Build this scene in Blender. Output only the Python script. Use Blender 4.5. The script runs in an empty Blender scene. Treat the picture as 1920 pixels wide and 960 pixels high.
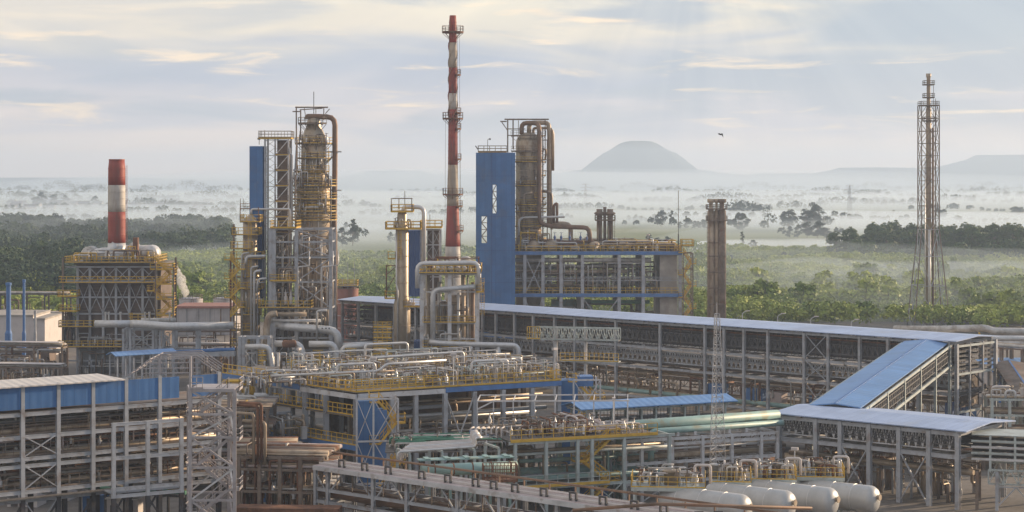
import bpy, math, random
import numpy as np
from mathutils import Vector, Matrix
random.seed(7); RN = np.random.default_rng(7)
R = math.radians
scene = bpy.context.scene
C = scene.collection
# ---------------------------------------------------------------- camera
F, H, HY = 3500.0, 36.0, 335.0
cam = bpy.data.cameras.new('camera'); camo = bpy.data.objects.new('camera', cam); C.objects.link(camo)
camo.location = (0, 0, H); camo.rotation_euler = (R(90), 0, 0)
cam.sensor_width = 36; cam.lens = 36 * F / 1920; cam.shift_y = -145 / 1920
cam.clip_start = 1; cam.clip_end = 40000
scene.camera = camo
# ---------------------------------------------------------------- sun, sky, exposure
SUN_AZ, SUN_EL = R(62), R(13)          # azimuth clockwise from +Y
sd = bpy.data.lights.new('sun', 'SUN'); sd.energy = 4.9; sd.angle = R(1.2); sd.color = (1.0, 0.76, 0.50)
so = bpy.data.objects.new('sun', sd); C.objects.link(so)
sv = Vector((math.sin(SUN_AZ) * math.cos(SUN_EL), math.cos(SUN_AZ) * math.cos(SUN_EL), math.sin(SUN_EL)))
so.rotation_euler = sv.to_track_quat('Z', 'Y').to_euler(); so.location = (300, 200, 200)
w = bpy.data.worlds.new('World'); scene.world = w; w.use_nodes = True
nt = w.node_tree; nt.nodes.clear()
def N(nt, t, **k):
    n = nt.nodes.new(t)
    for a, b in k.items(): setattr(n, a, b)
    return n
def L(nt, a, b): nt.links.new(a, b)
def ramp(nt, fac, stops, interp='EASE'):
    r = N(nt, 'ShaderNodeValToRGB'); cr = r.color_ramp; cr.interpolation = interp
    while len(cr.elements) < len(stops): cr.elements.new(0.5)
    for e, (p, c) in zip(cr.elements, stops):
        e.position = p; e.color = (*c, 1) if len(c) == 3 else c
    L(nt, fac, r.inputs[0]); return r
def mixc(nt, fac, a, b, blend='MIX'):
    m = N(nt, 'ShaderNodeMix', data_type='RGBA', blend_type=blend)
    for i, x in ((0, fac), (6, a), (7, b)):
        if isinstance(x, (int, float)): m.inputs[i].default_value = x
        elif isinstance(x, tuple): m.inputs[i].default_value = (*x, 1)
        else: L(nt, x, m.inputs[i])
    return m.outputs[2]
def math_(nt, op, a, b=None, clamp=False):
    m = N(nt, 'ShaderNodeMath', operation=op, use_clamp=clamp)
    for i, x in ((0, a), (1, b)):
        if x is None: continue
        if isinstance(x, (int, float)): m.inputs[i].default_value = x
        else: L(nt, x, m.inputs[i])
    return m.outputs[0]
def noise(nt, vec, scale, detail=4, rough=.55, dist=0):
    n = N(nt, 'ShaderNodeTexNoise'); n.inputs['Scale'].default_value = scale; n.inputs['Detail'].default_value = detail
    n.inputs['Roughness'].default_value = rough; n.inputs['Distortion'].default_value = dist
    if vec is not None: L(nt, vec, n.inputs['Vector'])
    return n.outputs['Fac']
out = N(nt, 'ShaderNodeOutputWorld')
sky = N(nt, 'ShaderNodeTexSky', sky_type='NISHITA'); sky.sun_disc = False
sky.sun_elevation = SUN_EL; sky.sun_rotation = SUN_AZ; sky.dust_density = 1.5; sky.air_density = 1.0
bg1 = N(nt, 'ShaderNodeBackground'); bg1.inputs[1].default_value = 0.11; L(nt, sky.outputs[0], bg1.inputs[0])
tc = N(nt, 'ShaderNodeTexCoord'); sep = N(nt, 'ShaderNodeSeparateXYZ'); L(nt, tc.outputs['Generated'], sep.inputs[0])
mp = N(nt, 'ShaderNodeMapping'); mp.inputs['Scale'].default_value = (1, 1, 7); mp.inputs['Rotation'].default_value = (0, R(6), 0)
L(nt, tc.outputs['Generated'], mp.inputs[0])
elev = sep.outputs['Z']
# overall tint of the overcast by height above the horizon
e1 = math_(nt, 'MULTIPLY', elev, 4.0)
nb = noise(nt, mp.outputs[0], 5.0, 3, .5, .6)
e2 = math_(nt, 'ADD', e1, math_(nt, 'MULTIPLY', math_(nt, 'SUBTRACT', nb, .5), .30))
base = ramp(nt, e2, [(0.0, (.92, .72, .62)), (.07, (.84, .70, .64)), (.15, (.58, .56, .62)), (.24, (.42, .465, .58)), (.33, (.78, .70, .60)), (.42, (.86, .77, .63)), (.60, (.62, .62, .64)), (1.0, (.54, .58, .66))])
# cool grey-blue banks
m2 = N(nt, 'ShaderNodeMapping'); m2.inputs['Scale'].default_value = (1, 1, 6); m2.inputs['Location'].default_value = (3.3, 1.2, .7)
L(nt, tc.outputs['Generated'], m2.inputs[0])
nb2 = noise(nt, m2.outputs[0], 7.0, 5, .5, .4)
bl = ramp(nt, nb2, [(.42, (0, 0, 0)), (.58, (1, 1, 1))])
hi = ramp(nt, elev, [(.012, (0, 0, 0)), (.035, (1, 1, 1))])
c1 = mixc(nt, math_(nt, 'MULTIPLY', math_(nt, 'MULTIPLY', bl.outputs[0], .85), hi.outputs[0]), base.outputs[0], (.385, .44, .535))
# thin warm wisps
m3 = N(nt, 'ShaderNodeMapping'); m3.inputs['Scale'].default_value = (1, 1, 8); m3.inputs['Location'].default_value = (1.1, 4.2, .3)
m3.inputs['Rotation'].default_value = (0, R(4), 0)
L(nt, tc.outputs['Generated'], m3.inputs[0])
nb3 = noise(nt, m3.outputs[0], 15.0, 7, .55, .5)
wi = ramp(nt, nb3, [(.55, (0, 0, 0)), (.74, (1, 1, 1))])
c2 = mixc(nt, math_(nt, 'MULTIPLY', math_(nt, 'MULTIPLY', wi.outputs[0], .8), hi.outputs[0]), c1, (1.12, .86, .60))
# heavier grey-blue bank high on the right, warm thin cloud high on the left
side = ramp(nt, sep.outputs['X'], [(.06, (0, 0, 0)), (.24, (1, 1, 1))]); hgt = ramp(nt, elev, [(.055, (0, 0, 0)), (.078, (1, 1, 1))])
bk = math_(nt, 'MULTIPLY', math_(nt, 'MULTIPLY', side.outputs[0], hgt.outputs[0]), ramp(nt, nb2, [(.36, (0, 0, 0)), (.50, (1, 1, 1))]).outputs[0])
c2 = mixc(nt, math_(nt, 'MULTIPLY', bk, .85), c2, (.37, .435, .53))
ls = ramp(nt, math_(nt, 'MULTIPLY', sep.outputs['X'], -1.0), [(-.0, (0, 0, 0)), (.28, (1, 1, 1))]); lh = ramp(nt, elev, [(.05, (0, 0, 0)), (.09, (1, 1, 1))])
c2 = mixc(nt, math_(nt, 'MULTIPLY', math_(nt, 'MULTIPLY', ls.outputs[0], lh.outputs[0]), .55), c2, (.92, .78, .62))
# faint crepuscular streaks fanning out below the cloud deck
ang_ = math_(nt, 'ARCTAN2', math_(nt, 'SUBTRACT', elev, .16), math_(nt, 'SUBTRACT', sep.outputs['X'], .10))
cv = N(nt, 'ShaderNodeCombineXYZ'); L(nt, ang_, cv.inputs[0])
ry = ramp(nt, noise(nt, cv.outputs[0], 5.0, 3, .6), [(.38, (.955, .965, .98)), (.62, (1.07, 1.055, 1.03))])
c2 = mixc(nt, 1.0, c2, ry.outputs[0], 'MULTIPLY')
bg2 = N(nt, 'ShaderNodeBackground'); bg2.inputs[1].default_value = .87; L(nt, c2, bg2.inputs[0])
mxs = N(nt, 'ShaderNodeMixShader'); mxs.inputs[0].default_value = .86
L(nt, bg1.outputs[0], mxs.inputs[1]); L(nt, bg2.outputs[0], mxs.inputs[2]); L(nt, mxs.outputs[0], out.inputs[0])
vs = scene.view_settings; vs.view_transform = 'Standard'; vs.look = 'None'; vs.gamma = 1; vs.exposure = 0.5; vs.use_curve_mapping = False
scene.cycles.volume_bounces = 1; scene.cycles.max_bounces = 5; scene.cycles.diffuse_bounces = 2; scene.cycles.transparent_max_bounces = 8
scene.cycles.use_denoising = True

# ---------------------------------------------------------------- materials
MATS = {}
def mat(name, col, rough=.6, metal=0, var=.18, vscale=.6, dirt=None, dscale=.5, damt=.5, bump=0, stripes=None, spec=.4, streak=1.0):
    m = bpy.data.materials.new(name); m.use_nodes = True; n = m.node_tree; b = n.nodes['Principled BSDF']
    b.inputs['Roughness'].default_value = rough; b.inputs['Metallic'].default_value = metal; b.inputs['Specular IOR Level'].default_value = spec
    t = N(n, 'ShaderNodeTexCoord'); mpg = N(n, 'ShaderNodeMapping'); mpg.inputs['Scale'].default_value = (1, 1, streak)
    L(n, t.outputs['Object'], mpg.inputs[0])
    nz = noise(n, mpg.outputs[0], vscale, 5, .6)
    lo = tuple(max(0, c * (1 - var * 1.6)) for c in col); hi_ = tuple(min(1, c * (1 + var)) for c in col)
    c = ramp(n, nz, [(.3, lo), (.7, hi_)], 'LINEAR').outputs[0]
    if dirt:
        nd = noise(n, mpg.outputs[0], dscale, 8, .65)
        mk = ramp(n, nd, [(.5, (0, 0, 0)), (.66, (1, 1, 1))]).outputs[0]
        c = mixc(n, math_(n, 'MULTIPLY', mk, damt), c, dirt)
    if stripes:      # corrugated sheeting: ribs per metre, along which object axis
        freq, amt, axis = stripes
        s = N(n, 'ShaderNodeSeparateXYZ'); L(n, t.outputs['Object'], s.inputs[0])
        wv = math_(n, 'SINE', math_(n, 'MULTIPLY', s.outputs[axis], freq * 6.283))
        bp = N(n, 'ShaderNodeBump'); bp.inputs['Strength'].default_value = amt; bp.inputs['Distance'].default_value = .06
        oth = 'XYZ'[2 if axis == 0 and 'roof' not in name else 1]; cvx = N(n, 'ShaderNodeCombineXYZ')
        L(n, math_(n, 'FLOOR', math_(n, 'MULTIPLY', s.outputs[axis], freq * .8)), cvx.inputs[0]); L(n, math_(n, 'FLOOR', math_(n, 'MULTIPLY', s.outputs[oth], .17 if 'roof' not in name else .3)), cvx.inputs[1])
        wn = N(n, 'ShaderNodeTexWhiteNoise', noise_dimensions='3D'); L(n, cvx.outputs[0], wn.inputs['Vector'])
        c = mixc(n, 1.0, c, ramp(n, wn.outputs['Value'], [(0, (.90, .90, .91)), (1, (1.08, 1.07, 1.05))], 'LINEAR').outputs[0], 'MULTIPLY')
        fr = math_(n, 'FRACT', math_(n, 'MULTIPLY', s.outputs[axis], freq * .8)); ln_ = math_(n, 'LESS_THAN', fr, .05); c = mixc(n, math_(n, 'MULTIPLY', ln_, .45), c, tuple(q * .5 for q in col))
        L(n, wv, bp.inputs['Height']); L(n, bp.outputs[0], b.inputs['Normal'])
    elif bump:
        bp = N(n, 'ShaderNodeBump'); bp.inputs['Strength'].default_value = bump; bp.inputs['Distance'].default_value = .1
        L(n, noise(n, t.outputs['Object'], vscale * 6, 4), bp.inputs['Height']); L(n, bp.outputs[0], b.inputs['Normal'])
    L(n, c, b.inputs['Base Color'])
    MATS[name] = m; return m
RUST = (.17, .075, .035)
mat('steel', (.37, .385, .42), .55, .0, .15, .5, (.19, .13, .095), .8, .55)
mat('steel_pale', (.54, .54, .56), .5, 0, .15, .5, (.24, .17, .12), .9, .5)
mat('steel_green', (.40, .45, .45), .55, 0, .15, .5, (.22, .17, .12), .9, .4)
mat('steel_pink', (.37, .345, .36), .6, 0, .15, .6, (.22, .16, .14), .9, .4)
mat('steel_dark', (.085, .08, .085), .7, 0, .3, .5, RUST, .8, .3)
mat('steel_brown', (.20, .155, .125), .7, 0, .3, .6, RUST, .7, .6)
mat('rust', (.20, .095, .055), .8, 0, .35, .9, (.09, .05, .035), 1.2, .6)
mat('yellow', (.64, .40, .05), .55, 0, .2, 1.0, (.25, .16, .07), 1.0, .5)
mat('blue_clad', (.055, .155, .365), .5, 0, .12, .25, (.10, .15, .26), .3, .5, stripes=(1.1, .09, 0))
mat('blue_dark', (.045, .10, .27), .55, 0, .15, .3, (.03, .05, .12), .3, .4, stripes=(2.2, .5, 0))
mat('blue_paint', (.075, .18, .42), .5, 0, .12, .5, (.1, .1, .13), .7, .3)
mat('roof_blue', (.13, .27, .54), .42, .0, .08, .2, (.12, .20, .36), .3, .3, stripes=(1.1, .2, 0))
mat('roof_pale', (.36, .45, .66), .40, .0, .10, .15, (.34, .38, .48), .2, .6, stripes=(1.1, .2, 0))
mat('roof_white', (.58, .55, .53), .5, 0, .08, .2, (.5, .46, .42), .3, .3, stripes=(1.1, .25, 0))
mat('red_paint', (.30, .055, .04), .6, 0, .28, .5, (.15, .075, .055), .8, .75, streak=.15)
mat('white_paint', (.50, .46, .42), .6, 0, .2, .5, (.27, .17, .11), .8, .8, streak=.15)
mat('beige_paint', (.40, .33, .26), .65, 0, .2, .5, (.24, .13, .075), .8, .8, streak=.15)
mat('galv', (.60, .595, .60), .42, .35, .15, .8, (.28, .24, .20), .8, .4)
mat('insul', (.50, .48, .46), .48, .35, .2, .7, (.22, .17, .12), .5, .6)
mat('insul_warm', (.40, .32, .24), .5, .3, .25, .5, (.19, .12, .075), .45, .75, streak=.5)
mat('tower_skin', (.42, .35, .27), .42, .45, .25, .5, (.20, .12, .06), .5, .75, streak=.45)
mat('brown_pipe', (.22, .14, .095), .6, .15, .3, .5, RUST, .5, .6)
mat('teal', (.24, .37, .36), .5, 0, .14, .5, (.27, .22, .12), .6, .6)
mat('green', (.07, .22, .15), .5, 0, .2, .8, (.04, .12, .08), .9, .4)
mat('concrete', (.36, .33, .30), .85, 0, .18, .4, (.20, .17, .15), .3, .5, bump=.3)
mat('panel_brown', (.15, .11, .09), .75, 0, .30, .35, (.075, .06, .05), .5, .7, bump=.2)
mat('panel_grey', (.30, .30, .31), .7, 0, .2, .3, (.16, .14, .13), .4, .6)
mat('wall_white', (.56, .52, .51), .8, 0, .12, .4, (.36, .32, .30), .4, .5)
mat('wall_pale', (.42, .40, .41), .8, 0, .12, .3, (.26, .24, .24), .4, .5, stripes=(.6, .6, 0))
mat('pinkish', (.48, .40, .39), .7, 0, .16, .4, (.32, .22, .19), .6, .5)
mat('brick_red', (.32, .15, .12), .8, 0, .15, .5, (.2, .1, .08), .5, .5)
mat('tank_white', (.46, .465, .47), .4, .15, .14, .5, (.26, .22, .18), .5, .55, streak=.4)
mat('grating', (.15, .135, .125), .8, 0, .25, 1.5, (.11, .085, .07), .8, .6)
mat('dark_gap', (.055, .05, .05), .9, 0, .3, .6)
mat('tray', (.13, .125, .13), .7, 0, .3, .8, (.10, .085, .075), .8, .6)
mat('bark', (.13, .10, .075), .9, 0, .25, 1)
mat('bird_black', (.025, .025, .03), .8)
def leafmat(name, lo, hi_, sc):
    m = bpy.data.materials.new(name); m.use_nodes = True; n = m.node_tree; b = n.nodes['Principled BSDF']
    b.inputs['Roughness'].default_value = .65; b.inputs['Specular IOR Level'].default_value = .2
    g = N(n, 'ShaderNodeNewGeometry')
    nz = noise(n, g.outputs['Position'], sc, 4, .6); nz2 = noise(n, g.outputs['Position'], sc * 14, 2, .6)
    k = math_(n, 'ADD', math_(n, 'MULTIPLY', nz, .75), math_(n, 'MULTIPLY', nz2, .25))
    L(n, ramp(n, k, [(.36, lo), (.62, hi_)], 'LINEAR').outputs[0], b.inputs['Base Color'])
    b.inputs['Subsurface Weight'].default_value = 0
    MATS[name] = m
leafmat('leaf_scrub', (.09, .15, .025), (.42, .46, .09), .022)
leafmat('leaf_dark', (.022, .045, .022), (.075, .11, .04), .03)
leafmat('leaf_far', (.025, .045, .035), (.05, .075, .045), .02)
leafmat('leaf_mid', (.035, .07, .02), (.075, .12, .03), .05)

# ---------------------------------------------------------------- mesh helpers
def V(*a): return Vector(a)
class MB:
    def __init__(s): s.v = []; s.f = []
    def quad(s, *p):
        i = len(s.v); s.v += [tuple(q) for q in p]; s.f.append(tuple(range(i, i + len(p)))); return s
    def box(s, x0, y0, z0, x1, y1, z1):
        i = len(s.v)
        s.v += [(x0, y0, z0), (x1, y0, z0), (x1, y1, z0), (x0, y1, z0), (x0, y0, z1), (x1, y0, z1), (x1, y1, z1), (x0, y1, z1)]
        s.f += [(i, i+3, i+2, i+1), (i+4, i+5, i+6, i+7), (i, i+1, i+5, i+4), (i+1, i+2, i+6, i+5), (i+2, i+3, i+7, i+6), (i+3, i, i+4, i+7)]
        return s
    def beam(s, p, q, wd, h=None):
        p = Vector(p); q = Vector(q); h = h or wd; d = (q - p)
        if d.length < 1e-6: return s
        d.normalize(); up = V(0, 0, 1) if abs(d.z) < .95 else V(0, 1, 0)
        sx = d.cross(up).normalized(); sz = sx.cross(d).normalized()
        i = len(s.v)
        for c in (p, q):
            for a, b in ((-1, -1), (1, -1), (1, 1), (-1, 1)): s.v.append(tuple(c + sx * (a * wd / 2) + sz * (b * h / 2)))
        s.f += [(i, i+1, i+2, i+3), (i+7, i+6, i+5, i+4)] + [(i + k, i + 4 + k, i + 4 + (k + 1) % 4, i + (k + 1) % 4) for k in range(4)]
        return s
    def hsec(s, x, y, z0, z1, wd, t=None):      # rolled H column, web along y
        t = t or wd * .16; a = wd / 2
        s.box(x - a, y - a, z0, x + a, y - a + t, z1); s.box(x - a, y + a - t, z0, x + a, y + a, z1)
        s.box(x - t / 2, y - a + t, z0, x + t / 2, y + a - t, z1); return s
    def ring(s, c, ax1, ax2, r, n):
        i = len(s.v)
        for k in range(n):
            a = 2 * math.pi * k / n; s.v.append(tuple(c + ax1 * (r * math.cos(a)) + ax2 * (r * math.sin(a))))
        return i
    def tube(s, pts, r, n=8, caps=True, bend=None):
        pts = [Vector(p) for p in pts]
        if bend is None: bend = r * 2.2
        if len(pts) > 2 and bend > 0:
            o = [pts[0]]
            for a, b, c in zip(pts, pts[1:], pts[2:]):
                d1 = (a - b); d2 = (c - b); k = min(bend, d1.length * .45, d2.length * .45)
                d1.normalize(); d2.normalize(); p0 = b + d1 * k; p1 = b + d2 * k
                for t in (0, .33, .67, 1): o.append(p0 * (1 - t) ** 2 + b * (2 * t * (1 - t)) + p1 * t * t)
            o.append(pts[-1]); pts = o
        d = (pts[1] - pts[0]).normalized(); up = V(0, 0, 1) if abs(d.z) < .9 else V(1, 0, 0)
        a1 = d.cross(up).normalized(); prev = None
        for i, p in enumerate(pts):
            dn = (pts[min(i + 1, len(pts) - 1)] - pts[max(i - 1, 0)])
            if dn.length < 1e-7: dn = d
            dn.normalize(); a1 = (a1 - dn * a1.dot(dn)).normalized(); a2 = dn.cross(a1)
            j = s.ring(p, a1, a2, r, n)
            if prev is not None:
                for k in range(n): s.f.append((prev + k, j + k, j + (k + 1) % n, prev + (k + 1) % n))
            elif caps: s.f.append(tuple(range(j, j + n)))
            prev = j
        if caps: s.f.append(tuple(reversed(range(prev, prev + n))))
        return s
    def lathe(s, prof, c=(0, 0, 0), n=20, axis=None):       # prof: (r, z)
        c = Vector(c); ax = Vector(axis).normalized() if axis else V(0, 0, 1)
        up = V(0, 0, 1) if abs(ax.z) < .9 else V(1, 0, 0); a1 = ax.cross(up).normalized(); a2 = ax.cross(a1)
        if a1.cross(a2).dot(ax) < 0: a1, a2 = a2, a1
        prev = None
        for r, z in prof:
            j = s.ring(c + ax * z, a1, a2, max(r, 1e-3), n)
            if prev is not None:
                for k in range(n): s.f.append((prev + k, prev + (k + 1) % n, j + (k + 1) % n, j + k))
            else: s.f.append(tuple(reversed(range(j, j + n))))
            prev = j
        s.f.append(tuple(range(prev, prev + n))); return s
    def rail(s, pts, h=1.1, sp=1.4, t=.06):
        pts = [Vector(p) for p in pts]
        for a, b in zip(pts, pts[1:]):
            ln = (b - a).length; k = max(1, round(ln / sp))
            for hh in (h, h * .55): s.beam(a + V(0, 0, hh), b + V(0, 0, hh), t)
            s.beam(a + V(0, 0, .08), b + V(0, 0, .08), t * .5, .16)
            for i in range(k + 1):
                p = a.lerp(b, i / k); s.beam(p, p + V(0, 0, h), t)
        return s
    def truss(s, p, q, h, n, t=.1, posts=True, style='v'):
        p = Vector(p); q = Vector(q); z = V(0, 0, h)
        s.beam(p, q, t * 1.3); s.beam(p + z, q + z, t * 1.3)
        for i in range(n):
            a = p.lerp(q, i / n); b = p.lerp(q, (i + 1) / n); m = a.lerp(b, .5)
            if style == 'v': s.beam(a, m + z, t * .8); s.beam(m + z, b, t * .8)
            elif style == 'x': s.beam(a, b + z, t * .7); s.beam(a + z, b, t * .7)
            else: s.beam(a, b + z, t * .8)
            if posts: s.beam(a, a + z, t * .8)
        s.beam(q, q + z, t * .8); return s
    def xb(s, a, b, c, d, t):  # corners: a-b bottom, d-c top
        s.beam(a, c, t, t * .6); s.beam(b, d, t, t * .6); return s
def mesh(mb, name, m, smooth=False):
    me = bpy.data.meshes.new(name); me.from_pydata(mb.v, [], mb.f); me.update()
    if smooth: me.shade_smooth() if hasattr(me, 'shade_smooth') else None
    me.materials.append(MATS[m]); return me
def tag(o, label=None, cat=None, group=None, kind=None):
    for k, v in (('label', label), ('category', cat), ('group', group), ('kind', kind)):
        if v: o[k] = v
    return o
def part(name, mb, m, parent, smooth=False, label=None, kind=None):
    o = bpy.data.objects.new(name, mesh(mb, name, m, smooth)); C.objects.link(o); o.parent = parent
    if smooth:
        o.data.polygons.foreach_set('use_smooth', [len(p.vertices) == 4 for p in o.data.polygons])
    if label: o['label'] = label
    if kind: o['kind'] = kind
    return o
def single(name, mb, m, label, cat, loc=(0, 0, 0), rz=0, group=None, kind=None, smooth=False):
    o = part(name, mb, m, None, smooth); o.location = loc; o.rotation_euler.z = rz
    return tag(o, label, cat, group, kind)
def thing(name, label, cat, loc=(0, 0, 0), rz=0, group=None):
    o = bpy.data.objects.new(name, None); C.objects.link(o); o.location = loc; o.rotation_euler = (0, 0, rz); o.empty_display_size = .5
    return tag(o, label, cat, group)
def kids(o): return [c for c in o.children]
def dup(root, loc, rz=0, sc=None, label=None, group=None):
    r = root.copy(); C.objects.link(r); r.location = loc; r.rotation_euler = (0, 0, rz)
    if sc: r.scale = sc if isinstance(sc, tuple) else (sc,) * 3
    if label: r['label'] = label
    if group: r['group'] = group
    for ch in root_kids(root):
        c = ch.copy(); C.objects.link(c); c.parent = r
        for g in root_kids(ch):
            d = g.copy(); C.objects.link(d); d.parent = c
    return r
_kc = {}
def root_kids(o):
    if o.name not in _kc: _kc[o.name] = list(o.children)
    return _kc[o.name]
def X(px, Y): return (px - 960) * Y / F
def Z(py, Y): return H - (py - HY) * Y / F
class Loc:      # local measures of a thing facing the camera: px, py of the survey -> metres at its own distance
    def __init__(s, px, Y): s.px = px; s.Y = Y; s.k = Y / F; s.o = (X(px, Y), Y, 0)
    def x(s, px): return (px - s.px) * s.k
    def z(s, py): return H - (py - HY) * s.k
    def p(s, px, py, y=0): return V(s.x(px), y, s.z(py))

def frame(t, xs, ys, zs, cw=.4, m='steel', z0=0, bw=None, bracesf=(), ybr=(), bm=None, brm=None):
    bw = bw or cw * .8; bm = bm or m
    for x in xs:
        for y in ys: part('column', MB().hsec(x, y, z0, zs[-1], cw), m, t)
    for z in zs:
        for y in ys: part('beam', MB().box(xs[0] + cw/2 + .003, y - bw * .3, z - bw, xs[-1] - cw/2 - .003, y + bw * .3, z - .005), bm, t)
        for x in xs: part('cross_beam', MB().box(x - bw * .3, ys[0] + cw / 2 + .003, z - bw, x + bw * .3, ys[-1] - cw / 2 - .003, z - .006), bm, t)
    zz = [z0] + list(zs)
    for (i, k) in bracesf:
        a, b = xs[i], xs[i + 1]; y = ys[0] - cw * .1
        part('brace', MB().xb(V(a, y, zz[k]), V(b, y, zz[k]), V(b, y, zz[k + 1] - bw), V(a, y, zz[k + 1] - bw), cw * .45), brm or m, t)
def deck(t, x0, x1, y0, y1, z, m='grating', th=.12, rail=None, rm='yellow', edge=None, sides='fblr', sp=1.4, rt=.07):
    d = part('deck', MB().box(x0, y0, z, x1, y1, z + th), m, t)
    if edge: part('edge_beam', MB().box(x0 - .05, y0 - .12, z - .55, x1 + .05, y0 - .003, z + .1), edge, t)
    if rail:
        zz = z + th
        ln = {'f': [(x0, y0, zz), (x1, y0, zz)], 'b': [(x0, y1, zz), (x1, y1, zz)], 'l': [(x0, y0, zz), (x0, y1, zz)], 'r': [(x1, y0, zz), (x1, y1, zz)]}
        for sname in sides: part('railing', MB().rail(ln[sname], rail, sp, rt), rm, d)
    return d
def ringdeck(t, cx, cy, z, r0, r1, a0=0, a1=360, rail=1.1, m='grating', rm='yellow', n=None):
    n = n or max(4, int(abs(a1 - a0) / 22)); mb = MB(); rb = MB(); ps = []
    for i in range(n + 1):
        a = R(a0 + (a1 - a0) * i / n); ca, sa = math.cos(a), math.sin(a)
        ps.append((ca, sa))
    for (c0, s0), (c1_, s1) in zip(ps, ps[1:]):
        A = [(cx + c * r, cy + s_ * r) for c, s_, r in ((c0, s0, r0), (c0, s0, r1), (c1_, s1, r1), (c1_, s1, r0))]
        i = len(mb.v); mb.v += [(x, y, z) for x, y in A] + [(x, y, z + .15) for x, y in A]
        mb.f += [(i, i+3, i+2, i+1), (i+4, i+5, i+6, i+7), (i+1, i+2, i+6, i+5), (i, i+4, i+7, i+3)]
    for c0, s0 in ps[::2]:
        mb.beam((cx + c0 * r0, cy + s0 * r0, z - (r1 - r0) * .9), (cx + c0 * r1 * .97, cy + s0 * r1 * .97, z), .08)
    pl = part('platform', mb, m, t)
    rb.rail([(cx + c * r1, cy + s_ * r1, z + .15) for c, s_ in ps], rail, 1.3, .07); part('railing', rb, rm, pl)
    return pl
def ladder(t, x, y, z0, z1, m='yellow', wd=.5, cage=True):
    mb = MB(); mb.beam((x - wd / 2, y, z0), (x - wd / 2, y, z1), .07); mb.beam((x + wd / 2, y, z0), (x + wd / 2, y, z1), .07)
    z = z0 + .3
    while z < z1: mb.beam((x - wd / 2, y, z), (x + wd / 2, y, z), .04); z += .35
    if cage:
        z = z0 + 2
        while z < z1:
            mb.tube([(x - .35, y, z), (x - .35, y - .5, z), (x, y - .75, z), (x + .35, y - .5, z), (x + .35, y, z)], .03, 4, bend=0); z += 1.1
    part('ladder', mb, m, t)
def stairs(t, xa, xb_, y, z0, z1, n, m='yellow', wd=.9, y2=None):
    """zigzag flights between xa and xb_, n flights"""
    dz = (z1 - z0) / n
    for i in range(n):
        a, b = (xa, xb_) if i % 2 == 0 else (xb_, xa); za = z0 + i * dz; zb = za + dz; yy = y + (i % 2) * wd
        mb = MB()
        for off in (0, wd * .9):
            mb.beam((a, yy + off, za), (b, yy + off, zb), .09, .28)
            mb.beam((a, yy + off, za + 1.05), (b, yy + off, zb + 1.05), .07)
            mb.beam((a, yy + off, za + .55), (b, yy + off, zb + .55), .05)
            for k in range(5):
                f = k / 4; mb.beam((a + (b - a) * f, yy + off, za + dz * f), (a + (b - a) * f, yy + off, za + dz * f + 1.05), .06)
        ns = max(4, int(abs(dz) / .22))
        for k in range(ns):
            f = (k + .5) / ns; xx = a + (b - a) * f; mb.box(xx - .14, yy + .05, za + dz * f, xx + .14, yy + wd * .85, za + dz * f + .04)
        part('stair_flight', mb, m, t)
        s = 1 if b > a else -1
        d = part('landing', MB().box(min(b, b + s * 1.1), y, zb - .08, max(b, b + s * 1.1), y + 2 * wd, zb + .02), m, t)
        part('railing', MB().rail([(b, y, zb), (b + s * 1.1, y, zb), (b + s * 1.1, y + 2 * wd, zb)], 1.05, 1.2, .06), m, d)
def pipe(t, pts, r, m='insul', n=8, name='pipe', bend=None):
    return part(name, MB().tube(pts, r, n, bend=bend), m, t, True)
def valve(t, p, s=1.0, m='galv', wm='steel_dark'):
    x, y, z = p
    b = part('valve', MB().lathe([(.05, 0), (.16 * s, .02), (.16 * s, .1), (.09 * s, .12), (.2 * s, .4 * s), (.09 * s, .62 * s), (.05 * s, .7 * s), (.05 * s, 1.0 * s)], p, 8), m, t, True)
    part('handwheel', MB().lathe([(.22 * s, 0), (.24 * s, .03), (.22 * s, .06)], (x, y, z + 1.0 * s), 8), wm, b)
def drum(t, c, axis, ln, r, m='insul', name='drum', n=20):
    e = r * .45
    prof = [(.01, 0), (r * .5, e * .15), (r * .85, e * .5), (r, e), (r, ln - e), (r * .85, ln - e * .5), (r * .5, ln - e * .15), (.01, ln)]
    return part(name, MB().lathe(prof, c, n, axis), m, t, True)
def manifold(t, x0, x1, y0, y1, z, h, n, mats=('insul', 'galv', 'steel'), r=(.06, .2), valves=4, seed=1, axisx=.6):
    rn = random.Random(seed)
    for i in range(n):
        m = rn.choice(mats); rr = rn.uniform(*r); hh = h * rn.uniform(.3, 1)
        x = rn.uniform(x0, x1); y = rn.uniform(y0, y1)
        if rn.random() < axisx: x2 = min(x1, max(x0, x + rn.choice((-1, 1)) * rn.uniform(.15, .5) * (x1 - x0))); y2 = y
        else: x2 = x; y2 = rn.uniform(y0, y1)
        p = [(x, y, z), (x, y, z + hh), (x2, y2, z + hh)]
        k = rn.random()
        if k < .55: p.append((x2, y2, z))
        elif k < .8: p += [(x2, y2, z + hh * .5), (x2, min(y1, y2 + 1.5), z + hh * .5), (x2, min(y1, y2 + 1.5), z)]
        pipe(t, p, rr, m, 6)
    for i in range(valves): valve(t, (rn.uniform(x0, x1), rn.uniform(y0, y1), z + rn.uniform(0, h * .4)), rn.uniform(.8, 1.4), rn.choice(('galv', 'insul', 'steel_brown')))
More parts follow.
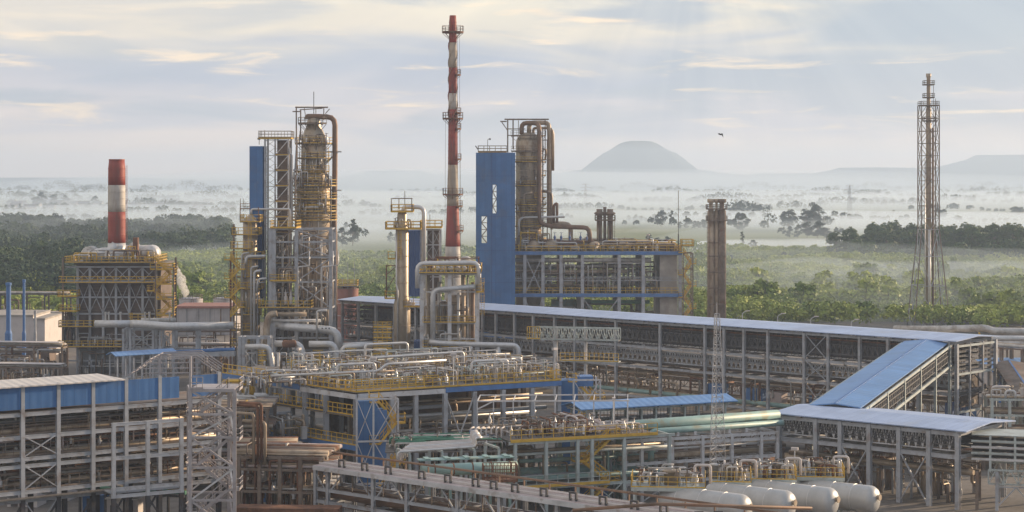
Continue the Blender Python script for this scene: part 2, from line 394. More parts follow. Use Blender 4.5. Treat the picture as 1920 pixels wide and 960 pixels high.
def eqskid(t, x0, x1, y0, y1, z, n, seed=3, s=1.0, mats=('insul', 'insul_warm', 'steel_brown', 'galv')):
    """pumps, small drums and cabinets standing on a deck"""
    rn = random.Random(seed)
    for i in range(n):
        x = rn.uniform(x0, x1); y = rn.uniform(y0, y1); k = rn.random(); m = rn.choice(mats)
        if k < .4: drum(t, (x, y, z + .5 * s), (rn.choice((0, 1)), 1, 0) if rn.random() < .4 else (1, 0, 0), rn.uniform(1, 2.2) * s, rn.uniform(.25, .45) * s, m, 'small_drum', 10)
        elif k < .7: part('vertical_drum', MB().lathe([(.3 * s, 0), (.32 * s, .1), (.34 * s, .9 * s), (.2 * s, 1.3 * s), (.05, 1.45 * s)], (x, y, z), 10), m, t, True)
        else:
            a, b, c = rn.uniform(.5, 1.0) * s, rn.uniform(.4, .7) * s, rn.uniform(.8, 1.7) * s
            part('cabinet', MB().box(x, y, z, x + a, y + b, z + c).box(x - .05, y - .05, z + c + .003, x + a + .05, y + b + .05, z + c + .08), rn.choice(('panel_grey', 'wall_white', 'steel', 'galv')), t)

def rack(name, label, cat, A, B, width, levels, xs, cw=.36, m='steel', braces=(), roof=None, trusses=(), pipes=(), z0=0, base=None, group=None, rearcol=True, crossb=True, trays=()):
    """pipe rack / gallery from A to B (left to right); rear side is local +y"""
    A = V(*A); B = V(*B); d = B - A; Ln = d.length; t = thing(name, label, cat, (A.x, A.y, 0), math.atan2(d.y, d.x), group)
    top = levels[-1]; bw = cw * .85
    for x in xs:
        for y in ((0, width) if rearcol else (0,)):
            if base:
                part('column', MB().hsec(x, y, base[0], top, cw), m, t); part('column_base', MB().hsec(x, y, z0, base[0], cw * 1.1), base[1], t)
            else: part('column', MB().hsec(x, y, z0, top, cw), m, t)
    for z in levels:
        for y in ((0, width) if rearcol else (0,)):
            part('beam', MB().box(-.2, y - bw * .28, z - bw, Ln + .2, y - bw * .28 + bw * .05, z).box(-.2, y - bw * .35, z - .05 , Ln + .2, y + bw * .35, z + .01).box(-.2, y - bw * .35, z - bw - .01, Ln + .2, y + bw * .35, z - bw + .04), m, t)
        if crossb:
            for x in xs: part('cross_beam', MB().box(x - .1, .2, z - bw, x + .1, width - .2, z - .02), m, t)
    lv = [z0] + list(levels)
    for i, k in braces:
        part('brace', MB().xb(V(xs[i], -.1, lv[k]), V(xs[i + 1], -.1, lv[k]), V(xs[i + 1], -.1, lv[k + 1]), V(xs[i], -.1, lv[k + 1]), cw * .42), m, t)
    for (za, zb, y, pitch, mm, tt, st) in trusses:
        for a, b in zip(xs, xs[1:]):
            n = max(1, round((b - a) / pitch)); part('truss', MB().truss((a + .15, y, za), (b - .15, y, za), zb - za, n, tt, True, st), mm, t)
    for (z, y0, y1, mm) in trays: part('cable_tray', MB().box(.1, y0, z, Ln - .1, y1, z + .05).box(.1, y0, z + .05, Ln - .1, y0 + .04, z + .25), mm, t)
    for (z, y, r, mm) in pipes: pipe(t, [(-.3, y, z + r), (Ln + .3, y, z + r)], r, mm, 8)
    if roof:
        rm, over, pz, rz = roof      # material, overhang, eave z, ridge rise
        th = .12; w2 = width / 2
        prof = [(-over, pz), (w2, pz + rz), (width + over, pz)]
        for k, nm in ((0, 'roof'), (1, 'roof')):
            (ya, za), (yb, zb) = prof[k], prof[k + 1]; e = 1.2 if over < 1 else 1.5
            xa, xb2 = -e * .6, Ln + e
            mb = MB(); i = 0
            mb.v = [(xa, ya, za), (xb2, ya, za), (xb2, yb, zb), (xa, yb, zb), (xa, ya, za + th), (xb2, ya, za + th), (xb2, yb, zb + th), (xa, yb, zb + th)]
            mb.f = [(0, 3, 2, 1), (4, 5, 6, 7), (0, 1, 5, 4), (1, 2, 6, 5), (2, 3, 7, 6), (3, 0, 4, 7)]
            part('roof', mb, rm, t)
        for x in (0, Ln):
            part('gable_truss', MB().beam((x, -over + .1, pz - .14), (x, w2, pz + rz - .14), .16).beam((x, w2, pz + rz - .14), (x, width + over - .1, pz - .14), .16).beam((x, 0, pz - .2), (x, width, pz - .2), .16), m, t)
        n = int(Ln / 3)
        for i in range(n + 1):
            x = Ln * i / n; part('rafter', MB().beam((x, -over + .2, pz - .1), (x, w2, pz + rz - .1), .1, .14), 'steel_dark', t)
    return t
# ================================================================ ground
def sheet(name, x0, x1, y0, y1, z, m, nx=1, ny=1, hf=None):
    mb = MB()
    for j in range(ny + 1):
        for i in range(nx + 1):
            x = x0 + (x1 - x0) * i / nx; y = y0 + (y1 - y0) * j / ny; mb.v.append((x, y, z + (hf(x, y) if hf else 0)))
    for j in range(ny):
        for i in range(nx):
            a = j * (nx + 1) + i; mb.f.append((a, a + 1, a + nx + 2, a + nx + 1))
    return tag(part(name, mb, m, None), kind='structure')
def groundmat(name, stops, sc, sc2, bump=.3):
    m = bpy.data.materials.new(name); m.use_nodes = True; n = m.node_tree; b = n.nodes['Principled BSDF']; b.inputs['Roughness'].default_value = .9
    g = N(n, 'ShaderNodeNewGeometry'); a = noise(n, g.outputs['Position'], sc, 6, .6); c = noise(n, g.outputs['Position'], sc2, 5, .65)
    k = math_(n, 'ADD', math_(n, 'MULTIPLY', a, .6), math_(n, 'MULTIPLY', c, .4))
    L(n, ramp(n, k, stops, 'LINEAR').outputs[0], b.inputs['Base Color'])
    bp = N(n, 'ShaderNodeBump'); bp.inputs['Strength'].default_value = bump; bp.inputs['Distance'].default_value = .1; L(n, c, bp.inputs['Height']); L(n, bp.outputs[0], b.inputs['Normal'])
    MATS[name] = m
groundmat('meadow', [(.35, (.06, .09, .03)), (.5, (.12, .15, .05)), (.65, (.19, .19, .08))], .006, .12)
groundmat('yard', [(.35, (.09, .078, .07)), (.5, (.15, .13, .115)), (.62, (.21, .185, .165))], .04, .8)
groundmat('asphalt', [(.4, (.06, .058, .056)), (.6, (.10, .096, .09))], .05, 2)
groundmat('hill_cover', [(.35, (.03, .055, .05)), (.65, (.055, .08, .06))], .002, .01)
sheet('ground', -3400, 3400, -50, 9300, -.02, 'meadow', 8, 8)
sheet('yard_ground', -170, 190, 120, 470, -.004, 'yard')
sheet('plant_road', -140, 150, 274, 281, .004, 'asphalt')
sheet('access_road', -12, -6, 130, 274, .004, 'asphalt')
# hills
def hill(name, c, rx, ry, h, top=.35, seed=0, bend=0):
    rn = random.Random(seed); ph = [rn.uniform(0, 6) for _ in range(6)]; mb = MB(); n, k = 72, 14
    for j in range(k + 1):
        f = j / k
        for i in range(n):
            a = 2 * math.pi * i / n
            rr = (top + (1 - top) * f) if j else 0
            wob = 1 + .05 * math.sin(3 * a + ph[0]) + .03 * math.sin(7 * a + ph[1]) + .02 * math.sin(13 * a + ph[2])
            zz = h * (1 - f) ** 1.0 * (1 - .25 * f * (1 - f) * 4 * bend) if j else h
            if 0 < j < k: zz *= 1 + .05 * math.sin(5 * a + ph[3]) * f + .03 * math.sin(11 * a + ph[4] + 4 * f)
            if j == 1: zz = h * .985
            mb.v.append((c[0] + rx * rr * wob * math.cos(a), c[1] + ry * rr * wob * math.sin(a), zz if j < k else -2))
    for j in range(k):
        for i in range(n):
            a = j * n + i; b = j * n + (i + 1) % n; mb.f.append((a, a + n, b + n, b))
    o = part(name, mb, 'hill_cover', None, True); o.data.polygons.foreach_set('use_smooth', [True] * len(o.data.polygons)); tag(o, kind='structure'); return o
YM = 8000.0
def table_hill():
    mb = MB(); n = 96; zt = Z(265, YM); k = YM / F; prof = [(.1, 1.0), (14, .998), (24, .985), (34, .95), (45, .88), (57, .79), (69, .73), (82, .62), (95, .50), (108, .38), (122, .27), (142, .18), (180, .10), (240, -.02)]
    rn_ = random.Random(4)
    for r, f in prof:
        for i in range(n):
            a = 2 * math.pi * i / n; wob = 1 + .03 * math.sin(3 * a + 1) + .02 * math.sin(8 * a) + .012 * math.sin(17 * a + r)
            mb.v.append((r * k * wob * math.cos(a), r * k * wob * math.sin(a) * .8, zt * f * (1 + .012 * math.sin(9 * a + r * .1) * (f > .1))))
    for j in range(len(prof) - 1):
        for i in range(n): a = j * n + i; b = j * n + (i + 1) % n; mb.f.append((a, a + n, b + n, b))
    mb.f.append(tuple(range(n)))
    o = part('table_hill', mb, 'hill_cover', None, True); o.location = (X(1197, YM), YM, 0); tag(o, kind='structure')
table_hill()
for i, (px, py, Y, wpx) in enumerate([(1920, 290, 8700, 340), (1640, 314, 8700, 260), (1200, 319, 8700, 460), (740, 320, 8700, 190), (2150, 304, 8600, 300), (60, 341, 8000, 330), (450, 337, 8300, 420), (960, 327, 8800, 700), (1600, 325, 8800, 700), (100, 333, 8800, 700)]):
    hill('hills', (X(px, Y), Y, 0), wpx * Y / F, 350, Z(py, Y), .2, 10 + i, .2)
# ================================================================ vegetation
def leaves(cent, rad, nper, size, squash=1.0, fill=.35):
    """numpy leaf-quad cloud. cent (n,3) rad (n,) -> verts, nfaces"""
    n = len(cent); tot = n * nper
    d = RN.normal(size=(tot, 3)); d /= np.linalg.norm(d, axis=1)[:, None]; d[:, 2] = np.where(d[:, 2] < -.3, -d[:, 2], d[:, 2])
    rr = np.repeat(rad, nper) * (1 - fill * RN.random(tot) ** 1.5)
    c = np.repeat(cent, nper, axis=0) + d * rr[:, None] * np.array([1, 1, squash])
    nr = d + RN.normal(scale=.55, size=(tot, 3)); nr /= np.linalg.norm(nr, axis=1)[:, None]
    t = np.cross(nr, RN.normal(size=(tot, 3))); t /= np.linalg.norm(t, axis=1)[:, None]; b = np.cross(nr, t)
    s = (size * (.6 + .8 * RN.random(tot)))[:, None]
    return np.stack([c - t * s, c - b * s * .6, c + t * s, c + b * s * .6], axis=1).reshape(-1, 3)
def leafmesh(name, v, m):
    nf = len(v) // 4; me = bpy.data.meshes.new(name); me.vertices.add(len(v)); me.vertices.foreach_set('co', v.astype(np.float32).ravel())
    me.loops.add(nf * 4); me.loops.foreach_set('vertex_index', np.arange(nf * 4, dtype=np.int32)); me.polygons.add(nf)
    me.polygons.foreach_set('loop_start', np.arange(0, nf * 4, 4, dtype=np.int32)); me.update(calc_edges=True); me.materials.append(MATS[m]); return me
def stuff(name, v, m, label, cat):
    o = bpy.data.objects.new(name, leafmesh(name, v, m)); C.objects.link(o); return tag(o, label, cat, kind='stuff')
def scatter(pxa, pxb, Ya, Yb, n, f=None):
    Y = np.sqrt(RN.random(n) * (Yb ** 2 - Ya ** 2) + Ya ** 2); px = pxa + (pxb - pxa) * RN.random(n); x = (px - 960) * Y / F
    if f is not None:
        k = f(px, Y); x, Y = x[k], Y[k]
    return x, Y
def canopy(pxa, pxb, Ya, Yb, n, h, rad, nper, size, m, name, label, cat, f=None, sq=.8):
    x, y = scatter(pxa, pxb, Ya, Yb, n, f); n = len(x)
    big = .55 + .75 * (.5 + .5 * np.sin(x * .045 + 2 * np.sin(y * .02)) * np.cos(y * .05 + x * .01)); r = rad * (.6 + .7 * RN.random(n)) * (.7 + .4 * big)
    z = h * big * (.6 + .5 * RN.random(n)) - r * .4
    return stuff(name, leaves(np.stack([x, y, np.maximum(z, r * .3)], 1), r, nper, size, sq), m, label, cat)
canopy(1270, 1980, 432, 860, 4600, 5.0, 2.0, 75, .48, 'leaf_scrub', 'scrub', 'bright green willow scrub filling the flat land behind the flare mast', 'scrub')
canopy(560, 1290, 470, 820, 2400, 4.8, 2.2, 60, .5, 'leaf_scrub', 'scrub', 'green scrub seen between the columns behind the plant', 'scrub')
canopy(-60, 560, 470, 800, 2400, 4.8, 2.2, 70, .5, 'leaf_scrub', 'scrub', 'green scrub belt behind the furnace and storage tanks', 'scrub')
canopy(-80, 430, 800, 1180, 1500, 10, 3.6, 95, .75, 'leaf_dark', 'woodland', 'dark hazy woodland stretching across the left behind the striped chimney', 'woodland')
canopy(-80, 180, 540, 640, 160, 11.0, 3.6, 150, .6, 'leaf_dark', 'thicket', 'dark thicket behind the blue vent pipes at left edge', 'thicket')
canopy(1590, 2000, 745, 900, 420, 9.0, 3.6, 110, .7, 'leaf_mid', 'understorey', 'dense undergrowth below the row of tall trees at right', 'undergrowth')
# tree kinds: trunk with limbs + clumped leaf crown
def tree_proto(name, h, cr, clumps, nper, leaf, m, label, shape, seed):
    global RN
    RN = np.random.default_rng(seed); rn = random.Random(seed); t = thing(name, label, 'tree', (0, 0, 0)); mb = MB()
    tr = h * .018; mb.tube([(0, 0, 0), (rn.uniform(-.2, .2), 0, h * .35), (rn.uniform(-.4, .4), .2, h * .75)], tr, 6, bend=0)
    cs = []
    for i in range(clumps):
        f = (i + .5) / clumps; z = h * (shape[0] + (1 - shape[0]) * f) - leaf; a = rn.uniform(0, 6.28)
        prof = math.sin(math.pi * min(1, (f * .85 + .12))) ** .7 if shape[1] == 'round' else (1 - f) ** .6 * .9 + .12
        ro = cr * prof * rn.uniform(.35, .95); cs.append((ro * math.cos(a), ro * math.sin(a), z - cr * .2, cr * rn.uniform(.3, .5)))
        if i % 3 == 0: mb.tube([(0, 0, z * .6), (ro * .5 * math.cos(a), ro * .5 * math.sin(a), z * .82), (ro * math.cos(a), ro * math.sin(a), z - cr * .2)], tr * .35, 5, bend=0)
    part('trunk', mb, 'bark', t); cs = np.array(cs)
    cw_ = bpy.data.objects.new('crown', leafmesh('crown', leaves(cs[:, :3], cs[:, 3], nper, leaf, .8, .6), m)); C.objects.link(cw_); cw_.parent = t
    return t
P1 = tree_proto('broadleaf_tree', 15, 5.2, 22, 60, .55, 'leaf_far', 'x', (.30, 'round'), 3)
P2 = tree_proto('broadleaf_tree', 13, 4.2, 18, 60, .5, 'leaf_far', 'x', (.2, 'round'), 5)
P3 = tree_proto('poplar_tree', 17, 2.6, 18, 55, .5, 'leaf_far', 'x', (.12, 'cone'), 8)
P4 = tree_proto('broadleaf_tree', 15, 5.0, 26, 70, .5, 'leaf_mid', 'x', (.30, 'round'), 9)
P5 = tree_proto('willow_bush', 6, 3.2, 14, 70, .42, 'leaf_scrub', 'x', (.08, 'round'), 12)
PR = [P1, P2, P3, P4, P5]; used = set()
def plant(k, x, y, s, label, group, sz=None):
    p = PR[k]; sc = (s, s, s * (sz or 1))
    if k not in used:
        used.add(k); root_kids(p); [root_kids(c) for c in root_kids(p)]
        p.location = (x, y, 0); p.rotation_euler.z = random.uniform(0, 6.28); p.scale = sc; p['label'] = label; p['group'] = group; return p
    return dup(p, (x, y, 0), random.uniform(0, 6.28), sc, label, group)
rn = random.Random(11)
# tall row right of the flare
g = 'trees in the tall row beyond the scrub at right'
plant(3, X(1568, 775), 775, .95, 'leftmost tree of the tall row, leaning out over the mist', g)
plant(3, X(1600, 770), 770, 1.08, 'second tree of the tall row, with gaps of mist between its trunk and the first', g)
for i in range(38):
    px = 1632 + i * 9.2 + rn.uniform(-5, 5); Y = 770 + rn.uniform(-5, 60); plant(3, X(px, Y), Y, rn.uniform(.95, 1.18), 'round-crowned tree in the unbroken part of the tall row', g)
# darker bushes standing out at the edge of the scrub
g = 'dark trees at the far edge of the scrub'
for px, py, s in [(1370, 505, .45), (1400, 507, .4), (1470, 505, .55), (1495, 508, .5), (1520, 506, .48), (1545, 508, .45), (1570, 505, .5), (1445, 512, .35), (1350, 512, .35), (1590, 500, .4), (655, 505, .4), (690, 507, .45), (1350, 590, .4), (1365, 560, .36)]:
    Y = F * H / (py - HY); plant(1, X(px, Y), Y, s * Y / 740, 'low dark tree at the far edge of the scrub', g)
for i in range(80):
    px = rn.uniform(1290, 1960); py = rn.uniform(505, 590); Y = F * H / (py + 12 - HY); plant(4, X(px, Y), Y, rn.uniform(.7, 1.7), 'rounded willow bush standing above the scrub at right', 'willow bushes in the scrub at right')
for i in range(24):
    px = rn.uniform(330, 435) if i % 2 else rn.uniform(640, 735); py = rn.uniform(510, 560); Y = F * H / (py + 12 - HY); plant(4, X(px, Y), Y, rn.uniform(.8, 1.6), 'willow bush above the scrub ' + ('between furnace and tall block' if i % 2 else 'right of the tall block'), 'willow bushes ' + ('between furnace and tall block' if i % 2 else 'right of the tall block'))
g = 'trees along the crest of the left woodland'
for i in range(30):
    px = -10 + i * 14.9 + rn.uniform(-6, 6); Y = rn.uniform(1000, 1180); plant(rn.choice((0, 1)), X(px, Y), Y, rn.uniform(.55, 1.0) * (1.1 if px < 160 else .85), 'rounded tree on the crest of the dark left woodland', g)
# clumps out in the mist: (px, base py, width px, height px, kind, where)
cl = [(1512, 432, 90, 42, 0, 'large dark clump in the mist left of the tall row'), (1512, 392, 20, 8, 0, 'large dark clump in the mist left of the tall row'), (1515, 448, 70, 28, 0, 'low front clump in the mist left of the tall row'), (1400, 405, 70, 24, 0, 'broad pale clump above and right of the triple stack'),
      (1385, 432, 34, 28, 1, 'small clump just right of the triple stack'), (1300, 428, 75, 14, 1, 'thin misty hedge left of the triple stack'), (1400, 466, 24, 20, 1, 'small clump rising from the white mist right of the triple stack'), (1365, 480, 16, 14, 1, 'faint bush clump low beside the triple stack'), (1405, 484, 20, 10, 1, 'faint bush clump low beside the triple stack'),
      (1553, 380, 22, 14, 0, 'faint far clump under the right sky'), (1775, 413, 30, 22, 0, 'hazy clump just right of the flare mast'), (1905, 405, 26, 18, 0, 'hazy clump at the right edge'), (1640, 405, 150, 8, 1, 'thin pale line of trees left of the flare mast'), (1820, 374, 140, 8, 1, 'faint far tree line right of the flare mast'),
      (1236, 425, 20, 26, 0, 'pair of hazy trees below the table hill'), (1262, 425, 10, 30, 2, 'pair of hazy trees below the table hill'), (1220, 458, 28, 16, 0, 'hazy clump right above the twin vents'), (1250, 462, 14, 16, 0, 'hazy clump right above the twin vents'), (1195, 415, 40, 10, 1, 'faint clump below the table hill'),
      (655, 460, 40, 32, 0, 'misty clump right of the big column'), (668, 455, 8, 38, 2, 'misty clump right of the big column'), (700, 400, 40, 8, 1, 'faint trees right of the big column'), (735, 455, 16, 16, 1, 'small tree left of the short column'), (645, 440, 12, 20, 1, 'misty clump right of the big column'),
      (100, 385, 50, 22, 0, 'clump above the village at left'), (70, 372, 80, 12, 0, 'far hazy trees above the left village'), (165, 388, 14, 16, 0, 'lone tree left of the striped chimney'), (330, 392, 60, 16, 0, 'trees round the village right of the striped chimney'), (290, 380, 50, 14, 1, 'trees round the village right of the striped chimney'),
      (390, 400, 80, 12, 1, 'hedge in the mist right of the striped chimney'), (30, 400, 90, 14, 1, 'trees round the left village'), (130, 402, 120, 10, 1, 'trees round the left village'), (40, 355, 150, 10, 0, 'far dark tree line at upper left'), (210, 357, 190, 9, 0, 'far dark tree line at upper left'), (380, 358, 120, 6, 1, 'far tree line left of the big column'),
      (120, 348, 40, 5, 0, 'far dark tree line at upper left'), (1100, 370, 180, 6, 1, 'faint far tree line below the table hill'), (1350, 362, 200, 6, 1, 'faint far tree line below the table hill'), (1600, 362, 250, 6, 1, 'faint far tree line under the right sky'),
      (1060, 380, 16, 14, 1, 'tiny far clump right of the second column'), (430, 470, 30, 16, 0, 'trees at the right end of the dark woodland'), (405, 480, 40, 34, 0, 'trees at the right end of the dark woodland'), (445, 350, 60, 8, 0, 'far tree line left of the big column'), (800, 360, 160, 6, 1, 'faint far tree line left of the tall chimney')]
for px, py, wp, hp, k, lab in cl:
    Y = F * H / (py - HY); hm = hp * Y / F * 1.15; wm = wp * Y / F; base_h = (15, 13, 17)[k]; s = hm / base_h * 1.05
    crown = (5.2, 4.2, 2.6)[k] * s * 2; n = max(1, min(9, int(wm / (crown * .55)))); sx = max(s, min(wm / n * .9 / ((5.2, 4.2, 2.6)[k] * 2), s * 3))
    for i in range(n):
        f = (i + .5) / n - .5; hh = (1 - (abs(f) * 1.5) ** 2 * .6) if n > 2 else 1
        kk = k if rn.random() < .8 or n == 1 else (k + 1) % 3
        o = plant(kk, X(px + wp * f * .9, Y) , Y + rn.uniform(-.02, .02) * Y, 1, 'tree of the ' + lab if n > 1 else 'hazy tree, ' + lab, 'trees of the ' + lab)
        q = s * hh * rn.uniform(.75, 1.1); o.scale = (sx * rn.uniform(.9, 1.2), sx * rn.uniform(.9, 1.2), q)
# long hedgerows and shelter belts far out on the plain
def hedge(pa, pb, Y, h, label, seed):
    rn_ = np.random.default_rng(seed); x0, x1 = X(pa, Y), X(pb, Y); n = int(abs(x1 - x0) / 5); x = np.linspace(x0, x1, n) + rn_.normal(scale=3, size=n); env = .35 + .65 * np.clip(.5 + .5 * np.sin(x * .02 + seed) + .35 * np.sin(x * .057 + 2 * seed) , 0, 1.2)
    keep = env > .5 if seed % 2 else env > 0; x = x[keep]; env = env[keep]; y = Y + rn_.normal(scale=Y * .012, size=len(x)); r = h * env * .42; stuff('tree_belt', leaves(np.stack([x, y, h * env * .55], 1), r, 42, 1.1, 1.1), 'leaf_far', label, 'tree belt')
for i, (pa, pb, Y, h, lab) in enumerate([(620, 900, 1750, 8, 'thin tree belt in the mist between tall block and tall chimney'), (1040, 1420, 1650, 8, 'tree belt in the mist below the table hill'), (1180, 1330, 1380, 8, 'short near hedge left of the triple stack'), (1360, 1720, 2300, 13, 'broken tree belt left of the flare mast'), (1700, 1990, 2000, 10, 'tree belt right of the flare mast'), (1040, 1500, 2900, 14, 'second distant belt below the table hill'),
        (1450, 1990, 3300, 16, 'distant belt under the right hills'), (600, 1000, 3000, 14, 'distant belt right of the tall block'), (-40, 460, 2200, 12, 'tree belt through the left village'), (-40, 460, 2900, 17, 'second belt behind the left village'), (-60, 470, 4800, 30, 'far dark belt at upper left'), (1000, 1950, 5200, 26, 'farthest belt on the right'), (-60, 460, 1800, 9, 'near belt in front of the left village'),
        (1462, 1565, 1290, 17, 'dense dark clump in the mist left of the tall tree row'), (1482, 1560, 1120, 9, 'low front clump in the mist left of the tall tree row'), (1362, 1440, 1720, 15, 'broad pale clump just right of the triple stack'), (1340, 1430, 1270, 7, 'low hedge behind the triple stack'), (625, 672, 1050, 15, 'misty thicket right of the tall block'), (1020, 1500, 2050, 11, 'ragged belt below the table hill'), (1180, 1950, 2600, 13, 'long ragged belt on the right plain'), (1560, 1960, 1550, 9, 'near belt beyond the tall tree row'), (-50, 470, 1500, 10, 'belt just beyond the left woodland'), (-50, 300, 3600, 22, 'long belt under the upper left mist'), (600, 1000, 2200, 10, 'second belt right of the tall block'), (1000, 1980, 3900, 18, 'thin far belt on the right')]): hedge(pa, pb, Y, h, lab, i + 2)
# village houses in the haze
def house(): 
    t = thing('village_house', 'x', 'house'); part('wall', MB().box(-5, -4, 0, 5, 4, 4), 'wall_white', t)
    mb = MB(); mb.v = [(-5.4, -4.5, 3.9), (5.4, -4.5, 3.9), (5.4, 4.5, 3.9), (-5.4, 4.5, 3.9), (-5.4, 0, 7), (5.4, 0, 7)]; mb.f = [(0, 1, 5, 4), (2, 3, 4, 5), (0, 4, 3), (1, 2, 5), (0, 3, 2, 1)]
    part('roof', mb, 'panel_grey', t); part('window', MB().box(-3, -4.06, 1.4, -1.6, -4.01, 2.8), 'dark_gap', t); part('window', MB().box(1.6, -4.06, 1.4, 3, -4.01, 2.8), 'dark_gap', t); return t
hp_ = house(); root_kids(hp_); first = True
for i in range(46):
    side = i % 2; px = rn.uniform(0, 190) if side else rn.uniform(245, 440); py = rn.uniform(376, 398); Y = F * H / (py - HY)
    lab = 'small pale house among the trees right of the striped chimney' if not side else 'small pale house among the misty trees left of the striped chimney'
    gg = 'village houses ' + ('left' if side else 'right') + ' of the striped chimney'
    if first: hp_.location = (X(px, Y), Y, 0); hp_['label'] = lab; hp_['group'] = gg; first = False
    else: dup(hp_, (X(px, Y), Y, 0), rn.uniform(-.7, .7), rn.uniform(.8, 1.3), lab, gg)
# far pylons
def pylon():
    t = thing('power_pylon', 'x', 'pylon'); mb = MB(); h = 30
    for sx in (-1, 1):
        for sy in (-1, 1): mb.beam((sx * 2, sy * 2, 0), (sx * .4, sy * .4, h), .16)
    for k in range(7):
        f = k / 7; f2 = (k + 1) / 7; a = 2 - 1.6 * f; b = 2 - 1.6 * f2
        for sy in (-1, 1): mb.beam((-a, sy * a, h * f), (b, sy * b, h * f2), .1); mb.beam((a, sy * a, h * f), (-b, sy * b, h * f2), .1)
    part('mast', mb, 'steel', t); cb = MB()
    for z, wd in ((29.5, 4), (26, 6), (22.5, 5)): cb.beam((-wd, 0, z), (wd, 0, z), .16); cb.beam((-wd, 0, z), (0, 0, z + 1.3), .15); cb.beam((wd, 0, z), (0, 0, z + 1.3), .15)
    part('cross_arm', cb, 'steel', t); return t
pp = pylon(); root_kids(pp)
for i, (px, py, lab) in enumerate([(1098, 395, 'far lattice pylon right of the second column'), (1593, 410, 'far lattice pylon in the mist left of the flare mast')]):
    Y = F * H / (py - HY)
    if i == 0: pp.location = (X(px, Y), Y, 0); pp['label'] = lab
    else: dup(pp, (X(px, Y), Y, 0), .3, None, lab)
# distant low works building at left behind the furnace
q = Loc(120, 860); t = thing('factory_hall', 'long pale factory hall in the haze left of the striped chimney', 'factory hall', q.o)
part('wall', MB().box(q.x(-20), 0, 0, q.x(260), 14, 4.5), 'wall_pale', t); part('roof', MB().box(q.x(-22), -.5, 4.503, q.x(262), 14.5, 5.2), 'roof_white', t)
for k in range(14): part('window', MB().box(q.x(-10 + k * 19), -.06, 1.5, q.x(-2 + k * 19), -.01, 3.4), 'dark_gap', t)
# haze and mist
def vol(name, mb, col, dens, label=None, cat=None, aniso=.2, smooth=False):
    m = bpy.data.materials.new(name); m.use_nodes = True; n = m.node_tree; n.nodes.clear(); o_ = N(n, 'ShaderNodeOutputMaterial'); v = N(n, 'ShaderNodeVolumePrincipled')
    v.inputs['Color'].default_value = (*col, 1); v.inputs['Density'].default_value = dens; v.inputs['Anisotropy'].default_value = aniso; L(n, v.outputs[0], o_.inputs['Volume'])
    MATS[name] = m; o = part(name, mb, name, None); return tag(o, label, cat, kind='stuff')
vol('haze', MB().box(-3600, -60, -3, 3600, 9500, 162), (.62, .76, 1.0), .00020, 'thin pale haze lying over the whole plant and plain', 'haze')
def mistbank(cx, cy, rx, ry, h, dens, label, col=(.74, .85, 1.0), seed=0):
    rn_ = random.Random(seed); ph = [rn_.uniform(0, 6) for _ in range(4)]; mb = MB(); n = 40; rows = [(.0, 1), (.5, .92), (.8, .62), (.95, .3), (1, 0)]
    for f, hz in rows:
        for i in range(n):
            a = 6.2832 * i / n; wob = 1 + .18 * math.sin(2 * a + ph[0]) + .12 * math.sin(5 * a + ph[1]) + .06 * math.sin(9 * a + ph[2])
            r = max(f, .001); mb.v.append((cx + rx * r * wob * math.cos(a), cy + ry * r * wob * math.sin(a), .3 + h * hz * (1 + .1 * math.sin(3 * a + ph[3]))))
    for j in range(len(rows) - 1):
        for i in range(n): a = j * n + i; b = j * n + (i + 1) % n; mb.f.append((a, a + n, b + n, b))
    k = (len(rows) - 1) * n; mb.f.append(tuple(reversed(range(k, k + n)))); 
    return vol('mist_bank', mb, col, dens, label, 'mist')
mb_ = [(X(360, 900), 840, 60, 70, 9, .0035, 'thin mist before the right end of the dark woodland'), (X(1640, 600), 580, 90, 150, 9, .0032, 'thin drifting mist over the scrub round the flare mast'), (X(250, 1250), 1330, 260, 130, 14, .0028, 'blue mist behind the crest of the left woodland'), (X(1480, 1000), 960, 75, 90, 4.0, .011, 'bright low mist behind the scrub right of the triple stack'), (X(1300, 1500), 1600, 330, 380, 7, .0040, 'low mist among the clumps below the table hill'),
       (X(1750, 1500), 1500, 260, 420, 7, .0038, 'low mist round the flare mast beyond the tall trees'), (X(250, 1700), 1800, 420, 420, 8, .0034, 'low mist over the fields behind the left woodland'), (X(700, 1100), 1150, 120, 230, 7, .005, 'thick mist right of the big column'),
       (X(1500, 3000), 3300, 900, 900, 12, .0014, 'far white mist band on the right'), (X(300, 3400), 3900, 900, 900, 12, .0014, 'far white mist band on the left'), (X(960, 5000), 5350, 1700, 600, 62, .0019, 'farthest mist band below the hills')]
mb_ += [(X(1620, 640), 645, 130, 215, 12, .0015, 'thin morning mist over the scrub at right'), (X(640, 640), 650, 110, 180, 12, .0013, 'thin morning mist over the scrub behind the tall block'), (X(180, 1000), 980, 150, 190, 17, .0013, 'thin blue mist lying over the dark left woodland'), (X(960, 2700), 2750, 1500, 1750, 15, .0010, 'broad thin blue mist over the whole far plain'), (X(1650, 1250), 1240, 180, 230, 10, .0022, 'mist pooled just beyond the tall tree row'), (X(1000, 2100), 2150, 420, 330, 15, .0016, 'blue mist below the table hill'), (X(1800, 2300), 2350, 420, 350, 15, .0016, 'blue mist at right behind the flare mast'), (X(500, 2500), 2600, 500, 330, 16, .0016, 'blue mist behind the village')]
for i, a in enumerate(mb_): mistbank(*a[:6], a[6], seed=i)
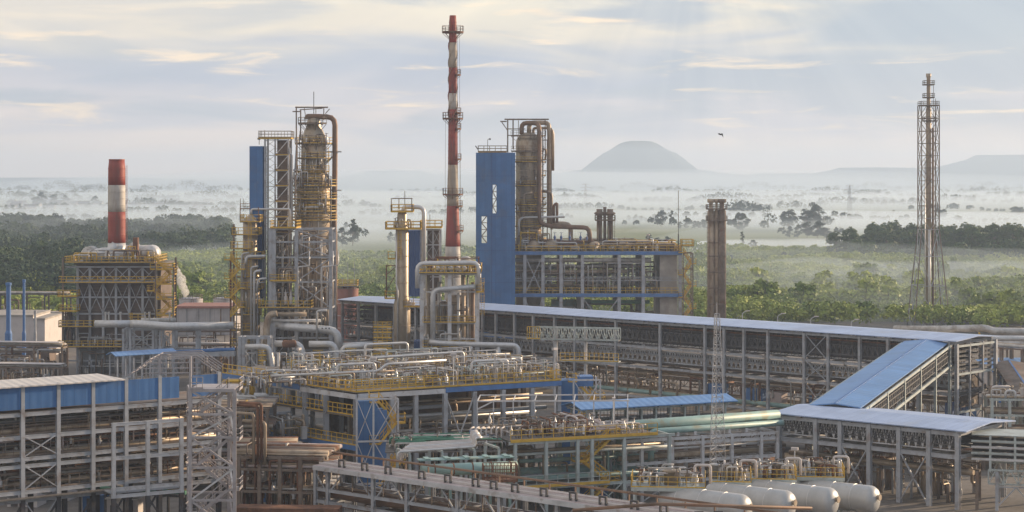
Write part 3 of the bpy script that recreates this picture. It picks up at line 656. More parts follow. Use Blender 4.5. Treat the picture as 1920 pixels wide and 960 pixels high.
# ================================================================ A: furnace with the short striped chimney
q = Loc(222, 345); t = thing('process_furnace', 'big brown furnace block with yellow walkways under the short striped chimney', 'furnace', q.o)
x, z = q.x, q.z
part('wall', MB().box(x(142), .8, z(655), x(300), 12, z(497)), 'panel_brown', t)
part('lower_wall', MB().box(x(146), 1.2, 0, x(298), 11.8, z(655) - .01), 'panel_grey', t)
part('roof', MB().box(x(138), .4, z(497) + .003, x(304), 12.4, z(497) + .35), 'grating', t)
cx = [145, 168, 193, 217, 242, 267, 292, 328]
for p in cx: part('column', MB().hsec(x(p), .3, 0, z(500), .42), 'steel', t)
for p in (118, 328): part('column', MB().hsec(x(p + 3), -1.2 if p < 200 else -.9, 0, z(482), .34), 'steel_brown', t)
for py in (500, 527, 557, 588, 612, 650, 676): part('beam', MB().box(x(122), .1, z(py) - .2, x(328), .5, z(py) + .1), 'steel', t)
for a, b in zip(cx[:-2], cx[1:-1]):
    for pa, pb in ((527, 502), (588, 530)):
        part('brace', MB().xb(V(x(a), -.0, z(pa)), V(x(b), -.0, z(pa)), V(x(b), -.0, z(pb)), V(x(a), -.0, z(pb)), .2), 'steel', t)
deck(t, x(115), x(318), -2.0, .05, z(530), rail=1.1, sides='flr', rt=.1, m='steel_brown')
deck(t, x(124), x(290), -1.2, 12.4, z(497) + .4, rail=1.1, rt=.1)
deck(t, x(113), x(150), -2.4, -.1, z(555), rail=1.1, rt=.1, m='yellow', sides='flr'); deck(t, x(115), x(150), -2.0, -.1, z(583), rail=1.1, rt=.1, m='yellow', sides='flr')
deck(t, x(115), x(178), -2.2, -.1, z(612), rail=1.1, rt=.1, m='steel_brown', sides='flr'); deck(t, x(113), x(232), -1.8, -.1, z(650), rail=1.1, rt=.1, m='steel_brown', sides='flr')
deck(t, x(248), x(282), -3.0, -.1, z(600), rail=1.2, rt=.12, m='yellow', sides='flr'); deck(t, x(286), x(330), -2.2, 2, z(505), rail=1.1, rt=.1, m='yellow', sides='fr')
stairs(t, x(292), x(322), -3.0, z(606), z(482), 4, wd=1.1)
for py in (505, 532, 560, 590): deck(t, x(300), x(331), -3.4, -1, z(py), rail=1.05, rt=.1, m='yellow', sides='fr')
part('stair_post', MB().beam((x(332), -3.4, 0), (x(332), -3.4, z(500)), .2), 'steel_brown', t); part('stair_post', MB().beam((x(298), -3.4, 0), (x(298), -3.4, z(486)), .2), 'steel_brown', t)
manifold(t, x(148), x(318), -.6, .0, z(655), 3.2, 22, ('steel', 'insul', 'steel_brown'), (.06, .14), 6, 5)
manifold(t, x(148), x(318), -.6, .0, 0, 4.2, 30, ('steel', 'insul', 'steel_brown'), (.06, .16), 8, 6)
manifold(t, x(122), x(142), -1.0, .6, z(650), 9, 10, ('steel_dark', 'panel_grey', 'steel_brown'), (.08, .3), 4, 7, .5)
for py in range(535, 590, 6): part('wall_rib', MB().box(x(146), .72, z(py), x(300), .797, z(py) + .09), 'steel_brown', t)
# roof ducts
zr = z(497) + .53
drum(t, (x(158), 3, zr + 1.3), (0, 1, 0), 4, 1.5, 'insul', 'flue_duct', 16); drum(t, (x(178), 2.2, zr + 1.1), (0, 1, 0), 5, 1.35, 'galv', 'flue_duct', 16); drum(t, (x(272), 4, zr + 1.4), (0, 1, 0), 4, 1.6, 'galv', 'flue_duct', 16)
drum(t, (x(205), 8, zr + 1.4), (1, 0, 0), 7, 1.5, 'insul', 'flue_duct', 16)
pipe(t, [(x(178), 6, zr + 1.5), (x(196), 6, zr + 1.5), (x(206), 6, zr + 3.2)], 1.0, 'galv', 12); pipe(t, [(x(270), 6, zr + 2), (x(246), 6, zr + 2), (x(236), 6, zr + 3.4)], .9, 'insul', 12)
part('lift_shaft', MB().box(x(247), 1, zr, x(256), 2.2, z(446)), 'rust', t)
frame(t, [x(238), x(252)], [1.0, 3.5], [z(480), z(462)], .14, 'yellow', zr)
manifold(t, x(140), x(285), -.6, 2, zr, 2.4, 22, ('insul', 'galv', 'steel_brown', 'yellow'), (.05, .2), 8, 8)
# chimney
def chimney(name, label, px, Y, bands, profile, n=24, loc=None):
    q = Loc(px, Y); t = thing(name, label, 'chimney', q.o)
    def rad(pyv):
        for (a, ra), (b, rb) in zip(profile, profile[1:]):
            if a <= pyv <= b: return (ra + (rb - ra) * (pyv - a) / (b - a)) * q.k
        return profile[-1][1] * q.k
    for a, b, m in bands:
        st = max(1, int((b - a) / 12)); ps = [(rad(a + (b - a) * i / st) , q.z(a + (b - a) * i / st)) for i in range(st + 1)]
        ps = ps[::-1]; mb = MB().lathe(ps, (0, 0, 0), n)
        for i in range(1, st): r_, z_ = ps[i]; mb.lathe([(r_ + .004, z_ - .06), (r_ + .05, z_ - .05), (r_ + .05, z_ + .05), (r_ + .004, z_ + .06)], (0, 0, 0), n)
        part('band', mb, m, t, True)
    return q, t, rad
qc, tc_, rc = chimney('striped_chimney', 'short wide red and white chimney on top of the brown furnace block', 219, 352, [(301, 347, 'red_paint'), (347, 397, 'white_paint'), (397, 455, 'red_paint')], [(301, 14.5), (306, 15.5), (312, 16), (455, 16.5)])
part('flue_base', MB().lathe([(2.6, zr - qc.z(0) + qc.z(0)), (2.5, qc.z(480)), (1.75, qc.z(466)), (1.62, qc.z(455) - .01)], (0, 0, 0), 20), 'galv', tc_, True)
part('rim', MB().lathe([(1.5, qc.z(301)), (1.5, qc.z(301) + .25), (1.3, qc.z(301) + .25), (1.3, qc.z(301))], (0, 0, 0), 20), 'red_paint', tc_)
ladder(tc_, 1.72, 0, qc.z(455), qc.z(310), 'red_paint', .4, False)
# the long horizontal duct in front of the furnace with its trestle
q = Loc(300, 322); x, z = q.x, q.z; t = thing('flue_duct_line', 'long grey horizontal duct crossing in front of the brown furnace towards the big column', 'duct', q.o)
pipe(t, [(x(178), 0, z(607)), (x(246), 0, z(607))], .62, 'galv', 14); pipe(t, [(x(246), 0, z(607)), (x(262), -.3, z(607)), (x(322), -1, z(611)), (x(436), 1, z(611))], .66, 'galv', 14)
pipe(t, [(x(262), 1, z(602)), (x(326), 2, z(602))], .45, 'insul', 10)
for p in (198, 204, 272, 280, 318, 226): part('vent_stub', MB().lathe([(.16, 0), (.16, 1.3), (.22, 1.35), (.22, 1.6)], (x(p), 0, z(602)), 8), 'insul', t)
for p in (250, 255): part('flange', MB().lathe([(.72, 0), (.72, .1)], (x(p), 0, z(607)), 14, (1, 0, 0)), 'galv', t)
frame(t, [x(230), x(243), x(286), x(299), x(324), x(368)], [.6, 3.5], [z(655), z(617)], .42, 'steel', 0, bracesf=((1, 1), (3, 1)), bw=.3)
pipe(t, [(x(325), .2, z(660)), (x(440), .2, z(655))], .3, 'blue_paint', 8)
part('walkway', MB().box(x(324), -.3, z(668), x(440), 1.5, z(660)), 'steel', t)
# small blue canopy
def canopy_roof(name, label, A, B, wd, ze, rise, m='roof_blue', post=.16, nposts=4, z0=0):
    A = V(*A); B = V(*B); d = B - A; t = thing(name, label, 'canopy', (A.x, A.y, 0), math.atan2(d.y, d.x)); Ln = d.length
    for (ya, za, yb, zb) in ((-.4, ze, wd / 2, ze + rise), (wd / 2, ze + rise, wd + .4, ze)):
        mb = MB(); mb.v = [(-.5, ya, za), (Ln + .5, ya, za), (Ln + .5, yb, zb), (-.5, yb, zb)]; mb.v += [(a, b, c + .1) for a, b, c in mb.v]
        mb.f = [(0, 3, 2, 1), (4, 5, 6, 7), (0, 1, 5, 4), (1, 2, 6, 5), (2, 3, 7, 6), (3, 0, 4, 7)]; part('roof', mb, m, t)
    for i in range(nposts + 1):
        xx = Ln * i / nposts
        for y in (0, wd): part('post', MB().beam((xx, y, z0), (xx, y, ze + .02), post), 'steel', t)
        part('rafter', MB().beam((xx, 0, ze - .1), (xx, wd / 2, ze + rise - .1), .1).beam((xx, wd / 2, ze + rise - .1), (xx, wd, ze - .1), .1), 'steel', t)
    return t
Yc = 290; tt = canopy_roof('walkway_canopy', 'narrow bright blue canopy roof below the long duct at the foot of the furnace', (X(220, Yc), Yc), (X(326, Yc + 6), Yc + 6), 2.6, Z(668, Yc), .5, nposts=7)
manifold(tt, .3, 9, .4, 2.2, 0, 7, 22, ('steel', 'insul', 'galv'), (.05, .12), 5, 21)
# ================================================================ B: tall column block
q = Loc(535, 340); x, z = q.x, q.z
t = thing('distillation_column', 'tallest weathered metal column, necked at the top, with a rust-brown overhead pipe down its right side', 'column', (q.o[0] + x(584), q.o[1] + 4, 0))
ql = Loc(584, 340); lx, lz = ql.x, ql.z
k = q.k
prof = [(31, 700), (31.5, 446), (33, 440), (33, 345), (31, 336), (24.5, 322), (23.5, 262), (22.5, 256), (18, 244), (14, 236), (13, 228), (11, 222), (1, 219)]
part('shell', MB().lathe([(r * k, lz(p)) for r, p in prof], (0, 0, 0), 32), 'tower_skin', t, True)
for py in (275, 292, 310, 345, 362, 385, 410, 432, 470, 500, 530, 560, 590, 630, 660):
    r_ = (23.7 if py < 320 else 33.1 if py < 442 else 31.7) * k; part('band', MB().lathe([(r_, lz(py) - .1), (r_ + .07, lz(py) - .08), (r_ + .07, lz(py) + .08), (r_, lz(py) + .1)], (0, 0, 0), 32), 'insul_warm', t)
for i, (py, ro, a0, a1) in enumerate([(270, 36, 150, 400), (323, 36, 130, 330), (350, 44, 170, 390), (375, 44, 130, 400), (398, 44, 180, 420), (415, 44, 140, 360), (298, 34, 200, 420), (336, 42, 120, 300), (386, 41, 190, 330), (362, 42, 200, 300)]):
    ringdeck(t, 0, 0, lz(py), (24 if py < 330 else 33.2) * k, ro * k, a0, a1, 1.1)
pipe(t, [(-1.2, 0, lz(222)), (-1.2, 0, lz(217)), (0, 0, lz(217)), (3.9, 0, lz(218)), (3.9, 0, lz(300)), (3.75, 0, lz(430)), (3.9, -.5, lz(436)), (3.9, -.5, lz(640))], .5, 'brown_pipe', 14, bend=1.5)
part('pipe_shoe', MB().beam((2.2, 0, lz(284)), (5.1, 0, lz(284)), .25).beam((2.2, 0, lz(306)), (4.2, 0, lz(286)), .25), 'steel', t)
part('pipe_shoe', MB().beam((2.6, 0, lz(357)), (5.1, 0, lz(357)), .2).beam((2.6, 0, lz(372)), (4.2, 0, lz(359)), .2), 'steel', t)
part('lifting_frame', MB().beam((lx(552), -1, lz(262)), (lx(552), -1, lz(199)), .22).beam((lx(558), 1, lz(262)), (lx(558), 1, lz(204)), .22).beam((lx(550), -1, lz(200)), (lx(612), -1, lz(200)), .25).beam((lx(556), 1, lz(204)), (lx(600), 1, lz(201)), .18)
     .beam((lx(604), -1, lz(200)), (lx(604), -1, lz(224)), .16).beam((lx(588), 0, lz(200)), (lx(588), 0, lz(222)), .12).beam((lx(566), 0, lz(200)), (lx(568), 0, lz(215)), .12).beam((lx(615), -1, lz(203)), (lx(607), -1, lz(212)), .14).beam((lx(545), -1, lz(208)), (lx(560), -1, lz(208)), .2), 'steel_brown', t)
ringdeck(t, 0, 0, lz(232), 1.35, 2.9, 60, 330, 1.1, 'steel_brown', 'steel_brown')
part('lightning_rod', MB().tube([(0, 0, lz(218)), (0, 0, lz(170))], .07, 6), 'steel_dark', t)
for (px, a, b, r, m) in [(571, 285, 420, .13, 'galv'), (580, 300, 440, .1, 'insul'), (590, 300, 360, .08, 'steel'), (602, 300, 345, .12, 'insul_warm'), (596, 345, 440, .14, 'galv')]:
    pipe(t, [(lx(px), -3.45, lz(b)), (lx(px), -3.45, lz(max(a, 345))), (lx(px), -2.6, lz(a + 2)), (lx(px), -2.6, lz(a))], r, m, 6)
pipe(t, [(lx(553), -3.4, lz(360)), (lx(556), -3.5, lz(347)), (lx(592), -3.5, lz(347))], .22, 'galv', 8, bend=.6)
pipe(t, [(lx(571), -3.6, lz(405)), (lx(571), -3.6, lz(388)), (lx(597), -3.6, lz(388))], .3, 'galv', 8, bend=.6)
pipe(t, [(lx(545), -3.6, lz(320)), (lx(552), -3.0, lz(318)), (lx(555), -2.6, lz(262))], .14, 'steel', 8)
manifold(t, lx(555), lx(612), -3.9, -3.3, lz(400), 4, 12, ('insul_warm', 'galv', 'steel_brown'), (.05, .12), 4, 31)
for i, (px, yy, a, b) in enumerate([(548, -3.6, 425, 322), (620, -3.4, 425, 330), (622, 2.5, 425, 300), (556, -2.9, 322, 262), (610, -2.8, 322, 262)]):
    part('frame_post', MB().beam((lx(px), yy, lz(a)), (lx(px), yy, lz(b)), .16), ('steel', 'steel_brown')[i % 2], t)
for py in (340, 356, 386, 408): part('frame_beam', MB().beam((lx(548), -3.6, lz(py)), (lx(621), -3.5, lz(py)), .14), 'steel_brown', t)
part('brace', MB().beam((lx(548), -3.6, lz(408)), (lx(580), -3.6, lz(386)), .1).beam((lx(621), -3.5, lz(408)), (lx(590), -3.6, lz(386)), .1), 'steel', t)
manifold(t, lx(552), lx(618), -4.1, -3.5, lz(350), 3.2, 16, ('insul_warm', 'galv', 'steel_brown', 'brown_pipe'), (.05, .13), 6, 32); manifold(t, lx(562), lx(606), -3.0, -2.6, lz(323), 3.6, 12, ('insul_warm', 'galv', 'steel_brown'), (.04, .1), 4, 33); manifold(t, lx(560), lx(612), -3.2, -2.7, lz(272), 2.2, 10, ('insul_warm', 'steel_brown'), (.05, .1), 5, 34)
ladder(t, lx(612), -2.6, lz(400), lz(275), 'yellow'); ladder(t, lx(563), -2.7, lz(320), lz(245), 'steel_brown', .5, False)
for py in (268, 320, 352, 378):
    for px in (574, 586, 598): valve(t, (lx(px), -3.3 if py > 330 else -2.7, lz(py)), .9, 'insul_warm')
# lift and air cooler tower with blue cladding
q = Loc(505, 336); x, z = q.x, q.z
t = thing('stair_tower', 'lattice tower with yellow landings and blue cladding strip left of the tallest column', 'tower', q.o)
xs = [x(497), x(516), x(541)]
for xx in xs:
    for y in (0, 4): part('column', MB().hsec(xx, y, 0, z(260), .28), 'galv' if xx == xs[2] else 'steel', t)
for i in range(14):
    pa = 262 + i * 29; 
    part('beam', MB().box(xs[0], -.1, z(pa) - .12, xs[2], .1, z(pa) + .02), 'steel', t)
    part('brace', MB().beam((xs[1], -.05, z(pa + 29)), (xs[2], -.05, z(pa)), .14), 'steel_pale', t) if i % 1 == 0 else None
    part('brace', MB().xb(V(xs[0], .0, z(pa + 15)), V(xs[1], .0, z(pa + 15)), V(xs[1], 0, z(pa)), V(xs[0], 0, z(pa)), .11).xb(V(xs[0], .0, z(pa + 29)), V(xs[1], .0, z(pa + 29)), V(xs[1], 0, z(pa + 15)), V(xs[0], 0, z(pa + 15)), .11), 'steel', t)
    d = part('landing', MB().box(xs[1] + .1, -.25, z(pa + 29), xs[2] - .1, 1.2, z(pa + 29) + .14), 'yellow', t); part('railing', MB().rail([(xs[1], -.2, z(pa + 29) + .14), (xs[2], -.2, z(pa + 29) + .14)], 1.0, 1.2, .05), 'steel_brown', d)
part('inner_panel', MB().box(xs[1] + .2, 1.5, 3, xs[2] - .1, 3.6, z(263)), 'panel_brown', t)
part('cladding', MB().box(x(468), -.2, z(411), x(493), 4.3, z(274)), 'blue_clad', t)
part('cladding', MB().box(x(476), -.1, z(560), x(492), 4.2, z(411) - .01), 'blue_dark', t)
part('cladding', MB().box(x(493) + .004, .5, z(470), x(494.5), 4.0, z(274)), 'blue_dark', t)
d = part('roof_deck', MB().box(x(485), -.3, z(260), x(546), 4.4, z(258)), 'yellow', t); part('railing', MB().rail([(x(485), -.3, z(258)), (x(546), -.3, z(258)), (x(546), 4.4, z(258)), (x(485), 4.4, z(258)), (x(485), -.3, z(258))], 1.2, 1.1, .07), 'steel_brown', d)
part('roof_lamp', MB().beam((x(486), 0, z(271)), (x(486), 0, z(262)), .1).box(x(483), -.2, z(262), x(488), .3, z(258.5)), 'steel_dark', t)
part('mast', MB().tube([(x(496), 0, z(275)), (x(496), 0, z(244))], .09, 6), 'galv', t)
pipe(t, [(x(545), -.3, z(440)), (x(545), -.3, z(392)), (x(472), -.6, z(392)), (x(472), -.6, z(402))], .2, 'galv', 8)
pipe(t, [(x(548), -.2, z(420)), (x(548), -.2, z(290)), (x(543), -.2, z(288)), (x(543), -.2, z(277))], .14, 'steel', 8)
pipe(t, [(x(554), -.1, z(500)), (x(554), -.1, z(330)), (x(556), -.1, z(328)), (x(556), -.1, z(240))], .12, 'steel_brown', 8)
# lower support frame in front of the columns
q = Loc(560, 331); x, z = q.x, q.z
t = thing('support_frame', 'pale blue-grey braced steel frame standing in front of the lower half of the tallest column', 'steel frame', q.o)
xs = [x(507), x(514), x(556), x(620)]; zs = [z(p) for p in (662, 632, 577, 527, 481, 452, 428)]
frame(t, xs, [0, 7], zs, .62, 'steel', 0, bw=.3, bracesf=((2, 6), (2, 5), (2, 4), (2, 3)))
for pa, pb in ((481, 452), (452, 428), (527, 481)): part('brace', MB().beam((xs[1], -.05, z(pa)), (x(556), -.05, z(pb)), .13), 'steel_brown', t)
deck(t, x(486), x(585), -1.6, 7, z(577), rail=1.2, sides='flr', rt=.1); deck(t, x(507), x(556), -.8, 7, z(527), rail=1.1, sides='fl', rt=.09, m='yellow'); deck(t, x(507), x(556), -.6, 7, z(428), rail=1.2, sides='flr', rt=.09, m='yellow')
part('floor', MB().box(x(556), .2, z(481) + .02, x(618), 6.8, z(481) + .12), 'grating', t)
manifold(t, x(515), x(618), .5, 6, z(632), 5, 26, ('insul', 'insul_warm', 'galv', 'steel_brown'), (.08, .35), 8, 41)
manifold(t, x(515), x(618), .5, 6, z(577), 4.5, 22, ('insul_warm', 'galv', 'steel_brown'), (.08, .25), 6, 42)
manifold(t, x(515), x(618), .5, 6, z(527), 4, 20, ('insul_warm', 'galv', 'steel_brown', 'steel'), (.08, .25), 6, 43)
manifold(t, x(515), x(618), .5, 6, z(481), 4.5, 18, ('insul_warm', 'galv', 'steel_brown', 'steel'), (.08, .2), 6, 44)
for p in (516, 535, 545): drum(t, (x(p), .4, z(572)), (0, 0, 1), 1.6, .3, 'wall_white', 'filter_pot', 10); valve(t, (x(p), .4, z(556)), 1.3, 'wall_white')
for p in (527, 575, 600): pipe(t, [(x(p), 2, z(640)), (x(p), 2, z(450))], .22, 'insul', 8)
for p, yy in ((560, -.9), (604, -.9), (612, 1.2)): pipe(t, [(x(p), yy, z(620)), (x(p), yy, z(500)), (x(p) + 2, yy, z(498)), (x(p) + 2, yy, z(470))], .12, 'galv', 8)
# big transfer duct at the foot
q = Loc(580, 326); x, z = q.x, q.z
t = thing('transfer_duct', 'fat grey duct running right from the foot of the tallest column and elbowing down', 'duct', q.o)
pipe(t, [(x(518), 3, z(612)), (x(535), 1, z(613)), (x(632), 0, z(620)), (x(637), 0, z(655))], .72, 'galv', 16, bend=1.6); pipe(t, [(x(637), 0, z(648)), (x(705), 3, z(648))], .5, 'galv', 12)
pipe(t, [(x(500), -1, z(650)), (x(500), 0, z(610)), (x(505), 0, z(590)), (x(520), 0, z(588))], .6, 'insul_warm', 12, bend=1.5); pipe(t, [(x(520), 1, z(590)), (x(573), 1, z(590))], .4, 'insul_warm', 12); pipe(t, [(x(508), 1, z(602)), (x(600), 1, z(602))], .3, 'galv', 10)
pipe(t, [(x(595), -.6, z(640)), (x(595), -.6, z(582)), (x(614), -.6, z(582))], .2, 'galv', 8)
for p in (605, 612, 618): part('test_port', MB().lathe([(.14, 0), (.14, .12)], (x(p), -.72, z(615)), 8, (0, -1, 0)), 'steel_dark', t)
# left secondary column with tiers of yellow platforms
q = Loc(467, 332); x, z = q.x, q.z; k = q.k
t = thing('fractionator_column', 'slim brown column wrapped in many yellow railed platforms at the left edge of the tall block', 'column', q.o)
part('shell', MB().lathe([(1.75, 0), (1.75, z(520)), (1.35, z(505)), (1.3, z(416)), (.9, z(408)), (.05, z(402))], (0, 1.5, 0), 20), 'tower_skin', t, True)
for i, py in enumerate((417, 441, 467, 486, 520, 543, 591, 620, 648)):
    wl = (452, 436, 434, 434, 431, 430, 436, 436, 434)[i]; wr = (488, 486, 474, 492, 482, 490, 478, 476, 480)[i]
    deck(t, x(wl), x(wr), -1.2, 3.6, z(py), rail=1.25, sides='flr', rt=.1, m='steel_brown', sp=1.1)
for p in (434, 440): part('column', MB().hsec(x(p), -1.0, 0, z(420) if p > 436 else z(480), .3), 'rust' if p < 436 else 'steel_brown', t)
for p in (452, 486): part('post', MB().beam((x(p), -1.1, z(417)), (x(p), -1.1, z(388)), .14), 'rust', t)
part('top_rail', MB().rail([(x(452), -1.1, z(392)), (x(470), -1.1, z(392))], 1.0, 1, .08), 'rust', t)
for p in (451, 456): part('mast', MB().tube([(x(p), 0, z(395)), (x(p), 0, z(372))], .05, 5), 'steel_dark', t)
for (p, a, b, r, m) in [(456, 475, 640, .17, 'insul'), (473, 500, 650, .15, 'galv'), (479, 508, 660, .24, 'galv'), (462, 478, 520, .14, 'steel'), (485, 530, 640, .1, 'steel'), (446, 500, 700, .1, 'insul')]:
    pipe(t, [(x(p), -1.6, z(b)), (x(p), -1.6, z(a)), (x(p) + 1.3, -1.6, z(a) + .2)], r, m, 8)
pipe(t, [(x(463), -1.7, z(495)), (x(464), -1.7, z(480)), (x(500), -1.7, z(479))], .26, 'galv', 8, bend=.7); pipe(t, [(x(484), -1.7, z(545)), (x(486), -1.7, z(522)), (x(502), -1.7, z(521))], .2, 'galv', 8, bend=.6)
stairs(t, x(436), x(452), -2.6, z(592), z(486), 6, wd=.6)
manifold(t, x(440), x(490), -.8, .2, 0, 9, 22, ('insul', 'galv', 'steel_brown'), (.08, .2), 6, 51, .4)
manifold(t, x(440), x(490), -.8, .2, z(591), 4.2, 12, ('insul', 'galv', 'yellow'), (.06, .15), 4, 52, .4)
ladder(t, x(470), -1.3, z(520), z(417), 'yellow')
# ================================================================ C: tall striped chimney
q, t, rad = chimney('tall_chimney', 'very tall slender chimney with faded red and white bands, spiral fins and ringed platforms', 849, 372,
  [(29, 80, 'red_paint'), (80, 127, 'beige_paint'), (127, 175, 'red_paint'), (175, 205, 'white_paint'), (205, 309, 'red_paint'), (309, 386, 'beige_paint'), (386, 462, 'red_paint'), (462, 520, 'white_paint')],
  [(29, 6), (40, 7), (310, 9), (380, 11), (462, 14), (520, 15)])
part('shaft_base', MB().lathe([(1.9, 0), (1.6, q.z(520) - .01)], (0, 0, 0), 24), 'concrete', t, True)
for off in (0, 2.094, 4.188):
    mb = MB(); pr = None
    for i in range(53):
        py = 228 - i * 2.85; a = off + i * .19; r0 = rad(py); zz = q.z(py); cur = [(rr * math.cos(a), rr * math.sin(a), zz + dz) for rr, dz in ((r0 * .98, -.05), (r0 + .17, -.05), (r0 + .17, .05), (r0 * .98, .05))]
        j = len(mb.v); mb.v += cur
        if pr is not None: mb.f += [(pr + kk, j + kk, j + (kk + 1) % 4, pr + (kk + 1) % 4) for kk in range(4)]
        pr = j
    part('spiral_fin', mb, 'red_paint' if off < 1 else 'beige_paint', t)
for py, ro in ((62, 20), (224, 19), (366, 19)): ringdeck(t, 0, 0, q.z(py), rad(py), ro * q.k, 0, 360, 1.25, 'rust', 'rust')
for py in (142, 214, 243, 300, 388, 434): ringdeck(t, 0, 0, q.z(py), rad(py), rad(py) + .75, -60, 50, 1.1, 'rust', 'rust', 4)
mb = MB(); part('ladder', MB().beam((1.05, -.2, q.z(470)), (.9, -.2, q.z(60)), .06).beam((1.5, -.2, q.z(470)), (1.3, -.2, q.z(60)), .06), 'steel_brown', t)
for sgn in (-1, 1): part('cable', MB().tube([(sgn * (rad(220) + .55), 0, q.z(225)), (sgn * (rad(220) + .7), 0, q.z(480))], .025, 4), 'steel_dark', t)
# ================================================================ D: short column with lattice
q = Loc(754, 315); x, z = q.x, q.z; k = q.k
t = thing('stripper_column', 'medium grey column with arching pipe left of the tall slender chimney', 'column', q.o)
part('shell', MB().lathe([(15.5 * k, 0), (15.5 * k, z(570)), (12 * k, z(552)), (12 * k, z(428)), (9.5 * k, z(422)), (9 * k, z(402)), (7 * k, z(396)), (.05, z(392))], (0, 0, 0), 28), 'tower_skin', t, True)
for py in (450, 480, 500, 530, 580, 610, 640, 670): part('band', MB().lathe([((12.1 if py < 550 else 15.6) * k, z(py) - .08), ((12.6 if py < 550 else 16.1) * k, z(py) - .06), ((12.6 if py < 550 else 16.1) * k, z(py) + .06), ((12.1 if py < 550 else 15.6) * k, z(py) + .08)], (0, 0, 0), 28), 'insul_warm', t)
deck(t, x(734), x(775), -1.8, 1.8, z(398), rail=1.2, rt=.09, m='yellow'); deck(t, x(724), x(790), -2, 2.2, z(430), rail=1.2, rt=.09, m='yellow', sides='fblr')
part('head_frame', MB().beam((x(735), -1.7, z(398)), (x(735), -1.7, z(372)), .14).beam((x(773), -1.7, z(398)), (x(773), -1.7, z(372)), .14).beam((x(735), -1.7, z(372)), (x(773), -1.7, z(372)), .14).beam((x(748), 0, z(392)), (x(748), 0, z(372)), .12).beam((x(735), 1.7, z(372)), (x(773), 1.7, z(372)), .12), 'steel_brown', t)
part('lightning_rod', MB().tube([(x(759), 0, z(395)), (x(759), 0, z(358))], .06, 6), 'steel_dark', t)
deck(t, x(728), x(742), -1.2, .8, z(486), rail=1.2, rt=.08, m='yellow', sides='flr'); deck(t, x(722), x(742), -1, .8, z(560), rail=1.2, rt=.08, m='yellow', sides='flr')
part('side_frame', MB().beam((x(725), -.6, z(560)), (x(725), -.6, z(497)), .2).beam((x(725), -.6, z(498)), (x(742), -.6, z(498)), .16).beam((x(725), -.6, z(545)), (x(742), -.6, z(515)), .12).beam((x(725), -.6, z(515)), (x(742), -.6, z(500)), .12), 'rust', t)
pipe(t, [(x(757), 0, z(396)), (x(757), 0, z(388)), (x(795), 0, z(388)), (x(795), -.4, z(500))], .36, 'galv', 12, bend=1.1)
pipe(t, [(x(746), -1.5, z(640)), (x(747), -1.5, z(545)), (x(744), -1.2, z(532)), (x(744), -1.2, z(430))], .13, 'galv', 8); pipe(t, [(x(764), -1.5, z(660)), (x(764), -1.5, z(560))], .09, 'insul', 6)
ladder(t, x(750), -1.25, z(486), z(430), 'yellow'); manifold(t, x(738), x(770), -1.5, 1, z(430), 2.2, 10, ('galv', 'insul_warm', 'yellow'), (.06, .14), 4, 61)
deck(t, x(758), x(788), -1.6, 1, z(575), rail=1.1, rt=.08, m='yellow', sides='flr'); valve(t, (x(768), -1, z(575)), 1.8, 'wall_white', 'blue_paint'); valve(t, (x(776), -1, z(575)), 1.5, 'wall_white', 'blue_paint')
q = Loc(797, 320); x, z = q.x, q.z
t = thing('lift_tower', 'narrow lattice tower with a dark blue clad side next to the medium grey column', 'tower', q.o)
part('cladding', MB().box(x(765), 0, z(556), x(787), 4, z(432)), 'blue_dark', t); part('cladding', MB().box(x(776), 0, 0, x(788), 4, z(640)), 'blue_dark', t)
frame(t, [x(790), x(812), x(825)], [0, 3.6], [z(p) for p in (620, 580, 548, 518, 488, 458, 430)], .26, 'steel', 0, bracesf=[(0, i) for i in range(1, 7)] + [(1, i) for i in (5, 6)], bw=.2)
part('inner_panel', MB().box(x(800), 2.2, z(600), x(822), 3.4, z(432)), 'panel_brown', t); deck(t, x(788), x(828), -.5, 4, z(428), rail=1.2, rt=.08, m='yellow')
part('mast', MB().tube([(x(806), 0, z(428)), (x(806), 0, z(402))], .05, 5), 'steel_dark', t)
# front frame with white pipes
q = Loc(843, 302); x, z = q.x, q.z
t = thing('reactor_frame', 'pale three-post steel frame with looping white pipes before the tall chimney foot', 'steel frame', q.o)
xs = [x(791), x(843), x(894)]; frame(t, xs, [0, 8], [z(p) for p in (652, 634, 605, 546, 513)], .62, 'steel_pale', 0, bw=.22)
deck(t, x(783), x(902), -.8, 9, z(513) + .02, rail=1.2, rt=.1)
pipe(t, [(x(783), -.6, z(540)), (x(783), -.6, z(494)), (x(897), -.6, z(492)), (x(899), -.6, z(545))], .38, 'galv', 12, bend=1.1)
pipe(t, [(x(812), -.7, z(640)), (x(812), -.7, z(543)), (x(890), -.7, z(537))], .42, 'galv', 12, bend=1.1)
pipe(t, [(x(806), -1.1, z(640)), (x(830), -1.4, z(642)), (x(884), -1.6, z(644)), (x(972), -1.8, z(646)), (x(974), -1.8, z(700))], .42, 'galv', 12, bend=1.0)
pipe(t, [(x(884), -1.6, z(644)), (x(884), -1.6, z(690))], .32, 'galv', 10); pipe(t, [(x(935), -1.7, z(646)), (x(935), -1.7, z(700))], .36, 'galv', 10)
for (p, y, a, b, r, m) in [(802, 1.5, 700, 515, .3, 'insul_warm'), (823, 2.5, 700, 530, .35, 'insul'), (859, 1.2, 690, 550, .26, 'galv'), (868, 1.8, 700, 515, .36, 'insul_warm'), (877, 1.0, 690, 515, .16, 'insul'), (886, 1.5, 700, 530, .3, 'brown_pipe'), (815, .6, 700, 640, .2, 'galv')]:
    pipe(t, [(x(p), y, z(a)), (x(p), y, z(b))], r, m, 10)
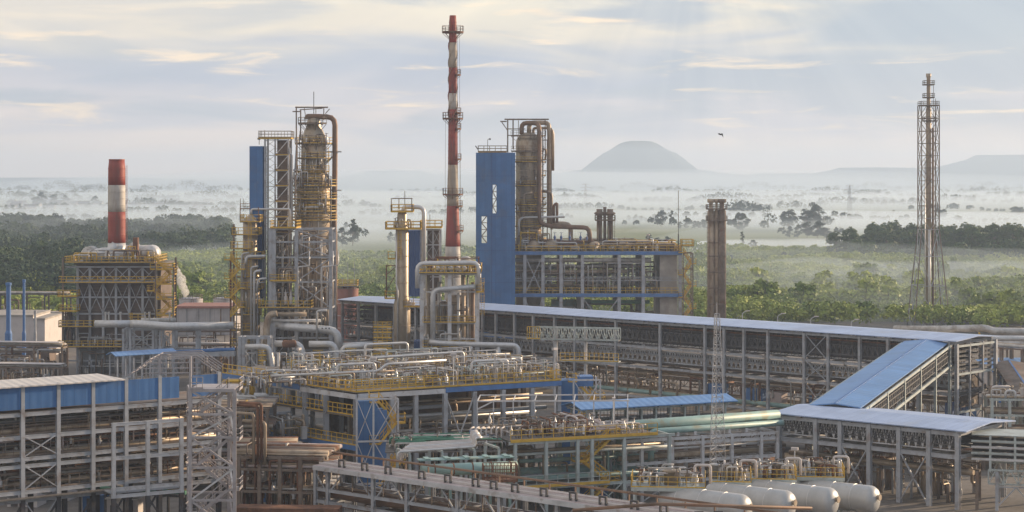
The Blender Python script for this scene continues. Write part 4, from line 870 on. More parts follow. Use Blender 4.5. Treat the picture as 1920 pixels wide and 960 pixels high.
drum(t, (x(854), 4, 3), (0, 0, 1), 14, 1.7, 'insul_warm', 'reactor_vessel'); drum(t, (x(825), 5, 3), (0, 0, 1), 13, 1.4, 'tower_skin', 'reactor_vessel'); drum(t, (x(880), 5, 3), (0, 0, 1), 15, 1.2, 'tower_skin', 'reactor_vessel')
drum(t, (x(872), 4, z(512)), (0, 0, 1), 2.6, .9, 'insul', 'small_drum', 14)
for i, p in enumerate((820, 832, 845, 858, 870)): drum(t, (x(p), -.3, z(504)), (0, 1, 0), 2, .42, 'wall_white' if i % 2 else 'galv', 'small_drum', 10)
frame(t, [x(833), x(897)], [1, 6], [z(484)], .14, 'rust', z(513)); manifold(t, x(795), x(890), 0, 7, z(513), 2.6, 26, ('galv', 'insul', 'yellow', 'rust'), (.06, .18), 8, 71)
for py in (606, 652): deck(t, x(793), x(892), -.3, 7, z(py) + .02, rail=1.0, rt=.07, sides='f', m='steel_brown')
manifold(t, x(795), x(890), 0, 6, z(605), 3.2, 18, ('galv', 'insul_warm', 'steel_brown'), (.06, .2), 6, 72); manifold(t, x(795), x(890), -.5, 6, z(655), 3, 20, ('galv', 'insul', 'steel'), (.06, .2), 6, 73)
deck(t, x(893), x(907), -1, 3, z(548), rail=1.1, rt=.08, m='yellow'); ladder(t, x(905), -.8, z(590), z(520), 'yellow')
# ================================================================ E: blue tower
q = Loc(929, 395); x, z = q.x, q.z
t = thing('blue_clad_tower', 'tall solid blue clad tower with two slot openings and a railing on top', 'tower', q.o)
xa, xm, xb_, ya, yb = x(892), x(922), x(966), 2.2, 6.5
def wallq(p0, p1, za, zb, m, th=.12):   # wall panel between plan points
    p0 = V(*p0); p1 = V(*p1); d = (p1 - p0).normalized(); nrm = V(-d.y, d.x) if False else V(d.y * -1, d.x)
    mb = MB(); a = [(p0.x, p0.y), (p1.x, p1.y), (p1.x + nrm.x * th, p1.y + nrm.y * th), (p0.x + nrm.x * th, p0.y + nrm.y * th)]
    mb.v = [(u, v_, za) for u, v_ in a] + [(u, v_, zb) for u, v_ in a]; mb.f = [(0, 3, 2, 1), (4, 5, 6, 7), (0, 1, 5, 4), (1, 2, 6, 5), (2, 3, 7, 6), (3, 0, 4, 7)]
    return part('cladding', mb, m, t)
PL, PM, PRr = V(xa, 1.6, 0), V(xm, 0, 0), V(xb_, 1.0, 0)
def seg(P, Q, pxs, pyt, pyb, slot, m):
    f = lambda px: P.lerp(Q, (x(px) - P.x) / (Q.x - P.x)).to_2d()
    a, b, st, sb = slot; wallq(f(pxs[0]), f(a), 0 if pyb is None else z(pyb), z(pyt), m); wallq(f(b), f(pxs[1]), 0, z(pyt), m); wallq(f(a), f(b), z(st), z(pyt), m); wallq(f(a), f(b), 0, z(sb), m)
    mb = MB(); pa, pb = f(a), f(b); n = 4
    for i in range(n):
        z0_, z1_ = z(sb + (st - sb) * i / n), z(sb + (st - sb) * (i + 1) / n); mb.beam((pa.x, pa.y + .3, z0_), (pb.x, pb.y + .3, z1_), .16) if i % 2 else mb.beam((pb.x, pb.y + .3, z0_), (pa.x, pa.y + .3, z1_), .16); mb.beam((pa.x, pa.y + .3, z1_), (pb.x, pb.y + .3, z1_), .14)
    part('slot_lattice', mb, 'steel_brown', t)
seg(PL, PM, (892, 922), 286, None, (902.5, 913, 405, 456), 'blue_clad'); seg(PM, PRr, (922, 966), 286, None, (923.5, 931, 346, 400), 'blue_clad')
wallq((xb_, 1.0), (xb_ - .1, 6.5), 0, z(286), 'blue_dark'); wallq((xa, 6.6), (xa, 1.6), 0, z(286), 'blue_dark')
for xx in (xa + .25, xm, xb_ - .35): part('column', MB().hsec(xx, 6.3, 0, z(287), .3), 'steel', t)
part('roof', MB().quad((xa, 1.6, z(286)), (xm, 0, z(286)), (xb_, 1, z(286)), (xb_, 6.5, z(286)), (xa, 6.6, z(286))), 'steel_brown', t)
d = part('roof_deck', MB().box(x(896), 1.8, z(286) + .05, x(950), 6.2, z(286) + .2), 'yellow', t); part('railing', MB().rail([(x(896), 1.8, z(284)), (x(950), 1.6, z(284)), (x(950), 6.2, z(284)), (x(896), 6.2, z(284)), (x(896), 1.8, z(284))], 1.25, 1.2, .08), 'steel_brown', d)
part('lamp_post', MB().tube([(x(914), 2, z(285)), (x(914), 2, z(262)), (x(918), 2, z(259))], .06, 6).box(x(917), 1.8, z(262), x(920), 2.2, z(259)), 'steel_dark', t); part('lamp_arm', MB().beam((x(896), 2, z(280)), (x(891), 2, z(273)), .2), 'steel_dark', t)
part('seam', MB().beam((x(922), -.04, 0), (x(922), -.04, z(286)), .1), 'blue_dark', t)
for py in (406, 330, 470, 530): part('seam', MB().beam((x(892.5), 1.54, z(py)), (x(922), -.04, z(py)), .05).beam((x(922), -.04, z(py)), (x(965.5), .95, z(py)), .05), 'blue_dark', t)
# second column
q = Loc(991, 406); x, z = q.x, q.z; k = q.k
t = thing('second_column', 'stout weathered column behind the solid blue tower, with loops of thick pipe over its head', 'column', q.o)
part('shell', MB().lathe([(24 * k, 0), (24 * k, z(270)), (23 * k, z(262)), (19 * k, z(255)), (12 * k, z(250)), (.05, z(248))], (0, 0, 0), 30), 'tower_skin', t, True)
for py in (285, 302, 320, 340, 362, 385, 410, 432): part('band', MB().lathe([(24.1 * k, z(py) - .1), (24.7 * k, z(py) - .08), (24.7 * k, z(py) + .08), (24.1 * k, z(py) + .1)], (0, 0, 0), 30), 'insul_warm', t)
for py, a0, a1 in ((256, 180, 420), (330, 300, 420), (372, 290, 400), (398, 180, 360), (448, 190, 380), (285, 190, 330), (305, 180, 400), (350, 180, 300), (385, 200, 420), (425, 180, 400)): ringdeck(t, 0, 0, z(py), 24.1 * k, 33 * k, a0, a1, 1.1, 'steel_brown', 'steel_brown' if py < 300 else 'yellow')
part('head_frame', MB().beam((x(946), -1, z(224)), (x(1029), -1, z(224)), .3).beam((x(952), -1, z(286)), (x(952), -1, z(224)), .28).beam((x(962), -1, z(280)), (x(962), -1, z(224)), .28).beam((x(1022), -1, z(300)), (x(1022), -1, z(224)), .2).beam((x(1028), 1, z(224)), (x(950), 1, z(224)), .2).beam((x(952), -1, z(242)), (x(985), -1, z(242)), .2).beam((x(938), -1, z(228)), (x(950), -1, z(228)), .25)
     .beam((x(940), -1, z(228)), (x(952), -1, z(245)), .18).beam((x(952), -1, z(254)), (x(990), -1, z(254)), .2).beam((x(972), -1, z(254)), (x(972), -1, z(226)), .14), 'steel_brown', t)
for pts, r, m in [([(x(978), -.5, z(252)), (x(978), -.5, z(231)), (x(1010), -1.5, z(231)), (x(1011), -3.2, z(250)), (x(1011), -3.2, z(418)), (x(1034), -3.2, z(424)), (x(1104), -3.2, z(426)), (x(1105), -3.2, z(455))], .5, 'brown_pipe'),
                  ([(x(992), 0, z(250)), (x(992), 0, z(230)), (x(1028), 0, z(230)), (x(1030), -.5, z(245)), (x(1030), -.5, z(405)), (x(1028), -.5, z(418)), (x(1070), -.5, z(420)), (x(1070), -.5, z(455))], .5, 'insul_warm'),
                  ([(x(1000), 1, z(250)), (x(1000), 1, z(240)), (x(1037), 1, z(240)), (x(1037), 1, z(320))], .3, 'insul_warm'),
                  ([(x(982), -3.2, z(470)), (x(982), -3.2, z(362)), (x(998), -3.2, z(362))], .3, 'insul_warm'), ([(x(973), -3.3, z(470)), (x(973), -3.3, z(407)), (x(1058), -3.3, z(406))], .24, 'galv'),
                  ([(x(1038), -2, z(418)), (x(1038), -2, z(385)), (x(1044), -2, z(380)), (x(1044), -2, z(417))], .3, 'brown_pipe'), ([(x(1022), -2, z(300)), (x(1024), -2, z(280)), (x(1016), -2, z(280))], .2, 'insul_warm'), ([(x(1034), -1, z(430)), (x(1034), -1, z(360)), (x(1015), -1, z(358))], .3, 'insul_warm')]:
    pipe(t, pts, r, m, 12, bend=1.3)
manifold(t, x(968), x(1014), -3.6, -2.9, z(400), 4, 12, ('insul_warm', 'steel_brown', 'brown_pipe'), (.06, .16), 5, 86); manifold(t, x(968), x(1014), -3.5, -2.9, z(350), 4, 10, ('insul_warm', 'steel_brown'), (.05, .12), 3, 87)
for py in (300, 345, 390): part('frame_beam', MB().beam((x(965), -3.1, z(py)), (x(1032), -3.1, z(py)), .18), 'steel_brown', t)
for px in (1017, 1033): part('frame_post', MB().beam((x(px), -3.1, z(470)), (x(px), -3.1, z(240)), .2), 'steel_brown', t)
frame(t, [x(1018), x(1026)], [-2.4, 1], [z(p) for p in (440, 410, 380, 350, 320, 290, 262)], .16, 'steel_brown', z(470), bw=.14)
manifold(t, x(970), x(1030), -4, -3, z(470), 5, 20, ('insul_warm', 'galv', 'yellow', 'brown_pipe'), (.08, .22), 6, 81); ladder(t, x(1003), -3.3, z(450), z(256), 'steel_brown')
# F: process structure
q = Loc(1110, 400); x, z = q.x, q.z
t = thing('process_structure', 'wide two-deck steel structure with blue edge beams right of the solid blue tower', 'process structure', q.o)
xs = [x(p) for p in (948, 984, 1018, 1052, 1092, 1161, 1206, 1275)]
frame(t, xs, [0, 10, 20], [z(553), z(474)], .7, 'steel', 0, bw=.5, bracesf=((1, 1), (1, 0), (4, 0)))
for pa in (553, 474): part('edge_beam', MB().box(x(950), -.45, z(pa) - .4, x(1278), -.36, z(pa) + .35), 'blue_paint', t); part('edge_beam', MB().box(x(1278) + .004, -.3, z(pa) - .4, x(1278) + .1, 20, z(pa) + .35), 'blue_paint', t)
deck(t, x(946), x(1278), -.2, 20.3, z(474) + .1, rail=1.3, rt=.11, sp=1.6); deck(t, x(950), x(1272), -.2, 20, z(553) + .1, rail=1.3, rt=.1, sides='f')
part('mid_rail', MB().rail([(x(950), .5, z(527)), (x(1275), .5, z(527))], .8, 2, .1), 'steel', t)
part('concrete_pier', MB().box(x(1238), 1, 0, x(1270), 19, z(478)), 'concrete', t); part('concrete_pier', MB().box(x(1083), 5, 0, x(1090), 8, z(560)), 'concrete', t)
for i, (ya_, py, r, m) in enumerate([(1.5, 488, .5, 'insul'), (3, 500, .35, 'insul'), (2, 510, .4, 'insul_warm'), (5, 490, .45, 'galv'), (2.5, 536, .28, 'insul_warm'), (4, 542, .35, 'brown_pipe')]):
    pipe(t, [(x(955 + 7 * i), ya_, z(py)), (x(1222 - 22 * i), ya_, z(py))], r, m, 12)
for i in range(9): drum(t, (x(958 + i * 30), 2 + (i % 3) * 2.5, z(540 - (i % 2) * 8)), (1, 0, 0), 3.2, .6 + .15 * (i % 2), ('insul_warm', 'insul', 'galv')[i % 3], 'exchanger', 14)
manifold(t, x(952), x(1232), .3, 12, z(553), 7, 150, ('galv', 'insul_warm', 'insul', 'steel_brown', 'brown_pipe', 'galv'), (.07, .2), 24, 82)
manifold(t, x(952), x(1232), .3, 12, 0, 9, 50, ('insul_warm', 'insul', 'steel_brown', 'panel_brown'), (.1, .35), 8, 83)
for i, p in enumerate((998, 1031, 1112, 1166)): drum(t, (x(p), 0.5, z(463)), (.25, 1, 0), 6, 1.35 if i < 2 else 1.1, 'insul_warm', 'drum', 18)
manifold(t, x(960), x(1270), 0, 16, z(472), 2.6, 130, ('insul_warm', 'steel_brown', 'yellow', 'rust', 'galv'), (.07, .2), 26, 84); eqskid(t, x(960), x(1260), 0, 12, z(472), 26, 85, 1.1)
for i, p in enumerate((1040, 1052, 1068, 1088, 1100)): valve(t, (x(p), -1.5 - i * .2, z(450) ), 1.6 if i < 4 else 1.3, 'blue_dark', 'blue_dark')
part('roof_box', MB().box(x(1237), 3, z(472) , x(1266), 8, z(458)), 'panel_brown', t)
part('lower_panel', MB().box(x(1035), 8, z(590), x(1110), 9, z(566)), 'teal', t); part('lower_panel', MB().box(x(1110), 6, z(573), x(1222), 8, z(567)), 'green', t)
stairs(t, x(1232), x(1206), 2, z(553), z(500), 1, m='steel_brown')
q = Loc(1288, 398); x, z = q.x, q.z
t = thing('escape_stair_tower', 'slim rust and grey cross-braced stair tower at the right end of the two-deck structure', 'stair tower', q.o)
frame(t, [x(1281), x(1299)], [0, 4], [z(p) for p in (620, 588, 560, 532, 504, 474)], .24, 'steel_brown', 0, bw=.16, bracesf=[(0, i) for i in range(6)], brm='steel')
stairs(t, x(1283), x(1297), 1, z(600), z(474), 6, m='yellow', wd=.9); deck(t, x(1279), x(1301), -.3, 4.4, z(462), rail=1.3, rt=.1, m='rust')
single('lightning_mast', MB().tube([(0, 0, z(480)), (0, 0, z(440))], .14, 6).tube([(0, 0, z(440)), (0, 0, z(358))], .07, 6), 'steel_dark', 'thin bare rod rising from the right end of the two-deck structure', 'lightning rod', (X(1272, 402), 402, 0))
# twin vents on the structure
q = Loc(1134, 408); x, z = q.x, q.z
t = thing('vent_stacks', 'cluster of three short brown stacks with flared heads on top of the two-deck structure', 'vent stack', q.o)
for p, r, zt in ((1124, .62, 392), (1134, .34, 388), (1144, .62, 392)):
    part('stack', MB().lathe([(r, z(473)), (r, z(412)), (r * 1.0, z(410)), (r * 1.05, z(404)), (r * 1.9, z(401)), (r * 1.9, z(399)), (r * 1.1, z(397)), (r * 1.1, z(zt))], (x(p), 0, 0), 14), 'steel_brown', t, True)
deck(t, x(1116), x(1153), -1.6, 1.6, z(414), rail=1.1, rt=.09, m='steel_brown', rm='steel_brown'); ladder(t, x(1150), -1, z(470), z(412), 'steel_brown')
for p in (1121, 1127, 1141, 1147): pipe(t, [(x(p), -.7, z(470)), (x(p), -.7, z(416))], .12, 'insul_warm', 6)
# G: triple stack
q = Loc(1344, 420); x, z = q.x, q.z
t = thing('triple_stack', 'three slender brown exhaust stacks standing close together behind the long pale roof', 'stacks', q.o)
for p, r, top in ((1333, .78, 373), (1343.5, .5, 373), (1353.5, .95, 373)):
    rr = r * .55
    part('stack', MB().lathe([(r, 0), (r, z(396)), (rr, z(391)), (rr, z(top + 8)), (rr * 1.9, z(top + 6)), (rr * 1.9, z(top))], (x(p), 0, 0), 16), 'insul_warm' if p != 1353.5 else 'steel_brown', t, True)
for py in (393, 414): deck(t, x(1325), x(1362), -1.8, 1.8, z(py), rail=1.0, rt=.09, m='steel_brown', rm='steel_brown')
for py in (455, 480, 510, 540, 570): part('clamp', MB().beam((x(1328), -.9, z(py)), (x(1360), -.9, z(py)), .2), 'steel_brown', t); 
ladder(t, x(1327), -.9, 1, z(395), 'steel_brown'); pipe(t, [(x(1348.5), -.6, 0), (x(1348.5), -.6, z(396))], .16, 'steel_brown', 6)
# H: flare mast
q = Loc(1741, 450); x, z = q.x, q.z
t = thing('flare_mast', 'very tall square lattice flare mast with splayed legs over the green scrub at right', 'flare mast', q.o)
hw = lambda py: (16.5 if py <= 430 else 16.5 + (py - 430) / 185 * 17) * q.k
lev = [198, 222, 246, 269, 292, 315, 339, 362, 386, 409, 430, 480, 535, 580, 617]
for sx in (-1, 1):
    for sy in (-1, 1):
        part('leg', MB().tube([(sx * hw(p), sy * hw(p), z(p)) for p in lev], .13, 6, bend=0), 'steel_brown' , t)
for i, (a, b) in enumerate(zip(lev, lev[1:])):
    mb = MB(); ha, hb = hw(a), hw(b); za, zb = z(a), z(b)
    for sg in (-1, 1):
        mb.beam((-ha, sg * ha, za), (ha, sg * ha, za), .15); mb.beam((sg * ha, -ha, za), (sg * ha, ha, za), .15)
        if i < 10:
            # diamond lattice: alternate K pattern
            if i % 2: mb.beam((-ha, sg * ha, za), (0, sg * hb, zb), .12); mb.beam((ha, sg * ha, za), (0, sg * hb, zb), .12); mb.beam((sg * ha, -ha, za), (sg * hb, 0, zb), .12); mb.beam((sg * ha, ha, za), (sg * hb, 0, zb), .12)
            else: mb.beam((0, sg * ha, za), (-hb, sg * hb, zb), .12); mb.beam((0, sg * ha, za), (hb, sg * hb, zb), .12); mb.beam((sg * ha, 0, za), (sg * hb, -hb, zb), .12); mb.beam((sg * ha, 0, za), (sg * hb, hb, zb), .12)
        else:
            mb.beam((-ha, sg * ha, za), (hb * .0, sg * hb, zb), .14); mb.beam((ha, sg * ha, za), (0, sg * hb, zb), .14); mb.beam((sg * ha, -ha, za), (sg * hb, 0, zb), .14); mb.beam((sg * ha, ha, za), (sg * hb, 0, zb), .14)
    part('lattice', mb, 'steel_brown' if i < 9 else 'steel', t)
part('riser', MB().lathe([(.62, 0), (.62, z(205)), (.45, z(200)), (.45, z(146)), (.6, z(144)), (.62, z(138)), (.3, z(138))], (0, 0, 0), 14), 'insul_warm', t, True)
pipe(t, [(1.0, -.3, 0), (1.0, -.3, z(240))], .26, 'brown_pipe', 8); pipe(t, [(-.9, -.3, 0), (-.9, -.3, z(300))], .14, 'galv', 6); pipe(t, [(.0, -.9, 0), (.0, -.9, z(430))], .34, 'galv', 8)
deck(t, -hw(198), hw(198), -hw(198), hw(198), z(199), rail=1.0, rt=.09, m='steel_brown', rm='steel_brown')
for py in (160, 184, 228): deck(t, -1.2, 1.2 + (py > 200) * .6, -1.2, 1.2, z(py), rail=1.0, rt=.09, m='steel_brown', rm='steel_brown')
part('ladder', MB().beam((1.0, -.8, 0), (1.0, -.8, z(160)), .1).beam((1.5, -.8, 0), (1.5, -.8, z(185)), .1), 'steel_brown', t)
# ================================================================ I: long roofed gallery
def tpx(A, B, px):      # distance along A-B at which the survey line of sight px crosses it
    s = (px - 960) / F; dx, dy = B[0] - A[0], B[1] - A[1]; k = (s * A[1] - A[0]) / (dx - s * dy); return k * math.hypot(dx, dy)
A_, B_ = (X(640, 348), 348), (X(1783, 260), 260)
xsI = [tpx(A_, B_, p) for p in (642, 672, 705, 740, 780, 822, 862, 905, 930, 965, 1000, 1040, 1078, 1098, 1155, 1238, 1322, 1358, 1395, 1440, 1508, 1553, 1612, 1665, 1722, 1781)]
GI = rack('roofed_gallery', 'longest pipe gallery with a pale metal roof running diagonally across the plant', 'pipe gallery', A_, B_, 11, [1.3, 6.1, 9.3, 13.2], xsI, .42, 'steel',
     braces=((20, 1), (20, 2), (20, 3), (10, 1)), roof=('roof_pale', .6, 13.35, .42),
     trusses=((10.3, 11.7, .4, 1.0, 'tray', .1, 'v'), (9.5, 10.1, .6, 1.4, 'steel_dark', .08, '/'), (6.9, 8.6, .5, 1.0, 'steel', .13, 'v'), (11.9, 12.9, 2.0, 1.6, 'steel_brown', .1, '/'), (3.0, 4.2, 3.2, 2.4, 'steel_brown', .1, 'v'), (10.3, 12.6, 8.5, 2.0, 'steel_brown', .12, 'v')),
     trays=[(z_, 1.2 + 2.1 * i, 2.6 + 2.1 * i, 'tray') for z_ in (9.4, 10.3, 11.1, 11.9) for i in range(4)] + [(6.3, 1, 9.5, 'panel_brown'), (8.0, 1.2, 6, 'tray')],
     pipes=[(6.4, 2.2, .3, 'insul'), (6.4, 3.2, .25, 'insul_warm'), (6.4, 4.5, .4, 'insul_warm'), (1.5, 1, .35, 'teal'), (1.5, 2.2, .3, 'insul_warm'), (1.5, 3.2, .25, 'insul'), (1.5, 5, .4, 'insul_warm'), (7.4, 3.5, .2, 'galv'), (4.2, 6, .3, 'insul_warm'), (3.2, 8, .35, 'insul'), (9.5, .9, .14, 'galv'), (12.2, .9, .12, 'rust')])
for i in range(60):
    xx = 1.0 + i * 2.12; part('hanger', MB().beam((xx, 1.0, 9.4), (xx, 1.0, 13.1), .09), 'steel_brown', GI)
rn = random.Random(2)
for i, (xx, wd, hh, m) in enumerate([(84, 3, 2.6, 'blue_paint'), (91, 3.5, 2.4, 'blue_paint'), (96, 2.0, 2.2, 'pinkish'), (103, 3, 2.4, 'blue_paint'), (110, 3, 2.2, 'pinkish')]):
    part('cabinet', MB().box(xx, 2, 1.45, xx + wd, 3.5, 1.45 + hh), m, GI)
manifold(GI, 42, 60, .5, 4, 1.5, 4, 44, ('insul', 'insul_warm', 'galv', 'steel_brown'), (.08, .22), 12, 91)
for a, b, sd_ in ((2, 40, 92), (60, 84, 93), (84, 124, 94)): manifold(GI, a, b, .5, 9, 1.5, 4, 30, ('insul_warm', 'insul', 'steel_brown', 'rust'), (.08, .2), 8, sd_)
# yellow railed lattice walkway at the left end of the open part
q = Loc(1000, 268); x, z = q.x, q.z
t = thing('lattice_footbridge', 'pale lattice footbridge with orange-yellow gate before the longest gallery', 'footbridge', (X(1000, 272), 272, 0), R(-14))
part('truss', MB().truss((0, 0, z(640)), (12.6, 0, z(640)), 1.7, 12, .11), 'steel_green', t); part('truss', MB().truss((0, 1.6, z(640)), (12.6, 1.6, z(640)), 1.7, 12, .11), 'steel_green', t); part('deck', MB().box(0, 0, z(640) - .1, 12.6, 1.6, z(640) + .02), 'grating', t)
for xx in (3.2, 7.6): part('column', MB().hsec(xx, .8, 0, z(617), .42), 'steel_pale', t)
part('gate', MB().rail([(-.9, -.1, z(640)), (1.0, -.1, z(640))], 1.8, .4, .08), 'yellow', t)
d = part('lower_deck', MB().box(4, 0, z(680) - .1, 12.6, 2, z(680)), 'steel_green', t); part('railing', MB().rail([(4, 0, z(680)), (12.6, 0, z(680))], 1.2, .7, .07), 'yellow', d)
# end tower of the gallery at right
d_ = V(B_[0] - A_[0], B_[1] - A_[1], 0).normalized(); nn = V(-d_.y, d_.x, 0)
t = thing('gallery_end_tower', 'open steel frame with trays under the right gable of the longest gallery', 'steel frame', (B_[0] + d_.x * .9, B_[1] + d_.y * .9, 0), math.atan2(nn.y, nn.x))
for xx in (0, 3.6, 7.2, 10.8): part('column', MB().hsec(xx, 0, 0, 13.0, .46 if xx in (0, 10.8) else .24), 'steel', t)
for zz in (3.6, 8.9, 12.8): part('beam', MB().box(.2, -.12, zz - .3, 10.6, .12, zz), 'steel_green', t)
for zz in (9.3, 9.9, 10.5, 11.1, 11.7, 5.6, 6.2): part('cable_tray', MB().box(.4, .2, zz, 10.4, 1.0, zz + .08).rail([(.4, .15, zz), (10.4, .15, zz)], .25, .6, .05), 'tray', t)
part('brace', MB().beam((5, .1, 8.6), (10.6, .1, 5), .24), 'steel_dark', t); part('brace', MB().beam((3.6, .1, 1), (7.2, .1, 3.4), .15).beam((7.2, .1, 1), (3.6, .1, 3.4), .15), 'steel', t)
part('panel', MB().box(4, 1.6, 3.7, 9, 1.8, 8.5), 'panel_brown', t); part('panel', MB().box(.6, 2, .1, 6, 2.2, 4.6), 'blue_dark', t); part('panel', MB().box(6.01, 2, .1, 9, 2.2, 5.0), 'blue_paint', t)
# J: sloping blue gallery
def sloped(name, label, Pt, Pb, wd, zt, zb, rm, roofthick=.12):
    Pt = V(*Pt); Pb = V(*Pb); d = Pb - Pt; Ln = d.length; t = thing(name, label, 'sloping gallery', (Pt.x, Pt.y, 0), math.atan2(d.y, d.x))
    f = lambda s: zt + (zb - zt) * s / Ln
    for (ya, da, yb2, db) in ((-.4, 0, wd / 2, .35), (wd / 2, .35, wd + .4, 0)):
        mb = MB(); mb.v = [(0, ya, zt + da), (Ln, ya, zb + da), (Ln, yb2, zb + db), (0, yb2, zt + db)]; mb.v += [(a, b, c + roofthick) for a, b, c in mb.v]
        mb.f = [(0, 3, 2, 1), (4, 5, 6, 7), (0, 1, 5, 4), (1, 2, 6, 5), (2, 3, 7, 6), (3, 0, 4, 7)]; part('roof', mb, rm, t)
    part('ridge_cap', MB().beam((0, wd / 2, zt + .5), (Ln, wd / 2, zb + .5), .25, .05), 'blue_paint', t)
    for y in (0, wd):
        part('rail_beam', MB().beam((0, y, zt - .25), (Ln, y, zb - .25), .2, .3), 'steel_green', t); part('rail_beam', MB().beam((0, y, zt - 3.0), (Ln, y, zb - 3.0), .24, .35), 'steel_green', t)
        n = int(Ln / .9); mb = MB()
        for i in range(n):
            s0, s1 = Ln * i / n, Ln * (i + 1) / n
            mb.beam((s0, y, f(s0) - 2.2), ((s0 + s1) / 2, y, f(s0) - .7), .08); mb.beam(((s0 + s1) / 2, y, f(s0) - .7), (s1, y, f(s1) - 2.2), .08)
        mb.beam((0, y, zt - 2.2), (Ln, y, zb - 2.2), .1); mb.beam((0, y, zt - 1.4), (Ln, y, zb - 1.4), .1); mb.beam((0, y, zt - .75), (Ln, y, zb - .75), .1)
        part('lattice', mb, 'tray', t)
        for i in range(6):
            s = Ln * (i + .15) / 5.4; part('column', MB().hsec(s, y, 0, f(s) - .1, .34), 'steel_green', t)
    for zz in (2.4, 1.6, .9): part('cable_tray', MB().beam((0, wd / 2, zt - zz), (Ln, wd / 2, zb - zz), wd * .7, .08), 'tray', t)
    s = Ln * .45; part('brace', MB().beam((s, 0, 1), (s + 7, 0, 5), .16).beam((s, 0, 5), (s + 7, 0, 1), .16), 'steel_green', t)
    return t
PT = V(B_[0], B_[1]) - V(d_.x, d_.y) * .5
Yb = 222
sloped('sloping_gallery', 'bright blue roofed gallery sloping from the longest gallery to the lower roof', (X(1784, 260.5), 260.5), (X(1620, 219), 219), -7.0, 13.0, 9.0, 'roof_blue')
# small sloping gallery beyond the end
sloped('sloping_conveyor', 'darker open gallery descending to the right behind the end of the longest gallery', (X(1868, 268), 268), (X(1935, 246), 246), 3.5, 9.5, 4.5, 'steel_brown')
# J2: lower roofed gallery at right
A2, B2 = (X(1459, 218), 218), (X(1797, 203), 203)
xs2 = [tpx(A2, B2, p) for p in (1461, 1530, 1576, 1630, 1686, 1742, 1796)]
G2 = rack('low_roofed_gallery', 'shorter pale-roofed gallery on tall grey columns behind the white tanks at right', 'pipe gallery', A2, B2, 11, [5.9, 8.4], xs2, .5, 'steel', braces=((2, 0), (4, 0)), roof=('roof_pale', .5, 8.55, .45),
     trusses=((6.3, 8.1, .4, 1.0, 'steel_pale', .1, 'v'), (6.9, 7.5, .35, .5, 'tray', .08, '/'), (3.0, 4.4, 5.5, 2.4, 'steel_brown', .12, 'x')), trays=[(6.5 + .5 * j, .9 + i * 2.4, 2.6 + i * 2.4, 'tray') for i in range(4) for j in range(3)],
     pipes=[(3.4, 3, .3, 'insul_warm'), (3.4, 4.5, .25, 'steel_brown'), (4.6, 7, .35, 'insul_warm'), (5.0, 5, .2, 'insul')])
manifold(G2, 1, 21, 3, 10, 0, 5, 40, ('insul_warm', 'steel_brown', 'rust', 'steel'), (.08, .22), 8, 95)
for xx in (3, 7, 11, 15, 19): part('rear_post', MB().hsec(xx, 7, 0, 5.6, .4), 'steel_brown', G2)
# running on to the right edge: open cable bridge
n2 = V(B2[0] - A2[0], B2[1] - A2[1], 0).normalized(); nv = V(-n2.y, n2.x, 0)
t = thing('cable_bridge', 'open green-grey tray bridge leaving the lower roof towards the right edge', 'cable bridge', (B2[0] + n2.x * .8 + nv.x * 1.0, B2[1] + n2.y * .8 + nv.y * 1, 0), math.atan2(n2.y, n2.x) + R(24))
for i, xx in enumerate((2.2, 4.8, 8.2, 11.6)):
    for y in (0, 6): part('column', MB().hsec(xx, y, 4.2, 8.0, .24), 'steel_green', t)
    part('rib', MB().beam((xx, 0, 7.95), (xx, 6, 7.95), .14), 'steel_green', t)
for j in range(4):
    part('cable_tray', MB().box(.2, -.1, 5.4 + j * .65, 13, 1.0, 5.46 + j * .65).box(.2, -.14, 5.46 + j * .65, 13, -.1, 5.66 + j * .65), 'steel_green' if j % 2 else 'steel_pale', t)
    part('cable_tray', MB().box(.2, 2.2, 5.4 + j * .65, 13, 5.6, 5.46 + j * .65), 'tray', t)
part('tray_cover', MB().box(.2, .2, 8.06, 13, 5.8, 8.14), 'steel_green', t)
part('truss', MB().truss((2, 0, 2.9), (13, 0, 2.9), 1.5, 7, .15), 'steel_green', t); part('truss', MB().truss((2, 6, 2.9), (13, 6, 2.9), 1.5, 7, .15), 'steel_green', t)
for xx, mm in ((.8, 'steel_brown'), (2.9, 'steel'), (6.9, 'steel_pale'), (12.5, 'steel')):
    for y in (0, 6): part('leg', MB().hsec(xx, y, 0, 4.2, .34), mm, t)
part('brace', MB().beam((2.9, 0, 0.4), (4.9, 0, 2.6), .14).beam((4.9, 0, 2.6), (6.9, 0, .4), .14).beam((2.9, 0, 2.6), (6.9, 0, 2.6), .14), 'steel', t)
